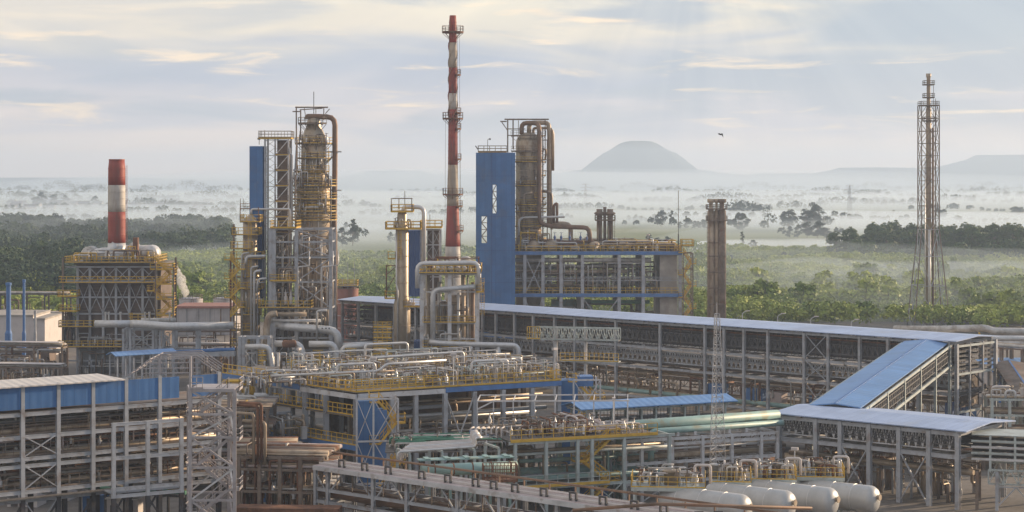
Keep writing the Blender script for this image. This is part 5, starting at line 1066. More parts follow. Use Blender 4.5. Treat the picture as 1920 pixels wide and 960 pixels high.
# behind the end: blue framed white hall, pipes on trestles
q = Loc(1890, 300); x, z = q.x, q.z
t = thing('blue_framed_hall', 'white-walled hall with blue frame and pale blue roof at the right edge', 'industrial hall', q.o)
part('wall', MB().box(x(1862), 0, 0, x(2010), 12, z(700)), 'wall_white', t)
for p in (1874, 1921, 1968, 2009): part('frame_post', MB().box(x(p) - .25, -.2, 0, x(p) + .25, -.01, z(694)), 'blue_paint', t)
for py in (696, 714): part('frame_beam', MB().box(x(1864), -.25, z(py) - .22, x(2012), -.205, z(py) + .22), 'blue_paint', t)
part('roof', MB().quad((x(1858), -.6, z(695)), (x(2014), -.6, z(697)), (x(2014), 12, z(684)), (x(1858), 12, z(684))).quad((x(1858), -.6, z(695) - .2), (x(2014), -.6, z(697) - .2), (x(2014), -.6, z(697)), (x(1858), -.6, z(695))), 'roof_blue', t)
def trestle(name, label, A, B, zt, pipes, sp=9, cw=.3, wd=2.4, m='steel', base=0):
    A = V(*A); B = V(*B); d = B - A; Ln = d.length; t = thing(name, label, 'pipe rack', (A.x, A.y, 0), math.atan2(d.y, d.x)); n = max(2, int(Ln / sp))
    for i in range(n + 1):
        xx = Ln * i / n; part('bent', MB().hsec(xx, 0, 0, zt, cw).hsec(xx, wd, 0, zt, cw).box(xx - .13, cw, zt - .3, xx + .13, wd - cw, zt - .01), m, t)
    for y in (0, wd): part('beam', MB().box(0, y - .12, zt, Ln, y + .12, zt + .22), m, t)
    for (y, dz, r, mm) in pipes: pipe(t, [(0, y, zt + .22 + r + dz), (Ln, y, zt + .22 + r + dz)], r, mm, 10)
    return t
q = Loc(1830, 330); x, z = q.x, q.z
t = thing('insulated_pipeline', 'pair of fat silver pipelines on low supports below the flare mast at right', 'pipeline', q.o)
pipe(t, [(x(1690), 6, z(622)), (x(1775), 0, z(617)), (x(1846), -1, z(614)), (x(1860), -1, z(620)), (x(2010), -1, z(621))], .62, 'insul', 14); pipe(t, [(x(1700), 4, z(628)), (x(1790), -2, z(632)), (x(2010), -3, z(632))], .5, 'galv', 12); pipe(t, [(x(1750), -3, z(640)), (x(2010), -4, z(641))], .35, 'insul', 12)
for p in (1720, 1760, 1800, 1840, 1880, 1920, 1960): part('support', MB().hsec(x(p), 0, 0, z(624) - .4, .3).hsec(x(p), -3, 0, z(636) - .4, .3).box(x(p) - .12, -4, z(641) - .75, x(p) + .12, 0, z(641) - .42), 'steel_brown', t)
part('expansion_leg', MB().beam((x(1832), -1.2, z(622)), (x(1838), -1.2, z(636)), .25).beam((x(1838), -1.4, z(640)), (x(1838), -1.4, z(670)), .45), 'yellow', t)
trestle('far_pipe_bridge', 'long low pipe bridge edging the green scrub right of the flare mast', (X(1760, 470), 470), (X(2000, 440), 440), Z(609, 455), [(.6, 0, .35, 'insul_warm'), (1.5, 0, .3, 'insul'), (2.1, 0, .2, 'galv')], 6)
trestle('right_pipe_bridge', 'brown-legged pipe bridge behind the open end frame at right', (X(1800, 315), 315), (X(2000, 300), 300), Z(658, 305), [(.6, 0, .3, 'insul'), (1.6, 0, .35, 'insul_warm')], 3.4, .5, 3, 'steel_brown')
# street lamps on the road behind
def lamp():
    t = thing('street_lamp', 'x', 'street lamp'); part('pole', MB().tube([(0, 0, 0), (0, 0, 7.6), (.9, 0, 8)], .08, 6, bend=.6), 'steel_pale', t); part('lamp_head', MB().box(.7, -.2, 7.95, 1.6, .2, 8.12), 'wall_white', t); return t
lp = lamp(); root_kids(lp)
for i, (px, lab) in enumerate([(1392, 'street lamp just right of the triple stack above the long roof'), (1458, 'second street lamp right of the triple stack'), (1520, 'third street lamp right of the triple stack'), (1596, 'rightmost street lamp above the long roof')]):
    Y = 395 - i * 8
    if i == 0: lp.location = (X(px, Y), Y, 0); lp['label'] = lab; lp['group'] = 'street lamps behind the long roof'
    else: dup(lp, (X(px, Y), Y, 0), 0, None, lab, 'street lamps behind the long roof')
# ================================================================ L: large two-level process deck in the centre
PC = V(X(668, 215), 215)                       # nearest corner
PRt = V(X(1052, 228), 228); PLt = V(X(418, 236), 236)
dr = (PRt - PC).normalized(); ang = math.atan2(dr.y, dr.x); LR = (PRt - PC).length
t = thing('process_deck', 'large central platform with yellow railings and blue fascia, crowded with pipes', 'process platform', (PC.x, PC.y, 0), ang)
inv = Matrix.Rotation(-ang, 2)
lc = lambda px, Y: inv @ (V(X(px, Y), Y) - PC)
pl = lc(418, 236); ZT = 11.4; ZL = 5.4
# deck polygon: corner, right, right-rear, left-rear, left
poly = [V(0, 0), V(LR, 0), V(LR + 2, 30), V(2, 32), V(pl.x + 8, pl.y + 8), pl]
mb = MB(); mb.v = [(p.x, p.y, ZT - .12) for p in poly] + [(p.x, p.y, ZT) for p in poly]; n = 6
mb.f = [tuple(reversed(range(n))), tuple(range(n, 2 * n))] + [(i, (i + 1) % n, n + (i + 1) % n, n + i) for i in range(n)]
dk = part('deck', mb, 'grating', t)
part('railing', MB().rail([(0, 0, ZT), (LR, 0, ZT)], 1.2, 1.1, .08), 'yellow', dk); part('railing', MB().rail([(0, 0, ZT), (pl.x, pl.y, ZT)], 1.2, 1.1, .08), 'yellow', dk); part('railing', MB().rail([(LR, 0, ZT), (LR + 2, 26, ZT)], 1.2, 1.3, .08), 'yellow', dk)
part('kick_plate', MB().box(0, -.06, ZT - .02, LR, -.003, ZT + .14), 'yellow', dk)
part('edge_beam', MB().box(.2, -.1, ZT - .75, LR * .42, .15, ZT - .2), 'steel_pale', t); part('edge_beam', MB().box(LR * .42 + .01, -.14, ZT - .65, LR, .15, ZT - .08), 'blue_paint', t)
ul = pl.normalized(); Ll = pl.length
f_ = lambda a: V(ul.x * a, ul.y * a, 0)
part('edge_beam', MB().beam(f_(0) + V(0, 0, ZT - .55), f_(Ll * .62) + V(0, 0, ZT - .55), .25, .55), 'steel_pale', t); part('edge_beam', MB().beam(f_(Ll * .40) - V(.12, .2, 0) + V(0, 0, ZT - .3), f_(Ll) - V(.12, .2, 0) + V(0, 0, ZT - .3), .12, .65), 'blue_paint', t)
for a in (0.0, .21, .36, .62, .85):
    p = f_(Ll * a); part('column', MB().hsec(p.x, p.y, 0, ZT - .8, .55), 'steel', t); p2 = p + V(2, 9, 0); part('column', MB().hsec(p2.x, p2.y, 0, ZT - .2, .45), 'steel', t)
Ls = [tpx((PC.x, PC.y), (PRt.x, PRt.y), p_) for p_ in (735, 780, 835, 890, 944, 998, 1048)]
for s in Ls:
    for y in (.1, 9, 18): part('column', MB().hsec(s, y, 0, ZT - .75, .5), 'steel' if y < 1 else 'steel_brown', t)
part('brace', MB().xb(V(Ls[2], 0, 1), V(Ls[3], 0, 1), V(Ls[3], 0, ZT - 1), V(Ls[2], 0, ZT - 1), .2), 'steel_pale', t)
# intermediate left level
mb = MB(); a0, a1, zz = 0, Ll * .62, 8.6; p0, p1 = f_(a0), f_(a1); mb.beam(V(p0.x + .6, p0.y + 1, zz), V(p1.x + .6, p1.y + 1, zz), 2.0, .14); md = part('deck', mb, 'grating', t)
part('railing', MB().rail([(p0.x, p0.y, zz + .05), (p1.x, p1.y, zz + .05)], 1.2, .9, .08), 'yellow', md); part('kick_plate', MB().beam((p0.x, p0.y, zz), (p1.x, p1.y, zz), .08, .3), 'yellow', md)
# lower left deck with blue fascia
n = 5; low = [V(-.4, -1.4), V(3.0, -1.0), V(3, 16), pl + V(3, 12), pl + V(-1.0, -1.4)]
mb = MB(); mb.v = [(p.x, p.y, ZL - .12) for p in low] + [(p.x, p.y, ZL) for p in low]; mb.f = [tuple(reversed(range(n))), tuple(range(n, 2 * n))] + [(i, (i + 1) % n, n + (i + 1) % n, n + i) for i in range(n)]
ld = part('deck', mb, 'concrete', t); a_, b_ = V(-.4, -1.5, ZL - .3), V(pl.x - 1.0, pl.y - 1.5, ZL - .3)
part('edge_beam', MB().beam(a_, b_, .12, .55), 'blue_paint', t); part('railing', MB().rail([(a_.x, a_.y, ZL), (b_.x, b_.y, ZL)], 1.15, 1.0, .07), 'yellow', ld)
for a in (.0, .15, .3, .45, .6, .8, 1):
    p = a_.lerp(b_, a); part('column', MB().hsec(p.x, p.y + .5, 0, ZL - .6, .35), 'steel_brown', t)
manifold(t, -14, -1, 8, 20, ZL, 2.6, 50, ('insul', 'galv', 'steel', 'insul_warm'), (.06, .18), 10, 101)
eqskid(t, -14, -2, 5, 18, ZL, 12, 102); manifold(t, -14, 0, 3, 16, 0, 4.6, 20, ('insul_warm', 'steel_brown', 'galv'), (.08, .2), 2, 103)
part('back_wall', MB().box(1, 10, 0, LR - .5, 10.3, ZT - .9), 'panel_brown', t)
for i in range(7): pipe(t, [(2, 2 + i * .9, 4.5 + (i * 37 % 7) * .8), (LR, 2 + i * .9, 4.5 + (i * 37 % 7) * .8)], .16 + .05 * (i % 3), ('insul_warm', 'insul', 'galv')[i % 3], 8)
manifold(t, 2, LR - 2, 1.5, 9, 0, 9, 46, ('insul_warm', 'insul', 'steel_brown', 'steel'), (.1, .25), 10, 104)
# top clutter: railed islands, goal-post pipes
for k_, (xa, xb2, ya, yb2, nn_, h_, sd_) in enumerate([(-1, 9, 4, 12, 46, 1.7, 1), (9, 18, 2, 12, 46, 1.6, 2), (17, LR + 1, 1, 12, 50, 2.6, 3), (-9, 0, 9, 15, 36, 1.8, 4), (0, 12, 12, 20, 50, 2.2, 5), (12, LR + 1, 12, 20, 50, 2.8, 6), (2, LR, 20, 29, 40, 2.4, 7)]):
    manifold(t, xa, xb2, ya, yb2, ZT, h_, nn_, ('galv', 'insul', 'steel_pale', 'wall_white', 'steel_brown', 'steel_green', 'insul_warm'), (.04, .11), 16, 110 + sd_, .55); eqskid(t, xa, xb2, ya, yb2, ZT, 9, 130 + sd_, .75)
    rv = random.Random(sd_)
    for j in range(16):
        xx, yy, hh = rv.uniform(xa, xb2), rv.uniform(ya, yb2), rv.uniform(.9, h_ * 1.2); part('stanchion', MB().beam((xx, yy, ZT), (xx, yy, ZT + hh), .09), rv.choice(('steel_pale', 'yellow', 'steel_pale', 'wall_white', 'steel_brown')), t)
for (xa, ya, xb2, yb2, zz) in [(-1, 3, 12, 3, 1.1), (12, 6, 24, 6, 1.1), (-6, 14, 0, 15, 1.2), (8, 18, LR, 18, 1.4), (2, 25, LR, 26, 1.4), (0, 12, LR, 12, .9)]:
    part('railing', MB().rail([(xa, ya, ZT), (xb2, yb2, ZT)], zz, 1.0, .08), 'yellow', dk)
for pts in ([(1, 8, ZT), (1, 8, ZT + 2.4), (6, 8, ZT + 2.4), (6, 8, ZT)], [(7, 12, ZT), (7, 12, ZT + 2.6), (20, 12, ZT + 2.8), (20, 12, ZT)], [(-7, 9, ZT + 1.4), (6, 7, ZT + 1.5), (7, 7, ZT + 2.3), (15, 7, ZT + 2.4)], [(10, 20, ZT), (10, 20, ZT + 3.5), (16, 20, ZT + 3.5), (16, 20, ZT)], [(17, 4, ZT), (17, 4, ZT + 2.4), (22, 4, ZT + 2.4), (22, 4, ZT)]):
    pipe(t, pts, .16, 'galv', 10, bend=.5)
# rear frames: goal-post ducts at the base of the tall block (left rear of the deck)
q = Loc(560, 296); x, z = q.x, q.z
t = thing('header_pipes', 'row of grey header pipes elbowing down behind the left rear of the central platform', 'pipe headers', q.o)
for pts, r in [([(x(460), 0, z(650)), (x(505), 0, z(650)), (x(512), 0, z(700)), (x(512), 0, 0)], .45), ([(x(512), 2, z(646)), (x(562), 1, z(646)), (x(572), 1, z(690)), (x(572), 1, 0)], .5), ([(x(578), 1, z(646)), (x(626), 1, z(646)), (x(634), 1, z(690)), (x(634), 1, 0)], .5), ([(x(520), 1, z(662)), (x(520), 1, 0)], .25)]: pipe(t, pts, r, 'galv', 12, bend=1.0)
drum(t, (x(528), .6, z(645)), (1, 0, 0), 2.3, .6, 'rust', 'insulated_bulge', 14)
frame(t, [x(448), x(455), x(482), x(503)], [.8, 3], [z(632)], .5, 'steel', 0, bracesf=()); part('brace', MB().beam((x(455), .7, z(690)), (x(482), .7, z(655)), .15).beam((x(482), .7, z(690)), (x(455), .7, z(655)), .15).beam((x(482), .7, z(690)), (x(503), .7, z(655)), .15).beam((x(503), .7, z(690)), (x(482), .7, z(655)), .15), 'steel_pale', t)
for (pa, pb, ya_) in ((485, 500, 655), (536, 556, 668), (588, 606, 655), (648, 668, 652), (700, 735, 602)):
    for kk in range(4 if pa < 700 else 6): deck(t, x(pa), x(pb), -.6, 1.2, z(ya_ + 12 + kk * 10), rail=.8, rt=.1, m='yellow', sides='f', sp=.8)
    part('scaffold_post', MB().beam((x(pa), -.6, 0), (x(pa), -.6, z(ya_)), .1).beam((x(pb), -.6, 0), (x(pb), -.6, z(ya_)), .1), 'yellow', t)
pipe(t, [(x(640), 1, z(700)), (x(640), 1, z(652)), (x(735), 2, z(648))], .42, 'galv', 12); manifold(t, x(450), x(735), -1, 4, 0, 8.5, 70, ('galv', 'insul', 'steel', 'steel_pale', 'insul_warm'), (.06, .2), 16, 141)
# blue stair shaft + braced tower at the near corner
t = thing('blue_stair_shaft', 'blue stair shaft in pale braced frame at the central platform near corner', 'stair tower', (X(700, 212), 212, 0), R(8))
part('cladding', MB().box(-1.7, .4, 0, .5, 3.2, 10.7), 'blue_clad', t); part('cladding', MB().box(.504, .6, 0, 1.6, 3, 9.6), 'blue_paint', t)
for xx in (-1.9, 0, 2.8):
    for y in (-.2, 3.6): part('post', MB().beam((xx, y, 0), (xx, y, 11.0), .2), 'steel_pale', t)
for zz in (1.4, 6.2, 11): part('beam', MB().box(-1.9, -.27, zz - .1, 2.8, -.13, zz + .1), 'steel_pale', t)
for za, zb in ((1.4, 6.2), (6.2, 11), (0, 1.4)): part('brace', MB().xb(V(-1.9, -.3, za), V(0, -.3, za), V(0, -.3, zb), V(-1.9, -.3, zb), .13), 'steel_pale', t); part('brace', MB().xb(V(0, -.3, za), V(2.8, -.3, za), V(2.8, -.3, zb), V(0, -.3, zb), .15), 'steel_pale', t)
stairs(t, .7, 2.6, .4, 1, 10.5, 4, wd=.8)
t = thing('blue_stair_tower', 'second blue stair tower with orange-yellow flight, right end of the central platform', 'stair tower', (X(1075, 229), 229, 0), R(5))
part('cladding', MB().box(-1.5, .4, 0, .6, 3.2, 11.2), 'blue_clad', t); part('cladding', MB().box(.6, 1, 10.4, 2.6, 3.4, 11.6), 'blue_paint', t)
for xx in (.0, 3.3): 
    for y in (-.2, 3.6): part('post', MB().beam((xx, y, 0), (xx, y, 11.3), .2), 'steel_pale', t)
for zz in (1.4, 6.0, 11.3): part('beam', MB().box(0, -.27, zz - .1, 3.3, -.13, zz + .1), 'steel_pale', t)
for za, zb in ((1.4, 6.0), (6.0, 11.3)): part('brace', MB().xb(V(0, -.3, za), V(3.3, -.3, za), V(3.3, -.3, zb), V(0, -.3, zb), .15), 'steel_pale', t)
stairs(t, .5, 2.9, .4, 1, 11, 4, wd=.8)
# horizontal grey drum left of the platform
t = thing('grey_drum', 'large grey horizontal drum half hidden by the braced stair tower at left', 'drum', (X(445, 225), 225, 0)); drum(t, (-1.5, 0, 9.0), (1, .1, 0), 5.5, 1.15, 'galv', 'vessel', 20); 
for xx in (-.3, 3): part('saddle', MB().box(xx - .2, -.6, 0, xx + .2, .8, 8.3), 'steel_brown', t)
manifold(t, -2, 6, -.5, 2, 10, 1.6, 12, ('wall_white', 'yellow', 'galv'), (.08, .2), 3, 150)
# ================================================================ N: small blue roofed rack, teal pipes
A3, B3 = (X(1095, 217), 217), (X(1362, 225), 225)
G3 = rack('blue_roofed_rack', 'narrow rack with a bright blue roof right of the second blue stair tower', 'pipe rack', A3, B3, 4, [5.6, 7.0, 9.0], [tpx(A3, B3, p) for p in (1100, 1148, 1176, 1203, 1230, 1257, 1284, 1310, 1336, 1360)], .2, 'steel_green', roof=('roof_blue', .7, 9.15, .6), trays=[(6.2, .3, 3.6, 'tray'), (7.6, .3, 3.6, 'tray')], pipes=[(5.7, 1, .16, 'insul_warm'), (5.7, 2, .2, 'insul')])
part('mesh_panel', MB().rail([(0, .1, 5.7), (16, .1, 5.7)], 3.2, .45, .04).rail([(0, .1, 6.5), (16, .1, 6.5)], 1.6, 3, .04), 'steel_dark', G3); part('kick_plate', MB().box(0, -.16, 5.62, 17, -.13, 5.9), 'yellow', G3)
manifold(G3, 0, 17, .5, 3.5, 0, 5.4, 26, ('insul_warm', 'steel_brown', 'steel'), (.06, .16), 4, 151)
A4, B4 = (X(1170, 207), 207), (X(1458, 214.5), 214.5)
G4 = rack('teal_pipe_rack', 'grey rack carrying two fat turquoise pipes left of the lower pale roof', 'pipe rack', A4, B4, 4, [2.2, 4.4, 6.4, 7.0], [tpx(A4, B4, p) for p in (1172, 1203, 1260, 1317, 1372, 1427, 1457)], .36, 'steel_pale', braces=((1, 1), (1, 0)), pipes=[(4.5, 1, .3, 'insul_warm'), (4.5, 2.2, .3, 'steel_brown'), (2.3, 1.5, .25, 'insul_warm'), (5.6, .2, .12, 'galv')], trusses=((6.3, 7.0, .1, 1.4, 'steel_brown', .1, '/'),))
Lp = math.hypot(B4[0] - A4[0], B4[1] - A4[1]); t = thing('turquoise_pipe', 'upper of the two fat turquoise pipes, curving down at its left end', 'pipe', (A4[0], A4[1], 0), math.atan2(B4[1] - A4[1], B4[0] - A4[0]))
pipe(t, [(.4, 1.6, 4.2), (.4, 1.6, 7.2), (1.4, 1.6, 8.3), (Lp + 1, 1.6, 8.6)], .62, 'teal', 16, bend=1.2); pipe(t, [(3.6, .5, 4.0), (3.6, .5, 7.6), (4.4, .5, 7.7), (Lp + 1, .5, 7.85)], .36, 'teal', 14, bend=.9)
for i in range(6): part('saddle', MB().box(4.5 + i * 2.2, .2, 7.03, 4.8 + i * 2.2, 2.2, 7.5), 'steel_pale', t)
t = thing('turquoise_elbow', 'thick turquoise pipe dropping and turning left under the small yellow platform', 'pipe', (A4[0], A4[1], 0), math.atan2(B4[1] - A4[1], B4[0] - A4[0]))
pipe(t, [(4.6, 2.6, 6.8), (4.6, 2.6, 3.4), (-1, 2.6, 3.5), (-14, 2.2, 3.8)], .58, 'teal', 16, bend=1.4); pipe(t, [(3, 1.2, 5.0), (-12, 1.2, 5.2)], .22, 'teal', 12)
# P: small yellow platform with brown and white clutter
A5, B5 = (X(957, 199), 199), (X(1262, 206), 206)
G5 = rack('loading_platform', 'mid-height platform with yellow kerb, white rubble-like pipework on top and green-grey legs', 'platform', A5, B5, 9, [3.0, 7.9], [tpx(A5, B5, p) for p in (966, 1024, 1083, 1110, 1170, 1255)], .34, 'steel_green', braces=((3, 0),), pipes=[(6.2, 1, .16, 'steel_green'), (6.2, 3, .2, 'insul_warm'), (3.2, 2, .3, 'teal')])
d = part('deck', MB().box(0, 0, 7.92, 17.3, 8.8, 8.0), 'grating', G5); part('kick_plate', MB().box(0, -.25, 7.85, 17.3, -.18, 8.08), 'yellow', d); part('railing', MB().rail([(0, -.1, 8), (17.3, -.1, 8)], 1.15, 1.2, .06), 'yellow', d)
d = part('deck', MB().box(.5, .3, 3.02, 11.5, 3, 3.1), 'grating', G5); part('railing', MB().rail([(.5, -.2, 3.1), (11.5, -.2, 3.1)], 1.1, 1.2, .06), 'steel_green', d); part('kick_plate', MB().box(.5, -.3, 2.9, 11.5, -.26, 3.2), 'yellow', d)
manifold(G5, .5, 10, 1, 8, 8, 2.0, 60, ('rust', 'insul_warm', 'wall_white', 'steel_brown'), (.05, .12), 22, 161, .4); manifold(G5, 7, 16.5, 1, 8, 8, 1.0, 50, ('wall_white', 'insul', 'pinkish', 'wall_white'), (.08, .2), 18, 162); eqskid(G5, 3, 16, 2, 7, 8, 16, 163, .7, ('wall_white', 'insul'))
manifold(G5, 1, 16, 3, 8.5, 0, 6.5, 40, ('insul_warm', 'steel_brown', 'teal', 'steel'), (.06, .2), 6, 164); stairs(G5, 9.0, 12.0, .6, .5, 7.6, 3, wd=.7)
t = thing('open_canopy_frame', 'skeletal pale canopy frame over the clutter on the mid-height platform', 'steel frame', (X(895, 208), 208, 0), R(2))
for xx in (0, 1.8, 4, 6.4, 8.7, 10.8, 13, 15.3, 16.8): 
    part('post', MB().beam((xx, 0, 4), (xx, 0, 11.2), .13), 'steel_pale', t)
    part('rafter', MB().beam((xx, 0, 11.2), (xx + .4, 4, 11.4), .1), 'steel_pale', t)
part('beam', MB().beam((0, 0, 11.2), (17, 0, 11.2), .16).beam((.4, 4, 11.4), (17, 4, 11.4), .14), 'steel_pale', t); part('diagonal', MB().beam((0, 0, 10.3), (1.8, 0, 11.2), .14), 'steel_pale', t)
# green-white manifold area and pipe bundle
A6, B6 = (X(722, 198), 198), (X(950, 199), 199)
t = thing('valve_station', 'low station of green and white valves and pipes in front of the central platform', 'valve station', (A6[0], A6[1], 0), R(3))
part('deck', MB().box(0, 0, 6.9, 13, 7, 7.0), 'grating', t)
for xx in (.3, 4.4, 8.6, 12.7):
    for y in (.3, 6.7): part('column', MB().hsec(xx, y, 0, 6.9, .3), 'steel', t)
manifold(t, .5, 12.5, .5, 6.5, 7.0, 1.2, 70, ('green', 'wall_white', 'insul', 'green', 'steel_brown'), (.06, .16), 34, 171, .8)
for i in range(5): pipe(t, [(1 + i * .5, 1.2 + i * 1.1, 8.1), (11.5 - i * .4, 1.2 + i * 1.1, 8.15)], .11, ('green', 'wall_white')[i % 2], 8)
eqskid(t, 1, 12, 1, 6, 7, 10, 172, .6, ('wall_white', 'green')); manifold(t, 0, 13, 1, 6, 0, 6, 24, ('insul_warm', 'steel_brown', 'galv'), (.08, .2), 4, 173)
A7, B7 = (X(742, 186), 186), (X(955, 191), 191)
t = thing('white_pipe_bundle', 'bundle of bright white pipes with square loops, lying over the turquoise duct', 'pipe bundle', (A7[0], A7[1], 0), math.atan2(B7[1] - A7[1], B7[0] - A7[0]))
for i in range(6): pipe(t, [(.2 + i * .6, i * .95, 7.6), (.2 + i * .6, i * .95, 8.75), (8.6 + i * .3, i * .95, 8.8), (8.6 + i * .3, i * .95, 9.7), (9.3 + i * .3, i * .95, 9.7)], .12, 'wall_white' if i % 3 else 'galv', 8, bend=.35)
for xx in (1.5, 5, 8.5, 11.2): part('support', MB().beam((xx, 0, 8.5), (xx, 3.6, 8.5), .2).hsec(xx, 0, 0, 8.4, .24).hsec(xx, 3.6, 0, 8.4, .24), 'steel_green', t)
t = thing('turquoise_duct', 'weathered turquoise duct with rusty joints below the white pipe bundle', 'duct', (X(790, 182), 182, 0), R(14))
pipe(t, [(0, 0, 7.55), (9.6, 0, 7.55)], .58, 'teal', 18); part('cover', MB().box(0, .9, 8.3, 9.6, 2.4, 8.4), 'teal', t)
for i in range(5): part('rust_joint', MB().lathe([(.585, 0), (.62, .02), (.62, .12), (.585, .14)], (1.2 + i * 1.9, 0, 7.55), 18, (1, 0, 0)), 'rust', t); 
for i in range(5): part('support', MB().box(.8 + i * 2, -.2, 0, 1.0 + i * 2, .2, 6.9).box(.6 + i * 2, .9, 8.41, 1.1 + i * 2, 2.4, 8.52), 'teal', t)
# vertical white pipes pair and blue cabinets behind
t = thing('blue_cabinets', 'pair of small blue cabinets among white riser pipes left of the mid-height platform', 'cabinets', (X(880, 203), 203, 0))
part('cabinet', MB().box(0, 0, 6.5, .9, .8, 8.6), 'blue_clad', t); part('cabinet', MB().box(1.8, -.5, 6.6, 2.7, .3, 8.2), 'blue_clad', t); part('stand', MB().box(0, 0, 0, 2.8, .8, 6.49), 'steel_brown', t)
for i in range(7): pipe(t, [(.2 + i * .55, -1, 6), (.2 + i * .55, -1, 9.0), (.5 + i * .55, -.2, 9.0)], .1, 'wall_white', 6, bend=.2)
# ================================================================ M: foreground pipe rack with white trough and brown stirrups
P0, P1 = V(X(592, 184), 184), V(X(1262, 156), 156); dM = (P1 - P0).normalized(); P1e = P0 + dM * 58
LM = (P1e - P0).length
xsM = [tpx(tuple(P0), tuple(P1e), p) for p in (592, 615, 700, 763, 858, 937, 1045, 1150, 1260)] + [47, 55]
G6 = rack('front_pipe_rack', 'long foreground pipe rack running down to the right with a whitish deck', 'pipe rack', tuple(P0), tuple(P1e), 3.6, [1.6, 4.4, 5.6, 7.7], xsM, .34, 'steel', braces=(), pipes=[(4.5, 1.0, .55, 'brown_pipe'), (4.5, 2.4, .35, 'rust'), (1.7, 1, .3, 'insul'), (1.7, 2.2, .35, 'insul_warm'), (5.7, .6, .12, 'steel_brown'), (1.8, 3.1, .22, 'wall_white')])
part('deck', MB().box(0, -.3, 7.72, LM, 3.5, 7.8), 'pinkish', G6)
for i in range(3): part('trough', MB().box(0, .45 + i * .75, 7.81, LM, .49 + i * .75, 8.02).box(0, .45 + i * .75 + .6, 7.81, LM, .49 + i * .75 + .6, 8.02).box(0, .50 + i * .75, 7.9, LM, 1.04 + i * .75, 7.95), 'wall_white' if i != 1 else 'pinkish', G6)
part('fascia', MB().box(0, -.42, 7.35, LM, -.32, 7.78), 'steel_pale', G6)
for i, s in enumerate(xsM[1:-1]): part('knee_brace', MB().beam((s - 2, 0, 7.3), (s, 0, 5.0), .14).beam((s, 0, 5.0), (s + 2, 0, 7.3), .14), 'steel', G6)
manifold(G6, 1, LM - 2, .4, 3, 0, 4.2, 46, ('insul', 'steel_brown', 'rust', 'galv'), (.06, .2), 8, 181)
for i in range(26): part('hanger', MB().beam((1 + i * 2.1, -.1, 5.6), (1 + i * 2.1, -.1, 7.4), .07), 'steel_brown', G6)
t = thing('mauve_handrail_pipe', 'long mauve-brown pipe along the rear edge of the foreground rack', 'pipe', (P0.x, P0.y, 0), math.atan2(dM.y, dM.x)); pipe(t, [(-2, 3.4, 8.55), (LM, 3.4, 8.55)], .11, 'brown_pipe', 10)
for i in range(20): part('bracket', MB().beam((i * 3, 3.4, 7.8), (i * 3, 3.4, 8.4), .12), 'brown_pipe', t)
aM = math.atan2(dM.y, dM.x); st0 = None; places = ['nearest the mauve pipe start', 'second from the left end']
for i, px in enumerate((636, 679, 723, 786, 835, 887, 921, 961, 1015, 1070, 1126, 1185, 1240)):
    s = tpx((P0.x, P0.y), (P1e.x, P1e.y), px); loc = P0 + dM * s + V(-dM.y, dM.x) * .25
    lab = ['leftmost brown stirrup bracket on the foreground rack deck', 'second brown stirrup bracket from the left on the rack deck', 'third brown stirrup bracket from the left on the rack deck', 'fourth brown stirrup bracket from the left on the rack deck', 'fifth brown stirrup bracket from the left on the rack deck', 'sixth brown stirrup bracket from the left on the rack deck', 'seventh brown stirrup bracket from the left on the rack deck',
           'eighth brown stirrup bracket, in front of the rusty railing cage', 'ninth brown stirrup bracket from the left on the rack deck', 'tenth brown stirrup bracket from the left on the rack deck', 'third brown stirrup bracket from the right end of the rack deck', 'second brown stirrup bracket from the right end of the rack deck', 'rightmost brown stirrup bracket on the rack deck'][i]
    mb = MB().box(-.42, 0, 0, -.25, .18, .62).box(.25, 0, 0, .42, .18, .62).box(-.42, 0, .624, .42, .18, .8)
    single('stirrup_bracket', mb, 'steel_dark', lab, 'bracket', (loc.x, loc.y, 7.8), aM, 'brown stirrup brackets on the foreground rack')
# second foreground strip at the bottom right
t = thing('corner_pipe_rack', 'pale tray strip with brown pipe rail crossing the bottom edge below the white tanks', 'pipe rack', (X(1105, 150), 150, 0), R(6))
part('deck', MB().box(0, 0, 8.0, 20, 2.6, 8.1), 'pinkish', t); part('trough', MB().box(0, .4, 8.11, 20, .9, 8.25).box(0, 1.3, 8.11, 20, 1.9, 8.25), 'wall_white', t); pipe(t, [(-1, 2.6, 8.9), (6, 2.6, 9.3), (19, 2.6, 8.7)], .14, 'brown_pipe', 8)
for xx in (1, 6, 11, 16): part('column', MB().hsec(xx, 1.3, 0, 8, .34), 'steel', t)
for i, xx in enumerate((3.6, 5.6, 8.8, 10.4)): part('stirrup', MB().box(xx, 1, 8.1, xx + .15, 1.2, 8.75).box(xx + .6, 1, 8.1, xx + .75, 1.2, 8.75).box(xx, 1, 8.754, xx + .75, 1.2, 8.9), 'steel_dark', t)
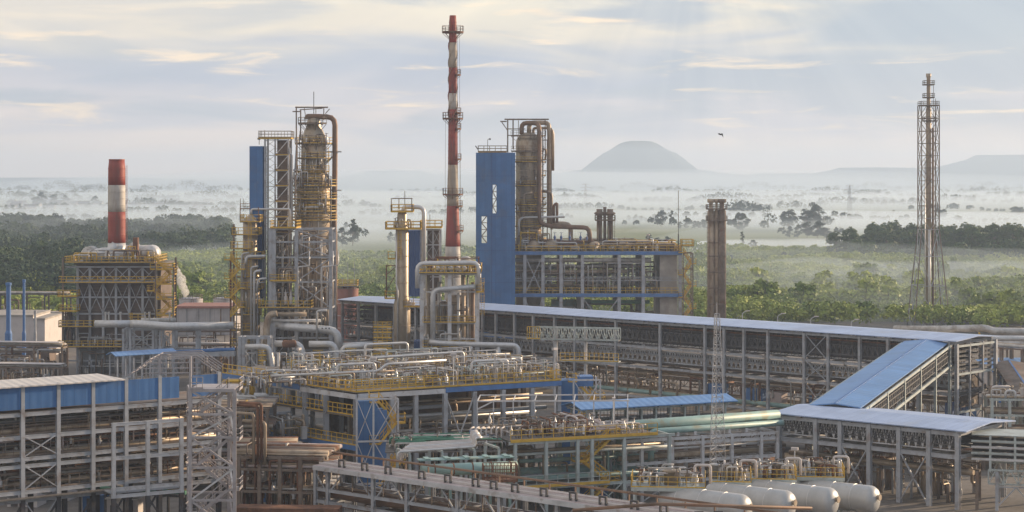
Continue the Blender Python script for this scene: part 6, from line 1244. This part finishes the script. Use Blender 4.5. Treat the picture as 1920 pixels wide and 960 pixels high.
# ================================================================ Q: white tanks
tA = R(-38); tanks = [(1646, 934, 186, 'rightmost white tank, fully visible with its round end and nozzle', 'tank'), (1568, 938, 181, 'second white tank from the right', 'tank'), (1487, 944, 176, 'third white tank from the right', 'tank'), (1404, 952, 171, 'leftmost white tank, mostly below the brown rail', 'tank')]
for i, (px, py, Y, lab, c_) in enumerate(tanks):
    zc = Z(py, Y) - .22; r = 1.38; ax = V(math.cos(tA), math.sin(tA), 0); Ln = 9.5
    t = thing('storage_tank', lab, 'tank', (X(px, Y) - ax.x * Ln, Y - ax.y * Ln, 0), tA, 'row of white horizontal tanks')
    part('shell', MB().lathe([(.01, 0), (.7, .07), (1.15, .28), (1.32, .55), (r, .8), (r, Ln - .8), (1.32, Ln - .55), (1.15, Ln - .28), (.7, Ln - .07), (.01, Ln)], (0, 0, zc), 32, (1, 0, 0)), 'tank_white', t, True)
    for xx in (2.2, 4.7, 7.0): part('seam', MB().lathe([(r, xx - .03), (r + .02, xx - .02), (r + .02, xx + .02), (r, xx + .03)], (0, 0, zc), 32, (1, 0, 0)), 'galv', t)
    part('nozzle', MB().lathe([(.22, Ln - .1), (.22, Ln + .2), (.32, Ln + .2), (.32, Ln + .28)], (0, 0, zc + .3), 12, (1, 0, 0)), 'insul_warm', t); part('name_plate', MB().box(8.2, -.5, zc - 1.32, 8.6, -.3, zc - 1.2), 'wall_white', t)
    for xx in (2.2, 7.2): part('saddle', MB().box(xx - .25, -1.1, 0, xx + .25, 1.1, zc - 1.15), 'concrete', t)
for i, (pa, pb, py, Y) in enumerate([(1184, 1322, 912, 176), (1330, 1408, 902, 182), (1402, 1492, 897, 187), (1492, 1582, 893, 191)]):
    q = Loc((pa + pb) / 2, Y); x, z = q.x, q.z; lab = ['leftmost, widest grey-green valve platform above the tanks', 'second valve platform from the left above the tanks', 'third valve platform from the left above the tanks', 'rightmost valve platform above the tanks, beside the bent pipe'][i]
    t = thing('valve_platform', lab, 'platform', q.o, R(-6), 'valve platforms above the white tanks')
    zz = z(py); d = part('deck', MB().box(x(pa), -1, zz - .12, x(pb), 3.2, zz), 'steel_green', t); part('edge_beam', MB().box(x(pa), -1.1, zz - .3, x(pb), -1.003, zz + .05), 'steel_green', t)
    part('railing', MB().rail([(x(pa), 3.2, zz), (x(pa), -1, zz), (x(pb), -1, zz), (x(pb), 3.2, zz)], 1.05, .9, .05), 'yellow', d)
    for xx in (x(pa) + .3, x(pb) - .3): part('column', MB().hsec(xx, -.8, 0, zz - .12, .22), 'steel_green', t); part('column', MB().hsec(xx, 3, 0, zz - .12, .22), 'steel_green', t)
    part('manway', MB().lathe([(.75, 0), (.75, 1.2), (.85, 1.2), (.85, 1.35), (.1, 1.45)], (x((pa + pb) / 2) + .3, 1.2, zz), 16), 'insul_warm', t, True)
    part('manway', MB().lathe([(.4, 0), (.4, 1.3), (.5, 1.3), (.5, 1.45), (.1, 1.5)], (x((pa + pb) / 2) - 1.5, 1.4, zz), 14), 'insul', t, True)
    manifold(t, x(pa) + .3, x(pb) - .3, -.6, 2.8, zz, 1.7, 22, ('wall_white', 'insul', 'rust', 'galv'), (.05, .12), 12, 190 + i)
    pipe(t, [(x(pb) - 1, 1, zz + .4), (x(pb) - 1, 1, zz + 1.9), (x(pb) + .5, 1, zz + 1.9), (x(pb) + .5, 1, zz + .2)], .13, 'wall_white', 8, bend=.3)
# ================================================================ slim guyed lattice mast
q = Loc(1344, 196); x, z = q.x, q.z; t = thing('lattice_mast', 'slim tapering lattice mast standing in front of the long roof near the turquoise pipes', 'mast', q.o)
n = 20; hh = z(588)
wf = lambda f: 1.05 * (1 - f) + .27 * f
for sx, sy in ((-1, -1), (1, -1), (0, 1.1)): part('leg', MB().tube([(sx * wf(0), sy * wf(0), 0), (sx * wf(1), sy * wf(1), hh)], .04, 5), 'steel', t)
mb = MB()
for i in range(n):
    f0, f1 = i / n, (i + 1) / n; a, b = wf(f0), wf(f1); c0 = [(-a, -a), (a, -a), (0, 1.1 * a)]; c1_ = [(-b, -b), (b, -b), (0, 1.1 * b)]
    for j in range(3):
        k2 = (j + 1) % 3; mb.beam((*c0[j], hh * f0), (*c1_[k2], hh * f1), .03); mb.beam((*c0[k2], hh * f0), (*c1_[j], hh * f1), .03); mb.beam((*c1_[j], hh * f1), (*c1_[k2], hh * f1), .045)
part('lattice', mb, 'steel', t); part('lightning_rod', MB().tube([(0, 0, hh), (0, 0, hh + 1.2)], .03, 5), 'steel_pale', t)
# ================================================================ K: foreground left rack with blue cladding
AK, BK = (X(-120, 175), 175), (X(412, 192.5), 192.5)
def tk(p): return tpx(AK, BK, p)
xsK = [tk(p) for p in (-85, -22, 42, 109, 174, 236, 299, 410)]; LK = math.hypot(BK[0] - AK[0], BK[1] - AK[1])
GK = rack('blue_clad_rack', 'foreground rack at left with blue sheet cladding band and white roof strip', 'pipe rack', AK, BK, 7, [5.1, 5.9, 8.4, 9.1, 11.2, 13.4], xsK, .4, 'steel', braces=((2, 2), (2, 0 + 0), (2, 4)), base=(5.0, 'steel_dark'),
     pipes=[(5.95, 2, .3, 'insul_warm'), (5.95, 3, .25, 'rust'), (5.95, 4.4, .35, 'insul'), (5.95, 5.4, .3, 'insul_warm'), (9.15, 1.2, .2, 'insul_warm'), (9.15, 2, .25, 'insul'), (9.15, 3.4, .3, 'brown_pipe'), (9.15, 4.8, .45, 'galv'), (11.25, 1.5, .25, 'insul_warm'), (11.25, 3, .3, 'brown_pipe'), (11.25, 4.5, .3, 'insul')],
     trays=[(6.9, 3, 5.5, 'tray'), (10.1, 1.5, 3, 'tray'), (10.1, 4.5, 6.5, 'tray'), (12.2, 1.5, 3.5, 'tray'), (7.4, .6, 1.6, 'steel_brown')])
xe = tk(335)
for a, b in zip(xsK[:-1], xsK[1:]):
    if b > xe and a < xe: part('cladding', MB().box(a + .2, -.12, 13.75, xe, -.03, 15.9), 'blue_clad', GK); part('cladding', MB().box(tk(360), -.12, 13.75, b - .2, -.03, 15.9), 'blue_clad', GK)
    else: part('cladding', MB().box(a + .2, -.12, 13.75, b - .2, -.03, 15.9), 'blue_clad', GK)
for s in xsK: part('cladding_post', MB().hsec(s, 0, 13.42, 16.1, .36), 'steel', GK)
xr = tk(231)
part('roof', MB().quad((-2, -.5, 16.05), (xr, -.5, 16.05), (xr - 1.2, 3.5, 16.35), (-2, 3.5, 16.35)).quad((-2, 3.5, 16.35), (xr - 1.2, 3.5, 16.35), (xr, 7.5, 15.9), (-2, 7.5, 15.9)).quad((-2, -.5, 15.93), (xr, -.5, 15.93), (xr, -.5, 16.05), (-2, -.5, 16.05)), 'roof_white', GK)
part('rear_wall', MB().box(-1, 6.9, 13.5, xr, 7.0, 15.9), 'blue_dark', GK)
part('soffit', MB().box(-1, .1, 13.42, LK, 6.8, 13.5), 'steel_brown', GK); part('catwalk', MB().box(-1, -.9, 5.2, LK * .8, -.15, 5.3), 'grating', GK)
for z_, y_ in ((5.95, 0), (9.15, .3), (11.25, .3)): part('railing', MB().rail([(0, y_, z_), (LK, y_, z_)], 1.15, 1.1, .05), 'steel_brown', GK)
manifold(GK, 0, LK, 1, 6, 9.15, 1.9, 60, ('insul_warm', 'steel_brown', 'rust', 'insul', 'pinkish'), (.05, .15), 14, 201); manifold(GK, 0, LK, 1, 6, 5.95, 2.2, 70, ('insul_warm', 'steel_brown', 'rust', 'insul'), (.05, .18), 14, 202); manifold(GK, 0, LK, 1, 6, 11.25, 2, 50, ('insul_warm', 'steel_brown', 'insul', 'galv'), (.05, .16), 10, 203)
for s in xsK[1:]: part('leg_brace', MB().beam((s - 3, .05, 0), (s, .05, 4.6), .16), 'steel_dark', GK)
# open roof truss frame behind the cladding
q = Loc(322, 205); x, z = q.x, q.z; t = thing('roof_skeleton', 'unclad pinkish-grey pitched roof skeleton above the blue cladding', 'roof frame', (q.o[0], q.o[1], 0), R(8))
for i in range(5):
    y = i * 2.1; part('rafter', MB().beam((x(236 + i * 5), y, z(706)), (x(280 + i * 5), y, z(674)), .12).beam((x(280 + i * 5), y, z(674)), (x(366 + i * 2), y, z(671)), .12).beam((x(366 + i * 2), y, z(671)), (x(408 + i * 2), y, z(700)), .12), 'steel_pink', t)
for fx in (.25, .5, .75, 1): part('purlin', MB().beam((x(236) + (x(280) - x(236)) * fx, -.1, z(706) + (z(674) - z(706)) * fx), (x(256) + (x(280) - x(236)) * fx, 8.5, z(706) + (z(674) - z(706)) * fx), .09), 'steel_pink', t)
for i, p in enumerate((300, 360)): part('post', MB().hsec(x(p), -.3, 0, z(668), .22), 'steel_pink', t)
for py in (680, 690, 699): part('rail', MB().beam((x(270), -.2, z(py)), (x(374), -.2, z(py)), .12), 'steel_pink', t)
# front bay frame
A8, B8 = (X(212, 181), 181), (X(341, 184.5), 184.5)
G8 = rack('front_bay_frame', 'bright grey-blue three-post frame standing in front of the blue-clad rack', 'steel frame', A8, B8, 2.5, [5.3, 6.0, 9.0, 12.3], [tpx(A8, B8, p) for p in (213, 277, 340)], .36, 'steel_pale', base=(5.0, 'steel_dark'), rearcol=False, crossb=False)
part('deck', MB().box(-.2, .2, 5.4, 7, 2.4, 5.5), 'steel', G8); part('brace', MB().beam((.2, 0, 4.6), (3, 0, 0.5), .16).beam((3.5, 0, 4.8), (6.4, 0, .5), .16), 'steel_dark', G8)
# T: lattice stair tower
q = Loc(388, 172); x, z = q.x, q.z; t = thing('lattice_stair_tower', 'tall pinkish-grey cross-braced stair tower left of centre in the foreground', 'stair tower', q.o)
X0, X1, Y1 = x(357), x(440), 4.4; XL = x(338)
for (a, b) in ((X0, 0), (X1, 0), (XL, Y1), (x(416), Y1)): part('post', MB().hsec(a, b, 0, z(733), .3), 'steel_pink', t)
lv_ = [z(p) for p in (733, 777, 820, 877, 938, 1000, 1060)] + [0]
for i, zz in enumerate(lv_[:-1]):
    part('ring_beam', MB().beam((X0, 0, zz), (X1, 0, zz), .2).beam((XL, Y1, zz), (x(416), Y1, zz), .2).beam((X0, 0, zz), (XL, Y1, zz), .2).beam((X1, 0, zz), (x(416), Y1, zz), .2), 'steel_pink', t)
    zn = lv_[i + 1]; part('brace', MB().beam((X0, 0, zn if i % 2 else zz), (X1, 0, zz if i % 2 else zn), .16).beam((XL, Y1, zz), (X0, 0, zn), .2).beam((x(416), Y1, zz), (X1, 0, zn), .18).beam((XL, Y1, zn), (x(416), Y1, zz), .14), 'steel_pale' if i % 2 else 'steel_pink', t)
stairs(t, X0 + .5, X1 - .8, .8, lv_[-1] + .2, lv_[0], 7, m='steel_pink', wd=1.1)
d = part('top_deck', MB().box(X0, 0, z(733) + .11, X1, Y1, z(733) + .18), 'steel_pink', t); part('railing', MB().rail([(X0, 0, z(733) + .18), (x(380), 0, z(733) + .18)], 1.1, .5, .06), 'steel_pink', d); part('ladder_post', MB().beam((X0, -.05, z(733)), (X0, -.05, z(668)), .2), 'steel_pink', t)
# ================================================================ rusty racks between stair tower and central platform
def rust_rack(name, label, px0, px1, Y, rz, levels, wd, seed, pm, cm='steel_brown', n=5):
    q = Loc(px0, Y); t = thing(name, label, 'pipe rack', q.o, rz); Ln = q.x(px1)
    for i in range(n):
        xx = Ln * i / (n - 1); part('column', MB().hsec(xx, 0, 0, levels[-1], .36), cm, t); part('column', MB().hsec(xx, wd, 0, levels[-1], .36), cm, t)
        for zz in levels: part('cross_beam', MB().box(xx - .1, .2, zz - .25, xx + .1, wd - .2, zz - .01), cm, t)
    for zz in levels:
        part('beam', MB().box(-.3, -.1, zz - .26, Ln + .3, .1, zz), cm, t); 
        rn_ = random.Random(seed + int(zz * 10)); y = .4
        while y < wd - .2: r = rn_.uniform(.1, .28); pipe(t, [(-.5, y + r, zz + r), (Ln + .5, y + r, zz + r)], r, rn_.choice(pm), 8); y += 2 * r + .12
    return t
t = rust_rack('rusty_pipe_rack', 'rust-brown rack full of thin pipes right of the lattice stair tower', 448, 606, 186, R(-8), [2.2, 5.0, 7.2, 8.4], 7, 7, ('rust', 'insul_warm', 'pinkish', 'steel_brown', 'insul'))
manifold(t, 0, 8, -.2, 6, 2, 7.5, 46, ('rust', 'rust', 'steel_brown', 'insul'), (.06, .16), 16, 211, .5)
for i, (px, a, b, m) in enumerate([(486, 760, 868, 'rust'), (493, 756, 860, 'rust'), (478, 775, 868, 'insul_warm'), (500, 790, 870, 'insul_warm')]): pipe(t, [(X(px, 186) - X(448, 186), -.3, Z(b, 186)), (X(px, 186) - X(448, 186), -.3, Z(a, 186)), (X(px, 186) - X(448, 186) - 2.5, .5, Z(a, 186))], .16, m, 8)
t2_ = rust_rack('low_bent_pipe_rack', 'low rack of pale and rusty pipes ending in bends below the blue-edged lower deck', 440, 545, 198, R(4), [6.2, 7.4], 6, 9, ('pinkish', 'insul_warm', 'rust', 'insul'), 'rust', 4)
t3_ = rust_rack('left_back_rack', 'crowded pipe rack filling the gap behind the foreground stair tower', -60, 500, 214, R(1), [2.0, 4.5, 7.2, 9.6], 8, 12, ('insul_warm', 'insul', 'brown_pipe', 'steel_brown', 'pinkish'), 'steel_brown', 12)
manifold(t3_, 0, 33, 0, 7, 2, 8.5, 70, ('insul_warm', 'insul', 'steel_brown', 'rust', 'yellow'), (.06, .2), 20, 213)
t = thing('concrete_pipe_bridge', 'brown walled channel bridge on white concrete piers below the rusty rack', 'pipe bridge', (X(440, 178), 178, 0), R(-4))
part('channel', MB().box(0, 0, 3.6, 10, 2.2, 4.6), 'rust', t); 
for i in range(6): part('pier', MB().box(.4 + i * 1.8, .3, 0, .95 + i * 1.8, 1.8, 3.59), 'concrete', t)
t = thing('rusty_cage', 'small rust-brown railing cage standing behind the eighth stirrup bracket', 'cage', (X(908, 178), 178, 0), R(6)); part('platform', MB().box(0, 0, 7.0, 3.2, 2, 7.1), 'rust', t)
part('railing', MB().rail([(0, 0, 7.1), (3.2, 0, 7.1), (3.2, 2, 7.1), (0, 2, 7.1), (0, 0, 7.1)], 1.5, .35, .07), 'rust', t); part('post', MB().box(.2, .2, 0, .4, .4, 7).box(2.8, .2, 0, 3, .4, 7), 'rust', t)
# ================================================================ back-left racks, buildings, tanks
q = Loc(40, 372); x, z = q.x, q.z; t = thing('white_boiler_house', 'low pinkish-white windowless building behind the blue vent pipes at left', 'building', q.o)
part('wall', MB().box(x(-60), 0, 0, x(62), 14, z(594)), 'wall_white', t); part('wall', MB().box(x(62) + .01, 0, 0, x(84), 14, z(600)), 'wall_white', t); part('roof', MB().box(x(-61), -.2, z(594) + .004, x(62.5), 14.2, z(594) + .4), 'concrete', t); part('roof', MB().box(x(63), -.2, z(600) + .004, x(85), 14.2, z(600) + .35), 'concrete', t)
part('lower_roof', MB().box(x(-60), -6, z(640) - .5, x(108), -.21, z(640)), 'concrete', t); part('annex_wall', MB().box(x(-60), -5.8, 0, x(106), -.22, z(640) - .51), 'panel_brown', t)
for k_, (px, w_, top, m, lab) in enumerate([(16, 9, 530, 'blue_paint', 'thick bright blue vent pipe with flanged top at the left edge'), (45, 5, 524, 'blue_paint', 'thin blue vent pipe right of the thick one'), (66, 4, 582, 'steel', 'short grey vent pipe in front of the white building')]):
    Y = 362; q = Loc(px, Y); r = w_ * q.k / 2; single('vent_pipe', MB().lathe([(r * 1.5, 0), (r * 1.5, 6), (r, 6.6), (r, q.z(top + 6)), (r * 1.25, q.z(top + 5)), (r * 1.25, q.z(top))], (0, 0, 0), 16), m, lab, 'vent pipe', q.o, smooth=False)
for k_, (a, b, Y, zt, lab, m) in enumerate([(-40, 125, 400, 11.2, 'highest back rack crossing behind the blue vent pipes', 'steel_dark'), (-40, 118, 392, 7.6, 'lower back rack just behind the white building', 'steel'), (-40, 116, 330, 6.4, 'snow-white topped rack left of the furnace foot', 'steel_brown'), (-40, 116, 322, 3.4, 'lowest rack left of the furnace foot', 'steel_brown'), (-40, 112, 338, 4.6, 'rack with blue boxes below the white building', 'steel_brown')]):
    t = trestle('back_pipe_rack', lab, (X(a, Y), Y), (X(b, Y - 2), Y - 2), zt, [(.4, 0, .2, 'insul'), (1.0, 0, .25, 'insul_warm'), (1.7, 0, .2, 'wall_white'), (2.2, 0, .14, 'galv')], 4.5, .3, 2.6, m)
    if 'white' in lab and 'topped' in lab or 'lowest' in lab: part('tray_cover', MB().box(0, -.5, zt + .75, 15, 1.8, zt + .85), 'wall_white', t)
    if 'blue boxes' in lab:
        for i in range(5): part('blue_box', MB().box(1.5 + i * 2.9, -.4, 5.6, 3.4 + i * 2.9, .8, 6.5), 'blue_paint' if i % 2 else 'roof_pale', t)
    manifold(t, 0, 14, -1, 2, 0, zt, 24, ('steel_brown', 'insul_warm', 'wall_white', 'steel'), (.08, .2), 8, 220 + k_)
# storage tanks and hall in the gap
def stank(name, px0, px1, pt, Y, m, lab, rail='steel_brown'):
    q = Loc((px0 + px1) / 2, Y); r = (px1 - px0) * q.k / 2; zt = q.z(pt); t = thing(name, lab, 'storage tank', q.o); part('shell', MB().lathe([(r, 0), (r, zt - .3), (r + .06, zt - .3), (r + .06, zt), (r, zt), (r * .6, zt + .35), (.02, zt + .5)], (0, 0, 0), 40), m, t)
    for i in range(3): part('band', MB().lathe([(r + .004, zt * (.3 + .22 * i)), (r + .06, zt * (.3 + .22 * i)), (r + .06, zt * (.3 + .22 * i) + .12), (r + .004, zt * (.3 + .22 * i) + .12)], (0, 0, 0), 40), 'wall_white', t)
    part('railing', MB().rail([(r * math.cos(a * .3142), r * math.sin(a * .3142), zt) for a in range(21)], 1.0, 1.5, .07), rail, t); ladder(t, r * .3, -r - .1, 0, zt, 'steel_brown', .5, False); return t
stank('round_tank', 336, 380, 560, 455, 'wall_pale', 'round pale tank beside the steam plume'); stank('round_tank', 400, 438, 560, 462, 'wall_pale', 'round pale tank partly hidden by the slim brown column')
tq = stank('red_tank', 632, 672, 541, 405, 'brick_red', 'dull red round tank right of the tall block'); q = Loc(652, 405)
deck(tq, -2.2, 2.2, -2.4, 2, q.z(541) + .6, rail=1.1, rt=.1, m='steel'); 
for xx in (-1.0, .2, 1.6): part('riser', MB().beam((xx, -2, q.z(541)), (xx, -2, q.z(520 - (xx > 0) * 30)), .12), 'steel', tq)
q = Loc(385, 430); x, z = q.x, q.z; t = thing('long_warehouse', 'long pale ribbed warehouse wall between the furnace and the tall block', 'warehouse', q.o)
part('wall', MB().box(x(330), 0, 0, x(438), 12, z(578)), 'wall_pale', t); part('roof', MB().box(x(328), -.4, z(578) + .004, x(440), 12.4, z(578) + .5), 'brick_red', t)
for p in (350, 372, 394, 414, 434): part('pilaster', MB().box(x(p) - .15, -.15, 0, x(p) + .15, -.01, z(579)), 'steel_brown' if p == 414 else 'panel_grey', t)
for k_, (Y, zt, lab) in enumerate([(372, 5.4, 'rack with white pipes behind the long duct right of the furnace'), (352, 3.2, 'lower white-pipe rack behind the long duct'), (345, 5.0, 'middle rack between furnace and tall block')]):
    t = trestle('gap_pipe_rack', lab, (X(326, Y), Y), (X(438, Y), Y), zt, [(.4, 0, .25, 'wall_white'), (1.0, 0, .25, 'galv'), (1.7, 0, .2, 'wall_white')], 3.8, .25, 2.4, 'steel_brown')
    manifold(t, 0, 10, -1, 2, 0, zt, 14, ('rust', 'wall_white', 'steel_brown'), (.06, .18), 6, 230 + k_)
# steam plume
mbp = MB(); rn = random.Random(9)
def blob(c, r, n1=8, n2=12):
    i0 = len(mbp.v)
    for a in range(n1 + 1):
        for b in range(n2):
            th = math.pi * a / n1; ph = 6.2832 * b / n2; rr = r * (1 + .18 * math.sin(3 * ph + c[2]) * math.sin(2 * th + c[0])); mbp.v.append((c[0] + rr * math.sin(th) * math.cos(ph), c[1] + rr * math.sin(th) * math.sin(ph), c[2] + rr * 1.2 * math.cos(th)))
    for a in range(n1):
        for b in range(n2): p = i0 + a * n2 + b; qv = i0 + a * n2 + (b + 1) % n2; mbp.f.append((p, p + n2, qv + n2, qv))
q = Loc(342, 440)
for i, (px, py, rp) in enumerate([(347, 553, 4), (345, 546, 6), (342, 537, 7), (338, 527, 8), (336, 518, 7), (333, 510, 6), (330, 504, 5), (327, 498, 4), (341, 524, 7), (348, 548, 6), (340, 531, 8), (345, 541, 6)]): blob((X(px, 440), 440 + i * .1, Z(py, 440)), rp * q.k)
o = vol('steam_plume', mbp, (1, .98, .95), 1.3, 'white steam plume drifting up behind the right side of the furnace', 'steam')
# bird
t = MB(); bt = thing('bird', 'small dark bird in flight against the sky right of the flat-topped hill', 'bird', (X(1350, 260), 260, Z(252, 260)), R(20))
part('body', MB().lathe([(.01, -.28), (.05, -.2), (.085, -.02), (.07, .1), (.055, .16), (.06, .22), (.01, .34)], (0, 0, 0), 10, (-.75, .1, .25)), 'bird_black', bt, True)
wb = MB()
for sx in (-1, 1): wb.v += [(.08, 0, .02), (-.1, 0, .02), (-.02, sx * .35, .12 + (sx > 0) * .05), (.14, sx * .75, .02 - (sx < 0) * .5), (.2, sx * .4, .14)]; i = len(wb.v) - 5; wb.f += [(i, i+1, i+2, i+4), (i+4, i+2, i+3)]
wb.v += [(.25, -.04, 0), (.25, .04, 0), (.5, .1, -.06), (.5, -.1, -.06)]; i = len(wb.v) - 4; wb.f.append((i, i+1, i+2, i+3))
wo = part('wing', wb, 'bird_black', bt); md_ = wo.modifiers.new('thick', 'SOLIDIFY'); md_.thickness = .02
# ================================================================ ground level things below the racks
for i, (px, py, wd, dp, hh, m, lab) in enumerate([(14, 905, 3.4, 2.6, 2.8, 'wall_white', 'white hut at the bottom left under the foreground rack'), (35, 897, 3, 2.4, 2.4, 'blue_dark', 'dark blue container behind the white hut'), (78, 893, 3.2, 2.6, 2.6, 'wall_white', 'pale hut between dark rack legs at bottom left'), (155, 925, 2.6, 2.4, 2.2, 'blue_paint', 'blue container between dark rack legs'), (200, 938, 3.4, 2.6, 2.6, 'wall_white', 'cream hut below the three-post frame'), (470, 905, 2.5, 2, 2.2, 'blue_paint', 'blue cabin below the rusty rack'), (1050, 905, 5, 3, 2.2, 'blue_dark', 'blue container between foreground rack and mid-height platform'), (690, 905, 4, 2.2, 1.4, 'wall_white', 'white covered skid seen through the foreground rack')]):
    Y = F * H / (py + 45 - HY); q = Loc(px, Y); t = thing('site_hut' if 'wall' in m else 'site_container', lab, 'hut' if 'wall' in m else 'container', q.o, R(12 if i % 2 else -8))
    part('wall', MB().box(0, 0, 0, wd, dp, hh), m, t); part('roof', MB().box(-.15, -.15, hh + .004, wd + .15, dp + .15, hh + .14), 'roof_white' if 'wall' in m else m, t); part('door', MB().box(.4, -.06, .05, 1.2, -.005, 2.0 if hh > 2.1 else hh * .8), 'steel_dark', t)
trestle('green_pipe_rack', 'low rack with a yellow-green pipe behind the dark rack legs at left', (X(150, 196), 196), (X(345, 192), 192), 3.2, [(.4, 0, .22, 'green'), (1.0, 0, .18, 'yellow'), (1.7, 0, .2, 'insul_warm')], 3, .22, 2.2, 'steel_dark')
# low racks filling the right lower zone
rust_rack('under_gallery_rack', 'brown pipe rack in the shade behind the lower pale-roofed gallery', 1640, 1960, 232, R(-6), [2.0, 4.2], 8, 31, ('insul_warm', 'steel_brown', 'rust', 'insul'), 'steel_brown', 9)
rust_rack('mid_yard_rack', 'low pipe rack between the blue roofed rack and the longest gallery', 1110, 1560, 246, R(-8), [2.2, 4.2], 9, 33, ('insul_warm', 'insul', 'steel_brown', 'galv'), 'steel_brown', 10)
t = rust_rack('right_edge_rack', 'greenish rack with valves at the right edge under the small descending gallery', 1860, 1990, 236, R(-5), [3.0, 6.2, 8.2], 5, 35, ('insul_warm', 'steel_brown', 'galv'), 'steel_green', 5); manifold(t, 0, 7, 0, 4, 8.2, 1.8, 18, ('wall_white', 'insul_warm', 'galv'), (.08, .2), 8, 241); eqskid(t, 0, 7, 0, 4, 8.2, 5, 242)
t = rust_rack('behind_teal_rack', 'dim brown rack behind the turquoise pipes', 1180, 1470, 221, R(3), [1.8, 4.0], 5, 37, ('insul_warm', 'steel_brown', 'rust'), 'steel_brown', 8)
t = thing('yellow_rail_yard', 'orange-yellow railed pit right of the last white tank', 'railed pit', (X(1650, 178), 178, 0)); part('slab', MB().box(0, 0, 0, 6, 4, .3), 'concrete', t); part('railing', MB().rail([(0, 0, .3), (6, 0, .3), (6, 4, .3)], 1.2, .5, .08), 'yellow', t); manifold(t, .3, 5.6, .4, 3.6, .3, 1.6, 14, ('rust', 'yellow', 'insul_warm'), (.06, .15), 5, 250)

# floodlights on the decks
def flood(): 
    t = thing('floodlight', 'x', 'floodlight'); part('pole', MB().tube([(0, 0, 0), (0, 0, 3.6)], .06, 6), 'steel_pale', t); l_ = part('lamp_head', MB().box(-.35, -.22, 3.6, .35, .12, 3.85).beam((-.35, 0, 3.55), (.35, 0, 3.55), .06), 'wall_white', t); return t
fl = flood(); root_kids(fl)
for i, (px, Y, z_, lab) in enumerate([(700, 217, 11.4, 'floodlight pole above the near corner of the central platform'), (850, 222, 11.4, 'floodlight pole over the middle of the central platform front edge'), (1040, 229, 11.4, 'floodlight pole at the right end of the central platform'), (560, 229, 11.4, 'floodlight pole on the left wing of the central platform'), (1150, 206, 8.0, 'floodlight pole on the mid-height platform'), (1010, 402, 20.2, 'floodlight pole on the roof of the two-deck structure left half'), (1215, 402, 20.2, 'floodlight pole on the roof of the two-deck structure right half'), (1490, 192, 4.5, 'floodlight pole between the valve platforms above the tanks')]):
    if i == 0: fl.location = (X(px, Y), Y, z_); fl['label'] = lab
    else: dup(fl, (X(px, Y), Y, z_), .4 * i, None, lab)
